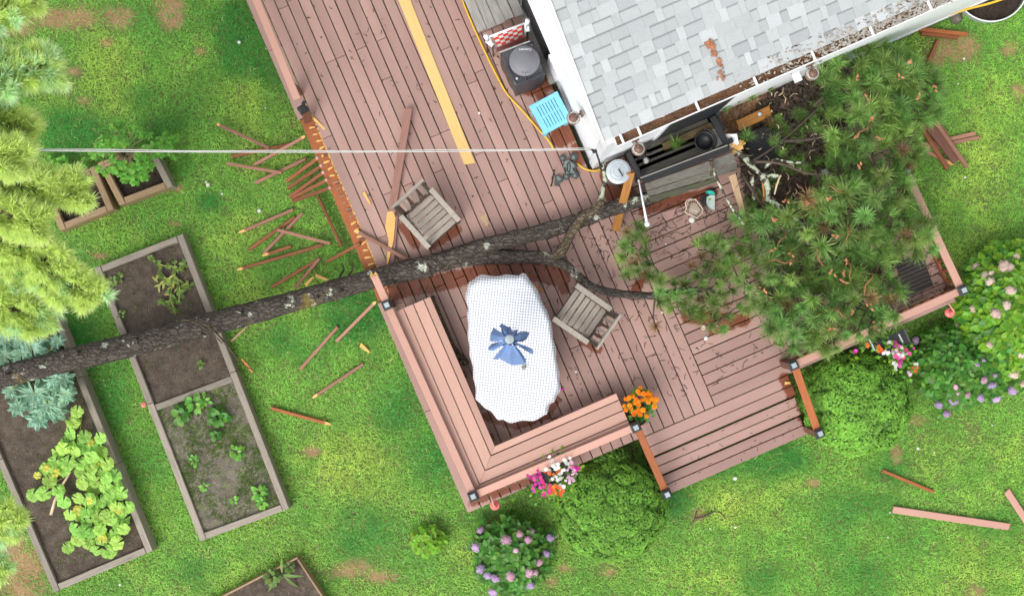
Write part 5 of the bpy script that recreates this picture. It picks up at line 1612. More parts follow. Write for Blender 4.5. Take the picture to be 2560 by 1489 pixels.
stick('orange_rail', 'bright orange stained rail lying on the lawn by the house wall', 'board', (2296,73), (2420,87), 9.5, .10,.10, .05, M['orange'])
stick('red_brown_rail', 'dark red brown rail lying along the bright orange one', 'board', (2300,84), (2396,95), 8, .05,.05, .05, M['stickbrown'])
stick('red_brown_rail', 'short red brown rail upright in the grass beside the pine boughs', 'board', (2345,100), (2318,160), 8, .06,.05, .05, M['stickbrown'])
stick('pink_board', 'wide flat pink board on the lawn at lower right', 'board', (2229,1272), (2525,1316), 17, .05,.05, .034, M['rail'])
stick('pink_board', 'wide pink board cut off by the right edge of the picture', 'board', (2514,1222), (2585,1330), 16, .05,.05, .034, M['rail'])
for lb, p0, p1, w, z, mt in [('yellow splinter of torn wood against the trunk, left piece', Z8(770,1330), Z8(830,1265), 8, .10, 'fresh'),('yellow splinter of torn wood beside the trunk, right piece', Z8(840,1250), Z8(950,1295), 9, .06, 'fresh'),
   ('thick yellow splinter on the lawn between the two lone balusters', Z3(995,700), Z3(1075,770), 11, .03, 'fresh'),('thin yellow stick poking out below the trunk near the middle bed', Z3(50,685), Z3(195,545), 6, .06, 'tan'),
   ('yellow splinter lying on the deck boards left of the grey chair', (908,478), (928,513), 8, DZ+.012, 'fresh'),('pale wood chip on the landing beside the right stair rail', (1960,957), (1978,956), 8, DZ+.012, 'fresh'),
   ('flat pale board worn into the deck right of the yellow plank', (1205,535), (1222,566), 22, DZ+.003, 'tan'),('small red brown splinter by the top corner of the tablecloth', (1332,710), (1358,730), 8, DZ+.02, 'splint')]:
    stick('splinter', lb, 'splinter', p0, p1, w, z, z, .02 if z < DZ else .016, M[mt], None, (), .5)
stick('yellow_plank', 'long new yellow plank lying on the upper deck', 'plank', (975,-90), (1177,416), 28, DZ+.002, DZ+.002, .024, M['plank'])
o = stick('broken_handrail', 'long brown handrail snapped to a yellow splintered point, lying on the deck by the chair', 'board', (1022,268), (978,540), 19, DZ+.09, DZ+.04, .034, M['handrail'])
m2 = MB()
pts = [at(*p, DZ+.06) for p in [(968,530),(982,527),(989,545),(984,600),(975,640),(970,662),(966,658),(972,600),(963,570)]]
m2.prism([(p.x, p.y) for p in pts], DZ+.02, DZ+.064); m2.obj('splintered_end', M['fresh'], o)
m2 = MB()
pts = [at(*p, DZ+.05) for p in [(986,535),(995,540),(990,600),(984,665),(973,668),(980,610)]]
m2.prism([(p.x, p.y) for p in pts], DZ+.01, DZ+.052); m2.obj('split_half', M['handrail'], o)
# mossy branch along the bench
mb, *_ = bark_tube([(1078,742,DZ+.06,8),(1092,775,DZ+.06,7),(1108,812,DZ+.06,7),(1124,850,DZ+.05,7),(1142,880,DZ+.05,8),(1160,897,DZ+.05,7),(1172,908,DZ+.04,4)], 8, 6, .35, 3)
for pp in ([(1142,880),(1150,912),(1172,910)],[(1150,895),(1162,915)],[(1085,755),(1080,738)]):
    mb.tube([at(x,y,DZ+.05) for x,y in pp], [.02,.012,.01][:len(pp)], 6)
tag(mb.obj('mossy_branch', M['barkbrown'], smooth=True), 'dark mossy branch lying along the front of the long bench seat', 'branch')
# twigs on the stairs side lawn and the little branch there
mb = MB(); mb.tube([at(x,y,.04) for x,y in [(1738,1295),(1760,1290),(1785,1278),(1800,1280),(1815,1296)]], [.012,.012,.010,.008,.005], 6)
mb.tube([at(x,y,.04) for x,y in [(1742,1275),(1735,1300),(1728,1312)]], .006, 5)
tag(mb.obj('fallen_twig', M['twig'], smooth=True), 'curved bare twig on the lawn below the steps', 'twig')

# ---------------------------------------------------------------- garden chairs
def garden_chair(label, c, fwd):
    t = thing('garden_chair', label, 'chair', (0,0,0), 'slatted wooden armchairs on the deck')
    m = M['chair']
    def bx(name, l, w, h, p, mat=m, ry=0, rx=0, rz=0, parent=t, c=.004):
        mb = MB(); mb.box(l, w, h, c=c); return mb.obj(name, mat, parent, TM(p, rz, ry, rx))
    W2 = .255
    for k in range(6): bx('seat_slat', .46, .068, .02, (0, .215-.083*k, .42-.012*k), rx=.14)
    for s in (-1, 1):
        bx('arm', .068, .54, .026, (s*(W2), .01, .62))
        bx('leg', .05, .055, .62, (s*W2*.93, .225, .31), M['chairdark'])
        bx('leg', .05, .055, .60, (s*W2*.93, -.235, .30), M['chairdark'])
        bx('side_rail', .03, .46, .06, (s*W2*.9, 0, .385), M['chairdark'])
        bx('back_post', .045, .04, .52, (s*(W2-.03), -.30, .68), M['chairdark'], rx=.25)
    bx('front_rail', .46, .025, .06, (0, .25, .385), M['chairdark'])
    bx('back_rail', .53, .032, .055, (0, -.365, .93), rx=.25)
    bx('back_rail', .46, .025, .05, (0, -.25, .50), M['chairdark'], rx=.25)
    for k in range(6): bx('back_slat', .036, .016, .42, (-.19+.076*k, -.305, .71), M['chairdark'] if k % 2 else m, rx=.25)
    fw = Vector((fwd[0], -fwd[1], 0)).normalized()
    t.matrix_basis = TM(at(c[0], c[1], DZ), math.atan2(-fw.x, fw.y))
    return t
# centres are where the chair stands (deck level)
def deckpt(px, py, z):   # pixel of something at height z above ground -> pixel at deck level
    k = (ZC-z)/(ZC-DZ); return (CX + (px-CX)*k, CY + (py-CY)*k)
garden_chair('silvered slatted wooden chair above the fallen trunk, facing down to the right', deckpt(1076,547,.98), (.67,.75))
garden_chair('silvered slatted wooden chair right of the table, its back to the lower right', deckpt(1455,785,.98), (-.82,-.57))

# ---------------------------------------------------------------- table, cloth, umbrella
TZ = DZ + .74
tb = thing('oval_table', 'oval garden table hidden under the dotted white cloth', 'table', at(1284,876,DZ))
def Z4(x, y): return (900+x*.3412, 640+y*.3412)
OUT = [Z4(x, y) for x, y in [(790,235),(822,180),(870,152),(960,148),(1060,146),(1150,140),(1200,138),(1256,190),(1292,250),(1330,330),(1368,410),(1395,470),(1404,540),(1420,620),(1432,700),(1446,790),(1458,880),(1466,950),(1452,1000),(1432,1040),(1400,1075),(1378,1110),(1356,1160),(1290,1188),(1200,1205),(1110,1210),(1050,1200),(1010,1180),(960,1140),(915,1100),(862,1060),(850,1020),(845,940),(832,860),(822,780),(804,700),(798,620),(792,540),(790,450),(792,390),(780,320)]]
cxp, cyp = Z4(1115, 680)
mb = MB()
Pt = [at(cxp + (x-cxp)*.86, cyp + (y-cyp)*.90, TZ-.03) for x, y in OUT]
mb.prism([(p.x, p.y) for p in Pt], TZ-.045, TZ-.012); mb.obj('tabletop', M['chairdark'], tb)
for x, y in ((1215,760),(1310,760),(1240,1000),(1335,1000)):
    mb = MB(); mb.box(.07,.07,TZ-.05-DZ); p = at(x, y, DZ); mb.obj('leg', M['chairdark'], tb, TM((p.x,p.y,(TZ-.05+DZ)/2), .1))
# cloth
NA, NRr = 164, 34
def outl(f):
    # arc-length-ish interpolation of the outline
    x = f*len(OUT); i = int(x) % len(OUT); t = x - int(x)
    a, b, c, d = OUT[i-1], OUT[i], OUT[(i+1)%len(OUT)], OUT[(i+2)%len(OUT)]
    def cr(p0,p1,p2,p3): return .5*(2*p1+(p2-p0)*t+(2*p0-5*p1+4*p2-p3)*t*t+(3*p1-p0-3*p2+p3)*t**3)
    return cr(a[0],b[0],c[0],d[0]), cr(a[1],b[1],c[1],d[1])
mb = MB(); vs = []; fs = []
for j in range(NRr+1):
    for i in range(NA):
        ox, oy = outl(i/NA)
        t = j/NRr
        tt = min(t/.9, 1.0)
        z = TZ
        fr = .045 + .95*tt*.955 if t <= .9 else None
        if t <= .9:
            f = .04 + .92*tt
            if tt > .9: z -= .012*((tt-.9)/.1)**2
        else:
            h = (t-.9)/.1
            f = .96 + .05*h + .012*math.sin(i*.83)*h + .010*mnoise.noise((i*.19, h, 2))*h
            z -= .012 + .17*h
        px, py = cxp + (ox-cxp)*f, cyp + (oy-cyp)*f
        p = at(px, py, z)
        top = max(0, 1 - ((py-690)/95)) if py < 785 else 0          # gathered end
        lft = max(0, 1 - (px-1168)/40) if px < 1208 else 0
        w_ = min(1, top + .6*lft)
        wr = .010*w_*(mnoise.noise((p.x*11, p.y*26, 4)) + .6*math.sin(p.y*52 + 2*mnoise.noise((p.x*5, p.y*5, 2)))) + min(1, 1.4*(t+.2))*.006*mnoise.noise((p.x*4.5, p.y*4.5, 6)) + .007*abs(mnoise.noise((p.x*2.2+p.y, p.y*1.3, 8)))
        fold = 0
        if abs(p.x - at(1302,0,TZ).x) < .01: fold = .003
        vs.append((p.x, p.y, z + wr + fold))
for j in range(NRr):
    for i in range(NA):
        fs.append((j*NA+i, (j+1)*NA+i, (j+1)*NA+(i+1)%NA, j*NA+(i+1)%NA))
mb.add(vs, fs)
t = NT('dotted white oilcloth')
v = t.coords()
mp = t.new('ShaderNodeMapping'); mp.inputs['Rotation'].default_value = (0,0,math.radians(6)); mp.inputs['Scale'].default_value = (1/.0345,1/.0345,0)
wob = t.vmath('MULTIPLY', t.vmath('SUBTRACT', t.new('ShaderNodeTexNoise').outputs['Color'], (.5,.5,.5)), (.6,.6,0))
for nd in t.n:
    if nd.type == 'TEX_NOISE': nd.inputs['Scale'].default_value = 1.6; t.l.new(v, nd.inputs['Vector'])
t.l.new(v, mp.inputs['Vector'])
cell = t.vmath('SUBTRACT', t.vmath('FRACTION', t.vmath('ADD', mp.outputs[0], wob)), (.5,.5,0))
sx = t.new('ShaderNodeSeparateXYZ'); t.l.new(cell, sx.inputs[0])
dist = t.math('SQRT', t.math('ADD', t.math('POWER', sx.outputs[0], 2), t.math('POWER', sx.outputs[1], 2)))
col = t.mix(t.ramp(dist, .30, .21), (.80,.81,.83), (.15,.18,.30))
M['cloth'] = t.done(col, .55)
cl = mb.obj('tablecloth', M['cloth'], smooth=True)
tag(cl, 'white oilcloth with small grey blue dots draped over the oval table', 'tablecloth')
# closed umbrella standing in the table
ub = thing('patio_umbrella', 'closed blue patio umbrella with a grey cap standing through the table', 'umbrella', at(1272,850,DZ))
UZ = 2.55
def ZU(x, y, z): return at(1160+x/8.145, 780+y/8.145, z)
uc = ZU(925, 550, UZ)
mb = MB(); mb.tube([(uc.x,uc.y,DZ),(uc.x,uc.y,UZ)], .019, 12); mb.obj('pole', M['white'], ub, smooth=True)
mb = MB(); mb.lathe([(.035,-.03),(.054,-.015),(.054,.008),(.044,.018),(.012,.022)], 24, TM(uc)); mb.box(.014,.075,.008, TM(uc + Vector((0,0,.023)), .03)); mb.obj('cap', M['lens'], ub, smooth=False)
PET = [[(600,310),(540,440),(530,590)],[(720,280),(765,225),(880,290),(960,330)],[(1130,400),(1270,385),(1335,425),(1270,560),(1190,600)],[(1250,690),(1380,745),(1425,800),(1400,860),(1360,840)],[(1265,960),(1250,1050),(1130,1075),(980,1080),(860,1030)],
       [(860,1010),(760,980),(705,915)],[(690,965),(585,960),(640,880)],[(590,795),(500,770),(495,720),(560,640)]]
for i, pet in enumerate(PET):
    mb = MB()
    n = len(pet); a = Vector((uc.x, uc.y, 0))
    zt = UZ - .03
    c0 = sum((Vector((q[0],q[1],0)) for q in pet), Vector())/n
    outer = [ZU(x, y, UZ-.42 + .05*math.sin(i*2.1+k)) for k,(x, y) in enumerate(pet)]
    mid = [a + (Vector((p.x,p.y,0))-a)*.55 for p in outer]
    inn = [a + (Vector((p.x,p.y,0))-a)*.22 for p in outer]
    ctr = sum(mid, Vector())/n; mid = [p + (p-ctr)*.25 for p in mid]
    vs = [(p.x,p.y,zt) for p in inn] + [(p.x,p.y,UZ-.12 + (.012 if k%2 else -.02)) for k,p in enumerate(mid)] + [tuple(p) for p in outer]
    fs = []
    for r in range(2):
        for k in range(n-1): fs.append((r*n+k, (r+1)*n+k, (r+1)*n+k+1, r*n+k+1))
    # folded under edges give the cloth thickness
    b = len(vs)
    vs += [(p[0]*.94+uc.x*.06, p[1]*.94+uc.y*.06, p[2]-.055) for p in vs[2*n:3*n]]
    for k in range(n-1): fs.append((2*n+k, b+k, b+k+1, 2*n+k+1))
    mb.add(vs, fs); mb.obj('canopy_panel', M['umbrella'], ub)
mb = MB()
for k in range(8):
    a = k*math.pi/4 + .3
    mb.tube([(uc.x+.03*math.cos(a), uc.y+.03*math.sin(a), UZ-.05), (uc.x+.055*math.cos(a), uc.y+.055*math.sin(a), UZ-.75)], .008, 5)
mb.obj('ribs', M['umbrella'], ub)
mb = MB(); vs = []; fs = []
for r_, z in ((.05,UZ-.035),(.085,UZ-.16),(.11,UZ-.45),(.06,UZ-.75)):
    for k in range(32):
        a = k*math.pi/16; q = r_*(1 + .28*math.cos(8*a))
        vs.append((uc.x+q*math.cos(a), uc.y+q*math.sin(a), z))
for j in range(3):
    for k in range(32): fs.append((j*32+k, j*32+(k+1)%32, (j+1)*32+(k+1)%32, (j+1)*32+k))
mb.add(vs, fs); mb.obj('folded_canopy', M['umbrella'], ub)
mb = MB(); mb.box(.05,.04,.05, TM(ZU(1215,1130,TZ+.03), .5), c=.01); mb.tube([ZU(1170,1100,TZ+.06), ZU(1270,1085,TZ+.065)], .006, 5)
tag(mb.obj('umbrella_crank', M['grey']), 'small grey crank knob lying under the edge of the blue umbrella', 'knob')

# ---------------------------------------------------------------- things along the west wall
gb = thing('weathered_table', 'weathered grey slatted wooden table against the house at the top', 'table', W(2.62,-7.2,DZ))
for k in range(5):
    u = 2.63 + k*.128
    mb = MB(); mb.box(2.6, .120, .035, c=.005); q = W(u, -6.97 + R.uniform(-.012,.012), DZ+.42); mb.obj('plank', M['grey'], gb, TM(q, DROT+math.pi/2 + R.uniform(-.004,.004)))
for u in (2.65,3.1):
    for v in (-5.9,-8.0):
        mb = MB(); mb.box(.08,.08,.40); mb.obj('leg', M['grey'], gb, TM(W(u,v,DZ+.2), DROT))
for v in (-5.95,-8.0):
    mb = MB(); mb.box(.62,.04,.09); mb.obj('cross_rail', M['darkwood'], gb, TM(W(2.88,v,DZ+.355), DROT))
# folding lawn chair with red and white webbing
def Zc(x, y, z): return at(1140+x/9.692, y/9.692, z)
lc = thing('webbed_lawn_chair', 'white framed lawn chair with red and white checked webbing, behind the covered grill', 'chair', W(2.75,-5.75,DZ))
zt = DZ + .80; zs = DZ + .40
A = Zc(790,900,zt); B = Zc(1680,560,zt); C = Zc(940,1180,zs); D_ = Zc(1690,880,zs)
def Q(fx, fy): return A.lerp(B, fx).lerp(C.lerp(D_, fx), fy)
mb = MB()
for s0, s1 in (((0,0),(0,1)),((1,0),(1,1)),((0,0),(1,0))):
    mb.tube([Q(*s0), Q(*s1)], .014, 8)
mb.obj('frame', M['white'], lc, smooth=True)
for j in range(5):
    for i in range(6):
        x0, x1 = .10+.80*i/6+.006, .10+.80*(i+1)/6-.006
        y0, y1 = .03+.94*j/5, .03+.94*(j+1)/5
        lift = .012 if (i+j) % 2 else .002
        mb = MB(); N3 = Vector((0,0,1))
        p = [Q(x0,y0), Q(x1,y0), Q(x1,y1), Q(x0,y1)]
        m_ = [Q(x0,(y0+y1)/2)+N3*lift*1.2, Q(x1,(y0+y1)/2)+N3*lift*1.2]
        mb.add([p[0],p[1],m_[1],m_[0],p[2],p[3]], [(3,2,1,0),(5,4,2,3)])
        mb.obj('web_strap', M['red'] if (i+j) % 2 else M['webwhite'], lc)
for fx in (-.06, 1.06):
    mb = MB(); e = Q(fx, -.02); f_ = Q(fx, 1.0)
    e2 = Vector((e.x,e.y,DZ+.64)); f2 = Vector((f_.x,f_.y,DZ+.62))
    mb.box((f2-e2).length*1.1, .05, .028, bar_mat(e2, f2), c=.008); mb.obj('armrest', M['white'], lc)
    mb = MB(); mb.tube([Q(fx,-.15), Q(fx,.0)+Vector((0,0,.02)), Q(fx,.15)], .03, 10); mb.obj('arm_joint', M['white'], lc, smooth=True)
    mb = MB(); mb.tube([e2, (e2.x,e2.y,DZ)], .012, 6); mb.tube([f2, (f2.x,f2.y,DZ)], .012, 6); mb.obj('leg', M['black'], lc)
mb = MB(); q = [Q(.05,1.0), Q(.95,1.0), Zc(1750,960,zs-.02), Zc(980,1260,zs-.02)]
mb.add(q, [(0,1,2,3)]); mb.add([p - Vector((0,0,.02)) for p in q], [(3,2,1,0)]); mb.obj('seat_sling', M['terracotta'], lc)
# covered grill
def Zg(x, y, z): return at(1120+x/4.261, y/4.261, z)
gr = thing('covered_grill', 'grill under a dark grey vinyl cover with a round lid bulge and white lettering', 'grill', W(2.8,-5.2,DZ))
gz0 = DZ + .80
base = [Zg(x, y, gz0) for x, y in [(555,565),(905,445),(1035,770),(925,840),(840,865),(720,912)]]
mb = MB()
n = len(base); cen = sum(base, Vector())/n
ring = lambda f, z: [(cen.x+(p.x-cen.x)*f, cen.y+(p.y-cen.y)*f, z) for p in base]
def dense(pts, k=6):
    out = []
    for i in range(len(pts)):
        a, b = Vector(pts[i]), Vector(pts[(i+1)%len(pts)])
        out += [a.lerp(b, j/k) for j in range(k)]
    return out
rr = [dense(ring(1.02, DZ+.05)), dense(ring(1.0, gz0-.03)), dense(ring(.965, gz0)), dense(ring(.90, gz0-.012)), dense(ring(.5, gz0-.015))]
m_ = len(rr[0]); vs = []; fs = []
for k, r_ in enumerate(rr):
    for i, p in enumerate(r_):
        w_ = .016*mnoise.noise((p.x*9, p.y*9, k*1.3)); vs.append((p.x+w_*(k<2), p.y+w_*(k<2), p.z+.6*w_*(k>1)))
for k in range(len(rr)-1):
    for i in range(m_): fs.append((k*m_+i, k*m_+(i+1)%m_, (k+1)*m_+(i+1)%m_, (k+1)*m_+i))
fs.append(tuple((len(rr)-1)*m_+i for i in range(m_)))
mb.add(vs, fs); mb.obj('cover', M['cover'], gr, smooth=True)
lc_ = Zg(815, 650, gz0); lr = 165/4.261*(ZC-gz0)/F
mb = MB(); mb.lathe([(lr,-.02),(lr,.006),(lr*.975,.016),(lr*.93,.022),(lr*.68,.025),(lr*.62,.033),(lr*.2,.036),(.005,.037)], 48, TM(lc_)); mb.obj('lid_bulge', M['coverlid'], gr, smooth=True)
mb = MB()
for a0, l in ((-1.75,.10),(-1.5,.13),(-1.3,.12),(-1.1,.09)):
    p = lc_ + Vector((math.cos(a0)*lr*.75, math.sin(a0)*lr*.75, .022)); mb.tube([p, p + Vector((math.cos(a0)*l, math.sin(a0)*l, -.04))], [.007,.004], 6)
mb.obj('cover_crease', M['cover'], gr, smooth=True)
p = Zg(735, 838, gz0+.01); mb = MB(); mb.lathe([(.016,0),(.014,.01),(.004,.014)], 10, TM(p)); mb.obj('toggle', M['steel'], gr)
a, b = Zg(550,560,gz0-.02), Zg(872,440,gz0-.02); mb = MB(); mb.tube([a, b], .008, 6); mb.obj('metal_edge', M['steel'], gr)
fc_ = bpy.data.curves.new('lettering', 'FONT'); fc_.body = 'Cuisinart'; fc_.size = .05; fc_.extrude = .0008; fc_.align_x = 'CENTER'; fc_.align_y = 'CENTER'
tmp = bpy.data.objects.new('lettering_source', fc_); COL.objects.link(tmp)
bpy.context.view_layer.update()
me = bpy.data.meshes.new_from_object(tmp.evaluated_get(bpy.context.evaluated_depsgraph_get()))
bpy.data.objects.remove(tmp); me.name = 'lettering'; me.materials.clear(); me.materials.append(M['fwhite_print'] if 'fwhite_print' in M else M['white'])
wd = max(v.co.x for v in me.vertices) - min(v.co.x for v in me.vertices)
link('lettering', me, gr, TM(Zg(824, 529, gz0+.0275) , math.pi + .02, sc=.150/wd))
# blue slotted side table
def Zb(x, y, z): return at(1120+x/4.261, y/4.261, z)
bz = DZ + .46
bt = thing('slotted_side_table', 'light blue plastic side table with a slotted top, under the gable wall lantern', 'table', Zb(1075,1200,DZ))
cor = [Zb(868,1128,bz), Zb(1170,965,bz), Zb(1310,1290,bz), Zb(1025,1435,bz)]
ex = (cor[1]-cor[0]); ey = (cor[3]-cor[0])
lx, ly = ex.length, ey.length; X_ = ex.normalized(); Y_ = (ey - X_*ey.dot(X_)).normalized()
bm4 = Matrix((X_, -Y_, Vector((0,0,1)))).transposed().to_4x4(); bm4.translation = sum(cor, Vector())/4
# top made of slats with open slots between end bars
mb = MB(); ns = 8; sw = .0085
pitch = (lx-.09)/ns
mb.box(lx, .055, .03, TM((0, ly/2-.0275, 0)), c=.005); mb.box(lx, .055, .03, TM((0, -ly/2+.0275, 0)), c=.005); mb.box(lx-.01, .02, .028, TM((0, 0, -.001)))
for k in range(ns):
    w_ = pitch - sw
    x = -lx/2 + .045 + pitch*(k+.5)
    if k == 0: mb.box(w_+.045, ly-.10, .029, TM((x-.0225,0,0)))
    elif k == ns-1: mb.box(w_+.045, ly-.10, .029, TM((x+.0225,0,0)))
    else: mb.box(w_, ly-.10, .029, TM((x,0,0)))
mb.obj('table_top', M['blue'], bt, bm4)
mb = MB(); mb.box(lx-.06, ly-.08, .01); mb.obj('slot_shade', M['slot'], bt, bm4 @ Matrix.Translation((0,0,-.10)))  # dark sheet below the top puts shade into the slots
for sx_, sy_ in ((-1,-1),(1,-1),(1,1),(-1,1)):
    mb = MB(); mb.box(.05,.05,bz-.015-DZ); q = bm4 @ Vector((sx_*(lx/2-.05), sy_*(ly/2-.05), 0)); mb.obj('leg', M['blue'], bt, TM((q.x,q.y,(bz-.015+DZ)/2), DROT))
# yellow extension cord on the deck
def smoothpath(lst, z, n=6): return path([(x,y,z if not callable(z) else z(x,y),1) for x,y in lst], n)[0]
mb = MB(); mb.tube(smoothpath([(1135,-60),(1158,5),(1185,70),(1213,130),(1240,185),(1268,235),(1305,275),(1345,322),(1372,352),(1385,375)], DZ+.014), .0125, 8)
mb.tube(smoothpath([(1442,408),(1455,418),(1470,425),(1488,427),(1504,424),(1512,420)], DZ+.014), .0125, 8)
tag(mb.obj('extension_cord', M['yellow'], smooth=True), 'yellow extension cord running down the deck from the top to the corner of the house', 'cord')
mb = MB(); mb.tube(smoothpath([(2290,72),(2320,58),(2350,45),(2385,33),(2430,20),(2470,10),(2510,-3),(2560,-20)], .22), .016, 8)
tag(mb.obj('yellow_hose', M['yellow'], smooth=True), 'yellow hose along the house wall at the top right', 'hose')
# lobed rubber things on the cord
def Zl(x, y, z): return at(1360+x/9.1625, 360+y/9.1625, z)
lo = thing('lobed_outlet_block', 'dark grey green lobed block with a central handle, at the end of the yellow cord', 'outlet block', Zl(590,500,DZ))
mb = MB()
mb.prism([tuple(Zl(x,y,DZ+.05)[:2]) for x,y in [(440,400),(700,400),(770,520),(690,600),(760,720),(620,700),(560,730),(470,700),(500,600),(430,520)]], DZ+.002, DZ+.05); mb.obj('body', M['lobed'], lo)
for x, y, r in [(430,320,70),(680,300,92),(520,740,78),(715,720,80),(470,510,50),(690,510,62)]:
    mb = MB(); r_ = r/9.1625*(ZC-DZ)/F; mb.lathe([(r_*1.05,0),(r_*1.05,.045),(r_*.9,.062),(r_*.55,.066),(r_*.5,.058),(.002,.058)], 16, TM(Zl(x,y,DZ+.003))); mb.obj('lobe', M['lobed'], lo, smooth=False)
    mb = MB(); mb.box(r_*.7, r_*.8, .012, TM(Zl(x-5,y,DZ+.072), .3), c=.004); mb.obj('lobe_plate', M['lobedtop'], lo)
mb = MB(); mb.prism([tuple(Zl(x,y,DZ+.07)[:2]) for x,y in [(480,390),(560,370),(700,470),(640,560),(720,680),(600,660),(500,690),(530,560),(450,500)]], DZ+.048, DZ+.072); mb.obj('top_plate', M['lobedtop'], lo)
mb = MB(); mb.tube([Zl(565+34*math.cos(a*math.pi/8), 535+115*math.sin(a*math.pi/8), DZ+.078) for a in range(17)], .006, 6, cap=False); mb.obj('handle_ring', M['black'], lo, smooth=True)
l2 = thing('broken_lobed_block', 'smaller dark lobed piece with a short chain, beside the lobed block on the deck', 'plastic part', Zl(330,800,DZ))
mb = MB(); mb.prism([tuple(Zl(x,y,DZ+.05)[:2]) for x,y in [(270,720),(340,700),(440,780),(430,860),(330,900),(330,960),(240,950),(250,830)]], DZ+.002, DZ+.045); mb.obj('body', M['lobed'], l2)
mb = MB(); mb.prism([tuple(Zl(x,y,DZ+.05)[:2]) for x,y in [(290,740),(340,740),(400,800),(340,840),(300,830)]], DZ+.045, DZ+.056); mb.obj('top_plate', M['lobedtop'], l2)
mb = MB(); mb.tube([Zl(x,y,DZ+.05) for x,y in [(230,600),(225,650),(200,780),(190,860),(165,950)]], .009, 6)
for x, y in ((230,605),(195,775),(165,950)): mb.lathe([(.004,-.008),(.015,0),(.004,.012)], 8, TM(Zl(x,y,DZ+.055)))
mb.obj('chain', M['black'], l2)

# ---------------------------------------------------------------- south wall corner
def Z6(x, y, z): return at(1540+x/6.109, 280+y/6.109, z)
tc_ = thing('metal_bin', 'round galvanised bin with a ribbed lid at the corner of the house', 'bin', at(1543,428,DZ))
bzt = DZ + .62
bc = at(1546, 429, bzt); br = 30.5*(ZC-bzt)/F
mb = MB(); mb.lathe([(br*.82,DZ-bzt+.0),(br*.94,-.03),(br*.97,-.03)], 28, TM(bc)); mb.obj('body', M['steel'], tc_, smooth=True)
mb = MB(); mb.lathe([(br*1.0,-.035),(br*1.01,.0),(br*.93,.004),(br*.86,.012),(br*.72,.016),(br*.70,.010),(br*.64,.010),(br*.62,.020),(br*.46,.024),(br*.44,.019),(br*.40,.026),(.003,.030)], 40, TM(bc)); lid = mb.obj('lid', M['steel'], tc_, smooth=False)
mb = MB(); hp = bc + Vector((.0,.0,.03)); mb.box(.012,.11,.02, TM(hp + Vector((.025,-.02,.015)), .55), c=.003); mb.obj('lid_handle', M['black'], tc_)
stick('amber_plank', 'amber varnished plank leaning across the metal bin and down behind the trunk', 'plank', (1578,428), (1538,578), 21, DZ+.66, DZ+.05, .03, M['amber'])
# dark swing bench
sbz = DZ
sb_ = thing('swing_bench', 'dark weathered wooden bench by the glass door, grey planks on its outer side', 'bench', Z6(950,700,DZ))
LBx, RBx = (200,640), (1500,60)
def bb(p0, p1, w, h, mat, name, z0, z1=None, parent=sb_, c=.004):
    a, b = Z6(p0[0], p0[1], z0), Z6(p1[0], p1[1], z1 if z1 is not None else z0)
    mb = MB(); mb.box((b-a).length, w, h, c=c); return mb.obj(name, mat, parent, bar_mat(a, b))
for k in range(4):      # seat slats
    f = k/3
    bb((230+f*140, 655+f*255), (1420+f*150, 175+f*245), .135, .025, M['darkwood'], 'seat_slat', DZ+.40)
bb((185,625),(370,1010), .06, .05, M['black'], 'arm', DZ+.62); bb((1470,75),(1690,500), .075, .05, M['black'], 'arm', DZ+.62)
bb((1545,110),(1625,280), .07, .04, M['black'], 'arm', DZ+.45)
bb((375,1008),(1700,508), .016, .05, M['grey'], 'back_top_edge', DZ+.78)
bb((395,1035),(1715,540), .10, .03, M['black'], 'back_slat', DZ+.70)
for p in ((200,650),(360,1000),(1490,90),(1680,490)):
    q = Z6(*p, DZ+.3); mb = MB(); mb.box(.06,.06,.6); mb.obj('leg', M['black'], sb_, TM((q.x,q.y,DZ+.31), DROT))
def quadplank(corners, zs, th, mat, name, parent=sb_, ragged=False):
    n = 10; vs = []; 
    a, b, c, d = [Z6(x, y, z) for (x, y), z in zip(corners, zs)]
    for k in range(n+1):
        p = a.lerp(b, k/n); q = d.lerp(c, k/n)
        if ragged: q = q + (q-p).normalized()*R.uniform(-.022,.02)
        vs += [p, q, p - Vector((0,0,th)), q - Vector((0,0,th))]
    fs = []
    for k in range(n):
        i = 4*k; j = i+4
        fs += [(i,i+1,j+1,j),(i+2,j+2,j+3,i+3),(i,j,j+2,i+2),(i+1,i+3,j+3,j+1)]
    fs += [(0,2,3,1),(4*n,4*n+1,4*n+3,4*n+2)]
    mb = MB(); mb.add(vs, fs); return mb.obj(name, mat, parent)
M['greyold'] = wood('old mossy grey board', (.19,.18,.155), (.095,.088,.073), objvar=.05, wear=(.12,.12,.085), weart=(.52,.66), bump=.6)
M['greymoss'] = wood('mossy lower board', (.11,.11,.078), (.06,.06,.04), objvar=.05, wear=(.08,.10,.04), weart=(.5,.6), bump=.6)
quadplank([(440,1100),(1790,620),(1835,770),(470,1200)], [DZ+.60,DZ+.60,DZ+.52,DZ+.52], .03, M['greyold'], 'grey_plank')
quadplank([(472,1210),(1838,782),(1850,890),(500,1290)], [DZ+.51,DZ+.51,DZ+.44,DZ+.44], .03, M['greyold'], 'grey_plank')
quadplank([(505,1298),(1560,995),(1570,1075),(530,1385)], [DZ+.42,DZ+.42,DZ+.34,DZ+.34], .03, M['greymoss'], 'mossy_plank', ragged=True)
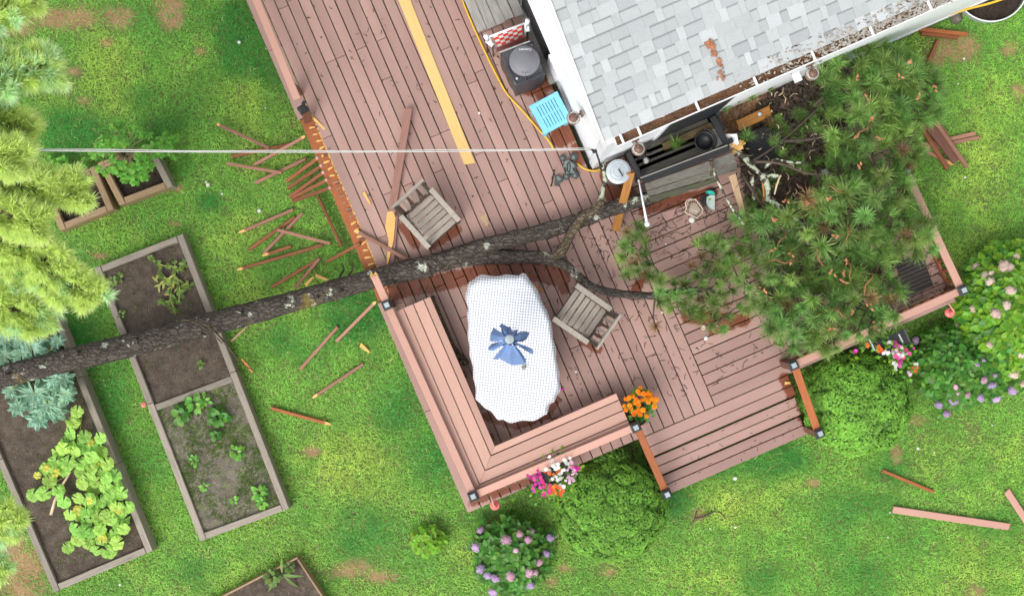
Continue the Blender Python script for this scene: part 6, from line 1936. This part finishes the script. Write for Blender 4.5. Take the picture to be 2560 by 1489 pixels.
# things on and in the bench
stick('amber_board', 'brown board lying along the back of the dark bench seat', 'board', (1655,368), (1785,312), 18, DZ+.44, DZ+.46, .02, M['olive'])
tb2 = thing('black_pot', 'round black pot lying on the dark bench seat', 'pot', Z6(1330,450,DZ+.42))
pc = Z6(1340,450,DZ+.50)
mb = MB(); mb.lathe([(.11,-.07),(.125,.0),(.13,.05),(.112,.055),(.105,.0),(.06,-.04),(.004,-.045)], 26, TM(pc)); mb.obj('bowl', M['blackplastic'], tb2, smooth=True)
mb = MB(); mb.tube([pc + Vector((.15*math.cos(a), .15*math.sin(a), .055)) for a in [-.9+.12*k for k in range(22)]], .011, 7); mb.obj('rim_handle', M['black'], tb2, smooth=True)
mb = MB(); mb.box(.15,.22,.012, TM(Z6(1530,390,DZ+.46), DROT+.1, .1)); tag(mb.obj('grey_board', M['grey']), 'small plain grey board behind the black pot on the bench', 'board')
mb = MB()
for k in range(9):
    a = k*.7; mb.tube([Z6(400,590,DZ+.72), Z6(400+130*math.cos(a)*.55, 620+150*math.sin(a)*.6, DZ+.66), Z6(400+150*math.cos(a), 620+150*math.sin(a), DZ+.5)], [.008,.007,.005], 5)
mb.lathe([(.005,-.01),(.022,0),(.005,.02)], 8, TM(Z6(400,590,DZ+.72)))
tag(mb.obj('black_spider_hanger', M['black']), 'black spidery wire hanger under the lantern at the end of the dark bench', 'hanger')
mb = MB(); mb.lathe([(.004,-.02),(.035,-.012),(.04,.01),(.02,.028),(.003,.03)], 9, TM(Z6(455,745,DZ+.47))); tag(mb.obj('white_blossom', M['fwhite']), 'crumpled white scrap on the left end of the dark bench seat', 'scrap')
# white bent sheet and torn orange wood at the right end
mb = MB()
pr = [(1620,330),(1700,440),(1840,335),(1890,420),(1840,530),(1720,560)]
a = [Z6(1610,340,DZ+.55), Z6(1680,440,DZ+.55), Z6(1845,335,DZ+.62), Z6(1880,480,DZ+.50), Z6(1800,570,DZ+.40), Z6(1700,480,DZ+.42)]
mb.add(a, [(0,1,2),(1,5,3,2),(5,4,3)]); mb.add([p - Vector((0,0,.02)) for p in a], [(2,1,0),(2,3,5,1),(3,4,5)])
tag(mb.obj('bent_white_sheet', M['gutter'], smooth=True), 'bent shiny white metal sheet at the right end of the dark bench', 'metal sheet')
mb = MB()
for k in range(8):
    p = Z6(1840+R.uniform(-60,70), 510+R.uniform(-70,80), DZ+.45); mb.box(R.uniform(.08,.18), R.uniform(.02,.05), .02, TM(p, .7+R.uniform(-.4,.4), R.uniform(-.4,.4)))
tag(mb.obj('torn_wood', M['fresh']), 'orange yellow torn wood sticking out beside the bent white sheet', 'torn wood')
pol = thing('white_pole', 'thin white pole ending in a white ball, in front of the dark bench', 'pole', at(1610,500,DZ))
a, b = at(1597,452,DZ+.72), at(1618,560,DZ+.80)
mb = MB(); mb.tube([a, a.lerp(b,.35), b], [.010,.011,.017], 10); mb.obj('shaft', M['white'], pol, smooth=True)
mb = MB(); mb.lathe([(.002,-.036),(.026,-.026),(.036,0),(.026,.026),(.002,.036)], 16, TM(b)); mb.obj('ball', M['white'], pol, smooth=True)
mb = MB(); mb.tube([a - (b-a)*.02, a + (b-a)*.03], .014, 8); mb.obj('ferrule', M['steel'], pol)
# wire basket
def Zw(x, y, z): return at(1660+x/9.16, 440+y/9.16, z)
bk = thing('wire_basket', 'cream wire basket lying on its side on the deck in front of the dark bench', 'basket', Zw(700,760,DZ))
rim_ = [(560,560),(720,530),(890,760),(880,830),(760,960),(480,830),(510,740)]
mb = MB(); zt_ = DZ+.20
P1 = [Zw(x,y,zt_) for x,y in rim_]; P2 = [Zw(700+(x-700)*.62, 770+(y-770)*.62, DZ+.03) for x,y in rim_]
mb.tube(P1+[P1[0]], .008, 6); mb.tube(P2+[P2[0]], .005, 6)
for k in range(len(P1)):
    for s in (0,.33,.66):
        mb.tube([P1[k].lerp(P1[(k+1)%7], s), P2[k].lerp(P2[(k+1)%7], s)], .0035, 4)
mb.obj('wire_body', M['cream'], bk)
mb = MB()
for s in (.2,.4,.6,.8): mb.tube([P2[0].lerp(P2[5],s), P2[1].lerp(P2[3],s)], .0035, 4); mb.tube([P2[1].lerp(P2[0],s), P2[3].lerp(P2[5],s)], .0035, 4)
mb.prism([tuple((p + (Zw(700,770,DZ)-p)*.05)[:2]) for p in P2], DZ+.01, DZ+.014)
mb.obj('wire_floor', M['cream'], bk)
mb = MB(); mb.tube([Zw(x,y,z) for x,y,z in [(660,520,DZ+.2),(600,520,DZ+.24),(520,560,DZ+.26),(490,620,DZ+.26),(510,690,DZ+.23),(560,690,DZ+.2)]], .008, 6); mb.obj('handle', M['cream'], bk, smooth=True)
pa_, pb_ = Zw(1075,560,DZ+.05), Zw(1110,760,DZ+.05)
sp = thing('spray_bottle', 'milky plastic spray bottle with a teal nozzle on the deck near the basket', 'spray bottle', Zw(1080,600,DZ))
mb = MB(); mb.prism([tuple(Zw(x,y,DZ+.08)[:2]) for x,y in [(985,480),(1050,440),(1165,440),(1160,780),(1090,760),(1010,680),(970,600)]], DZ+.005, DZ+.085); mb.obj('bottle', M['clear'], sp)
mb = MB(); mb.prism([tuple(Zw(x,y,DZ+.12)[:2]) for x,y in [(970,345),(1060,330),(1130,350),(1175,420),(1080,425),(1000,385)]], DZ+.03, DZ+.12); mb.obj('nozzle', M['teal'], sp)
mb = MB(); mb.box(.03,.03,.01, TM(Zw(1040,540,DZ+.089), .4)); mb.obj('bottle_mark', M['leafvine'], sp)
mb = MB(); mb.prism([tuple(Zw(x,y,DZ+.03)[:2]) for x,y in [(850,480),(960,450),(970,600),(950,690),(860,650),(820,560)]], DZ+.002, DZ+.06); mb.tube([Zw(940,460,DZ+.07), Zw(870,610,DZ+.07)], .006, 5)
tag(mb.obj('black_bracket', M['blackplastic']), 'black plastic bracket lying between the basket and the spray bottle', 'bracket')
mb = MB(); mb.lathe([(.003,-.02),(.038,-.01),(.045,.012),(.02,.03),(.002,.032)], 12, TM(Zw(640,1000,DZ+.025))); tag(mb.obj('white_scrap', M['fwhite'], smooth=True), 'round white scrap just below the wire basket', 'scrap')
stick('tan_stake', 'tan wooden stake leaning from the right end of the dark bench over the debris', 'stake', (1828,430), (1868,568), 19, DZ+.62, DZ+.30, .03, M['tan'], None, (), .55)
stick('amber_seat_board', 'short amber board with a metal bolt under the boughs by the house', 'board', (1838,318), (1930,275), 26, DZ+.22, DZ+.26, .04, M['amber'])
mb = MB(); mb.lathe([(.028,0),(.024,.02),(.004,.024)], 8, TM(at(1899,286,DZ+.285))); tag(mb.obj('square_bolt', M['steel']), 'grey metal bolt on the short amber board by the house', 'bolt')
mb = MB(); cc = at(1912,362,DZ+.20)
mb.lathe([(.20,-.19),(.24,.0),(.235,.03),(.21,.035),(.15,.01),(.004,.02)], 20, TM(cc)); tag(mb.obj('charcoal_heap', M['charcoal'], smooth=True), 'dark heap of charcoal grit under the broken limbs', 'charcoal')
mb = MB(); qd = [at(x,y,DZ+.012) for x,y in [(1940,430),(2005,420),(2035,470),(2010,555),(1985,560),(1950,520)]]
mb.prism([(p.x,p.y) for p in qd], DZ+.002, DZ+.03); tag(mb.obj('bark_slab', M['fascia']), 'reddish brown slab of board beneath the lichen covered limbs', 'board')
stick('grey_block', 'short grey wooden block among the dark twigs', 'block', (2052,435), (2075,426), 16, DZ+.5, DZ+.5, .03, M['grey'])
mb = MB(); mb.box(.09,.13,.07, TM(at(1992,192,DZ+.9), DROT), c=.01); tag(mb.obj('outdoor_outlet', M['white']), 'white outlet box hanging on the house wall left of the right hand lantern', 'outlet')
# bed of leaf litter by the wall
mb = MB(); ncl = []
for k in range(900):
    x = R.gauss(1845, 55); y = 300 - (x-1845)*.42 + R.gauss(0, 26)
    mb.box(R.uniform(.015,.05), R.uniform(.008,.02), .003, TM(at(x, y, DZ+R.uniform(.004,.05)), R.uniform(0,3.1), R.uniform(-.4,.4), R.uniform(-.4,.4)))
M['litter'] = plain('tan leaf litter', (.36,.19,.075), .8, .4, 20, .2, second=(.18,.09,.04))
tag(mb.obj('leaf_litter', M['litter']), 'tan leaf litter piled against the house wall', 'leaf litter', kind='stuff')
M['debris'] = plain('dark forest debris', (.06,.042,.03), .85, .5, 25, .2, second=(.14,.085,.05), thr=(.55,.68))
DEB = [(1850,330),(1905,250),(1990,190),(2080,160),(2120,300),(2090,430),(2080,520),(2000,560),(1930,560),(1870,520),(1850,430)]
mb = MB(); k = 0
while k < 3600:
    x, y = R.uniform(1840,2130), R.uniform(155,600)
    if not inpoly(x, y, DEB): continue
    if mnoise.noise((x*.016, y*.016, 2)) < R.uniform(-.7,.0): continue
    k += 1
    z = DZ + R.uniform(.004,.10)
    mb.box(R.uniform(.02,.11), R.uniform(.008,.035), .005, TM(at(x, y, z), R.uniform(0,3.1), R.uniform(-.35,.35), R.uniform(-.4,.4)))
k = 0
while k < 2200:  # dark chips across the crown also stand for shade in its gaps
    x, y = R.uniform(1900,2340), R.uniform(130,850)
    if not inpoly(x, y, CROWN): continue
    if mnoise.noise((x*.014, y*.014, 5)) < R.uniform(-.5,.15): continue
    u_, v_ = UV(at(x, y, DZ)); k += 1
    if not (v_ < -.3 and v_ > -3.45 and u_ < 6.6): continue
    mb.box(R.uniform(.02,.12), R.uniform(.006,.03), .005, TM(at(x, y, DZ + R.uniform(.004,.06)), R.uniform(0,3.1), R.uniform(-.3,.3), R.uniform(-.4,.4)))
tag(mb.obj('debris_and_shade', M['debris']), 'dark broken bark and needle debris under the fallen crown', 'debris', kind='stuff')
mb = MB()
for _ in range(150):
    x, y = R.uniform(1850,2130), R.uniform(170,580)
    if inpoly(x, y, DEB):
        a_ = R.uniform(0,6.28); l_ = R.uniform(.02,.13); p = at(x, y, DZ + R.uniform(.1,.5))
        mb.tube([p, p + Vector((math.cos(a_)*l_*.5, math.sin(a_)*l_*.5, .015)), p + Vector((math.cos(a_+.4)*l_, math.sin(a_+.4)*l_, .0))], [.006,.005,.002], 4)
tag(mb.obj('pale_twigs', M['bone']), 'pale stripped twigs and chips scattered through the dark debris', 'twigs', kind='stuff')
# corrugated mat and planks at the far corner
mt_ = thing('ribbed_mat', 'dark ribbed rubber mat in the front right corner of the deck', 'mat', at(2285,690,DZ))
Q4 = [at(x,y,DZ+.01) for x,y in [(2240,660),(2305,630),(2332,715),(2262,745)]]
for k in range(9):
    a = Q4[0].lerp(Q4[3], (k+.5)/9); b = Q4[1].lerp(Q4[2], (k+.5)/9)
    mb = MB(); mb.box((b-a).length, .034, .022, bar_mat(a+Vector((0,0,.004)), b+Vector((0,0,.004))), c=.006); mb.obj('rib', M['mat'], mt_)
mb = MB(); mb.prism([(p.x,p.y) for p in Q4], DZ+.003, DZ+.009); mb.obj('backing', M['mat'], mt_)
stick('cream_plank', 'cream coloured plank lying against the inside of the front right railing', 'plank', (2278,766), (2320,748), 12, DZ+.03, DZ+.03, .03, M['creamboard'])
# hummingbird feeders
def feeder(label, c, z, arm0):
    t = thing('bird_feeder', label, 'bird feeder', at(c[0], c[1], z), 'pink bird feeders hung from the railings')
    p = at(c[0], c[1], z); r = 12.5*(ZC-z)/F
    mb = MB(); mb.lathe([(.004,-.05),(r*.8,-.045),(r,-.02),(r*.98,.0),(r*.85,.012),(r*.3,.018),(.004,.03)], 20, TM(p)); mb.obj('dish', M['pinkglass'], t, smooth=True)
    mb = MB(); mb.lathe([(r*.45,.01),(r*.5,.05),(r*.35,.09),(.004,.1)], 14, TM(p)); mb.obj('dome', M['pinkglass'], t, smooth=True)
    a = at(arm0[0], arm0[1], z+.16)
    mb = MB(); mb.tube([a, a.lerp(p + Vector((0,0,.16)), .9), p + Vector((0,0,.09))], [.012,.011,.005], 7); mb.obj('hanger', M['rail'], t, smooth=True)
feeder('pink bird feeder hung outside the corner of the bench, above the lower hydrangea', (1237,1262), DZ+.34, (1227,1240))
feeder('pink bird feeder hung outside the front right corner of the deck, by the cream hydrangea', (2375,781), DZ+.34, (2370,756))
mb = MB(); p = at(360,1011,.20); mb.lathe([(.034,0),(.034,.03),(.01,.035)], 14, TM(p)); tag(mb.obj('pink_tag', M['pinkglass']), 'small round pink knob on the left timber of the middle bed', 'knob')
# metal ring planter at the top right
rg_ = thing('metal_ring', 'thin grey metal ring planter cut off by the top right corner', 'planter', at(2475,-40,0))
cpt = at(2478,-38,.11); rr_ = 92*(ZC-.11)/F
mb = MB()
N_ = 72
vs = []
for k in range(N_):
    a = 2*math.pi*k/N_
    for r_, z in ((rr_,.0),(rr_,.11),(rr_-.008,.11),(rr_-.008,.0)): vs.append((cpt.x+r_*math.cos(a), cpt.y+r_*math.sin(a), z))
fs = [(4*k+j, 4*((k+1)%N_)+j, 4*((k+1)%N_)+(j+1)%4, 4*k+(j+1)%4) for k in range(N_) for j in range(4)]
mb.add(vs, fs); mb.obj('ring_wall', M['steel'], rg_)
mb = MB(); mb.tube([(cpt.x+rr_*math.cos(2*math.pi*k/48), cpt.y+rr_*math.sin(2*math.pi*k/48), .112) for k in range(49)], .010, 6, cap=False); mb.obj('rim', M['gutter'], rg_, smooth=True)
mb = MB(); mb.prism([(cpt.x+(rr_-.02)*math.cos(2*math.pi*k/40), cpt.y+(rr_-.02)*math.sin(2*math.pi*k/40)) for k in range(40)], .002, .05); mb.obj('soil', M['soilblack'], rg_)
mb = MB(); mb.lathe([(.07,0),(.09,.03),(.05,.07),(.004,.08)], 10, TM(at(2388,47,0))); tag(mb.obj('field_stone', M['soilgrey'], smooth=True), 'small rounded stone beside the metal ring under the yellow hose', 'stone')

# ---------------------------------------------------------------- scattered litter
mb = MB()
DECKAREA = [(1560,500),(1850,470),(1960,560),(1960,880),(1700,1010),(1500,900),(1420,700)]
def litter(n, poly, z, lmin, lmax):
    xs = [p[0] for p in poly]; ys = [p[1] for p in poly]; k = 0
    while k < n:
        x, y = R.uniform(min(xs), max(xs)), R.uniform(min(ys), max(ys))
        if not inpoly(x, y, poly): continue
        k += 1
        a = R.uniform(0, 6.28); l = R.uniform(lmin, lmax)
        p = at(x, y, z); m_ = p + Vector((math.cos(a)*l*.5, math.sin(a)*l*.5, .003)); a += R.uniform(-.7,.7); e = m_ + Vector((math.cos(a)*l*.5, math.sin(a)*l*.5, 0))
        mb.tube([p, m_, e], [.0035,.003,.0015], 4)
        if R.random() < .35: mb.box(R.uniform(.012,.03), R.uniform(.008,.018), .004, TM(e, a, .2))
litter(340, DECKAREA, DZ+.004, .02, .12); litter(90, [(1610,510),(1840,500),(1850,600),(1700,640),(1600,600)], DZ+.004, .03, .2)
litter(170, [(640,0),(1150,0),(1480,430),(1500,520),(1000,640),(900,600)], DZ+.004, .01, .05); litter(110, [(1000,700),(1160,700),(1200,1080),(1540,980),(1500,860),(1380,700)], DZ+.004, .01, .06)
litter(150, [(950,690),(1400,600),(1620,520),(1640,600),(1400,720),(1200,690),(960,750)], DZ+.004, .01, .09); litter(60, [(1600,1090),(1990,920),(2040,1070),(1680,1220)], .5, .01, .06); litter(110, [(2230,560),(2330,570),(2380,720),(2260,770)], DZ+.004, .03, .15)
tag(mb.obj('twig_litter', M['twig']), 'dark twigs and needles littering the wet deck boards', 'twigs', kind='stuff')
mb = MB()
for x, y, r in [(598,106,8),(520,462,9),(555,485,6),(515,455,5),(648,527,9),(664,270,4),(665,122,3),(1415,1083,5),(1765,845,10),(2410,147,6),(2413,443,6),(2295,1120,7),(2225,1280,4),(2335,1130,4),(2220,1342,4),(1838,1195,9),(1775,1320,4),(1838,1317,6),(552,1172,5),(578,1265,4),(1198,283,6),(1655,780,6),(1665,610,4),(1440,928,6),(2395,210,4),(2480,1062,4),(2230,1055,4),(1390,1340,5),(300,1460,6)]:
    z = DZ+.008 if 1100 < x < 1900 and y < 1100 else .06
    p = at(x, y, z); mb.lathe([(r*.3*.0053,-.008),(r*.62*.0053,.0),(r*.45*.0053,.012),(.001,.015)], 6, TM(p, R.uniform(0,3), R.uniform(-.5,.5)))
tag(mb.obj('fallen_petals', M['fwhite']), 'white petals and bits scattered over lawn and deck', 'petals', kind='stuff')
mb = MB(); mb.lathe([(.004,-.006),(.022,0),(.012,.014),(.002,.016)], 6, TM(at(1405,972,DZ+.012))); tag(mb.obj('magenta_blossom', M['fmagenta']), 'single magenta blossom on the deck at the right edge of the tablecloth', 'blossom')
mb = MB(); mb.lathe([(.03,0),(.034,.012),(.03,.018),(.02,.018),(.016,.012),(.002,.012)], 14, TM(at(1758,818,DZ+.02))); tag(mb.obj('jar_top', M['creamboard'], smooth=True), 'round cream lid under the small pine bough', 'lid')

# ---------------------------------------------------------------- grass
def vn(x, y, s, seed):
    rg = np.random.default_rng(seed); T = rg.random((256,256))
    u, v = x/s+1000, y/s+1000
    iu, iv = np.floor(u).astype(int), np.floor(v).astype(int)
    fu, fv = u-iu, v-iv
    fu = fu*fu*(3-2*fu); fv = fv*fv*(3-2*fv)
    g = lambda a, b: T[a % 256, b % 256]
    return (g(iu,iv)*(1-fu)+g(iu+1,iv)*fu)*(1-fv) + (g(iu,iv+1)*(1-fu)+g(iu+1,iv+1)*fu)*fv
def npin(x, y, poly):
    c = np.zeros(len(x), bool); n = len(poly)
    for i in range(n):
        x1, y1 = poly[i]; x2, y2 = poly[i-1]
        if y1 == y2: continue
        c ^= ((y1 > y) != (y2 > y)) & (x < (x2-x1)*(y-y1)/(y2-y1)+x1)
    return c
K0 = ZC/F
def blob(x, y, lst):
    o = np.zeros(len(x))
    for bx_, by_, rx, ry, s in lst:
        X = (bx_-CX)*K0; Y = -(by_-CY)*K0
        d = np.sqrt(((x-X)/(rx*K0))**2 + ((y-Y)/(ry*K0))**2)
        o = np.maximum(o, s*np.clip(1.35-d, 0, 1))
    return o
def scatter(n, x0, x1, y0, y1):
    return NP.uniform(x0, x1, n), NP.uniform(y0, y1, n)
xa, ya = scatter(470000, -7.3, 7.3, -4.35, 4.35)
xb, yb = scatter(130000, -11, 11, -7.5, 7.5)
ok = (np.abs(xb) > 7.3) | (np.abs(yb) > 4.35)
x = np.concatenate([xa, xb[ok]]); y = np.concatenate([ya, yb[ok]])
du = (x-O0.x)*UX.x + (y-O0.y)*UX.y; dv = (x-O0.x)*VX.x + (y-O0.y)*VX.y
keep = ~((du > -.01) & (du < 6.99) & (dv < .0) & ((dv > -3.55) | (du < 3.4)))
keep &= ~((du > 2.42) & (du < 4.58) & (dv > -.1) & (dv < .90))
keep &= ~((du > 3.2) & (dv < -3.5))
for q in BEDPOLY: keep &= ~npin(x, y, q)
dd_ = np.hypot(x-cpt.x, y-cpt.y); keep &= ~((dd_ < rr_+.02) & (NP.random(len(x)) > .25))
n1 = vn(x, y, .55, 1); n2 = vn(x, y, .16, 2); n3 = vn(x, y, 1.6, 3); n4 = vn(x, y, .07, 5)
bare = blob(x, y, BARE)
edge = np.where((du < 0) & (du > -.25) & (dv < -3.2), .45, 0) + np.where((du > 6.95) & (du < 7.2) & (dv > -3.4) & (dv < .1), .5, 0) + np.where((dv > 0) & (dv < .25) & ((du < 2.4) | (du > 4.6)), .5, 0)
dens = 1.0 - 1.2*bare*(.4+1.2*n2) - edge - .55*np.clip((n1*.45+n2*.55)-.52, 0, 1)*2.2 - .25*np.clip(n4-.55, 0, 1)*2
keep &= NP.random(len(x)) < np.clip(dens, .10, 1)
x, y, du, dv, n1, n2, n3, n4 = (q[keep] for q in (x, y, du, dv, n1, n2, n3, n4))
N = len(x); print('grass blades', N)
LUSH = [(640,60,90,160,.9),(690,200,60,120,.8),(800,420,60,120,.7),(150,340,170,60,1.0),(420,330,90,55,.8),(360,240,40,30,.7),(520,505,32,26,1.0),(700,640,120,70,.8),(860,800,110,70,1.0),(770,850,110,60,.8),(210,800,60,170,.75),(280,1020,60,160,.55),(380,1200,60,200,.8),(480,1420,160,50,.4),(560,640,60,60,.3),(1000,960,70,160,.6),(1080,1150,60,100,.6),(900,1330,90,70,.5),(1850,1150,160,50,.9),(1700,1300,60,100,.7),(2150,1350,160,120,.75),(2000,1420,160,70,.5),(2400,1180,60,40,.2),(2200,1160,80,60,.9),(1450,1330,70,90,.7),(2470,1290,70,60,.6),(2480,1420,60,40,.5),(2420,560,40,160,.5),(2330,400,50,40,.5),(2440,100,60,60,.6),(470,400,60,60,.5),(1230,1290,70,30,.8)]
YEL = [(300,200,220,110,.6),(560,260,110,90,.35),(500,400,90,80,.5),(560,600,90,80,.7),(620,560,60,60,.6),(880,1180,120,120,.8),(820,1000,90,60,.5),(560,1440,120,50,.5),(850,1290,60,60,.5),(1850,1290,120,70,.5),(2420,1110,130,60,.9),(2330,1150,80,60,.8),(1800,1420,150,60,.6),(2000,1220,60,40,.6),(2480,420,90,120,.6),(2450,250,90,90,.4),(660,430,60,60,.3),(100,1340,60,60,.3),(990,1080,40,60,.4)]
lush = np.clip(1.3*blob(x, y, LUSH)*(.5+.8*n1) + .6*(n3-.5) + .9*(n1-.5) + .3*(n2-.5), 0, 1)
yel = np.clip(1.1*blob(x, y, YEL)*(.5+.8*n1) + 1.2*(vn(x, y, .7, 9)-.46) + .5*(n2-.55), 0, 1)
cL = np.array((.085,.37,.06)); cM = np.array((.29,.60,.095)); cY = np.array((.56,.74,.125)); cD = np.array((.60,.50,.22))
w1 = lush[:,None]; w2 = (yel*(1-.75*lush))[:,None]
col = cM*(1-w1) + cL*w1
col = col*(1-w2) + cY*w2
dry = (NP.random(N) < .02 + .08*(1-lush)*np.clip(n2-.45, 0, 1))
col[dry] = cD*NP.uniform(.7,1.1,(dry.sum(),1))
br = NP.uniform(.74,1.24,(N,1)); col = np.clip(1.06*col*br*(.82+.32*n4[:,None])*(.85+.3*n2[:,None]), 0, 1)
L = NP.uniform(.028,.066,N)*(.85+.5*lush); wd = NP.uniform(.005,.0095,N)
az = NP.uniform(0, 2*np.pi, N); lean = NP.uniform(.75,1.42,N)
dx, dy = np.cos(az), np.sin(az); sx, sy = -dy, dx
hz, ho = np.cos(lean), np.sin(lean)
zero = NP.uniform(0,.012,N)
def P3(f, bend, side):
    rr = L*f
    return np.stack([x + dx*rr*ho*(1+bend*.35) + sx*wd*side, y + dy*rr*ho*(1+bend*.35) + sy*wd*side, zero + rr*hz*(1-bend*.4)], 1)
V = np.stack([P3(0,0,-.4), P3(0,0,.4), P3(.55,.2,.5), P3(.55,.2,-.5), P3(1,1,0)], 1).reshape(-1,3).astype(np.float32)
base = (np.arange(N)*5)[:,None]
loops = np.concatenate([base+np.array([[0,1,2,3]]), base+np.array([[3,2,4]])], 1).astype(np.int32).ravel()
starts = np.stack([np.arange(N)*7, np.arange(N)*7+4], 1).ravel().astype(np.int32)
me = bpy.data.meshes.new('grass')
me.vertices.add(len(V)); me.vertices.foreach_set('co', V.ravel())
me.loops.add(len(loops)); me.loops.foreach_set('vertex_index', loops)
me.polygons.add(2*N); me.polygons.foreach_set('loop_start', starts)
me.update(calc_edges=True)
ca = me.color_attributes.new('Col', 'FLOAT_COLOR', 'POINT')
cc_ = np.ones((N,5,4), np.float32); cc_[:,:,:3] = col[:,None,:]
ca.data.foreach_set('color', cc_.ravel())
me.materials.append(M['grass'])
tag(link('grass', me), 'short patchy lawn grass around the deck and the raised beds', 'grass', kind='stuff')
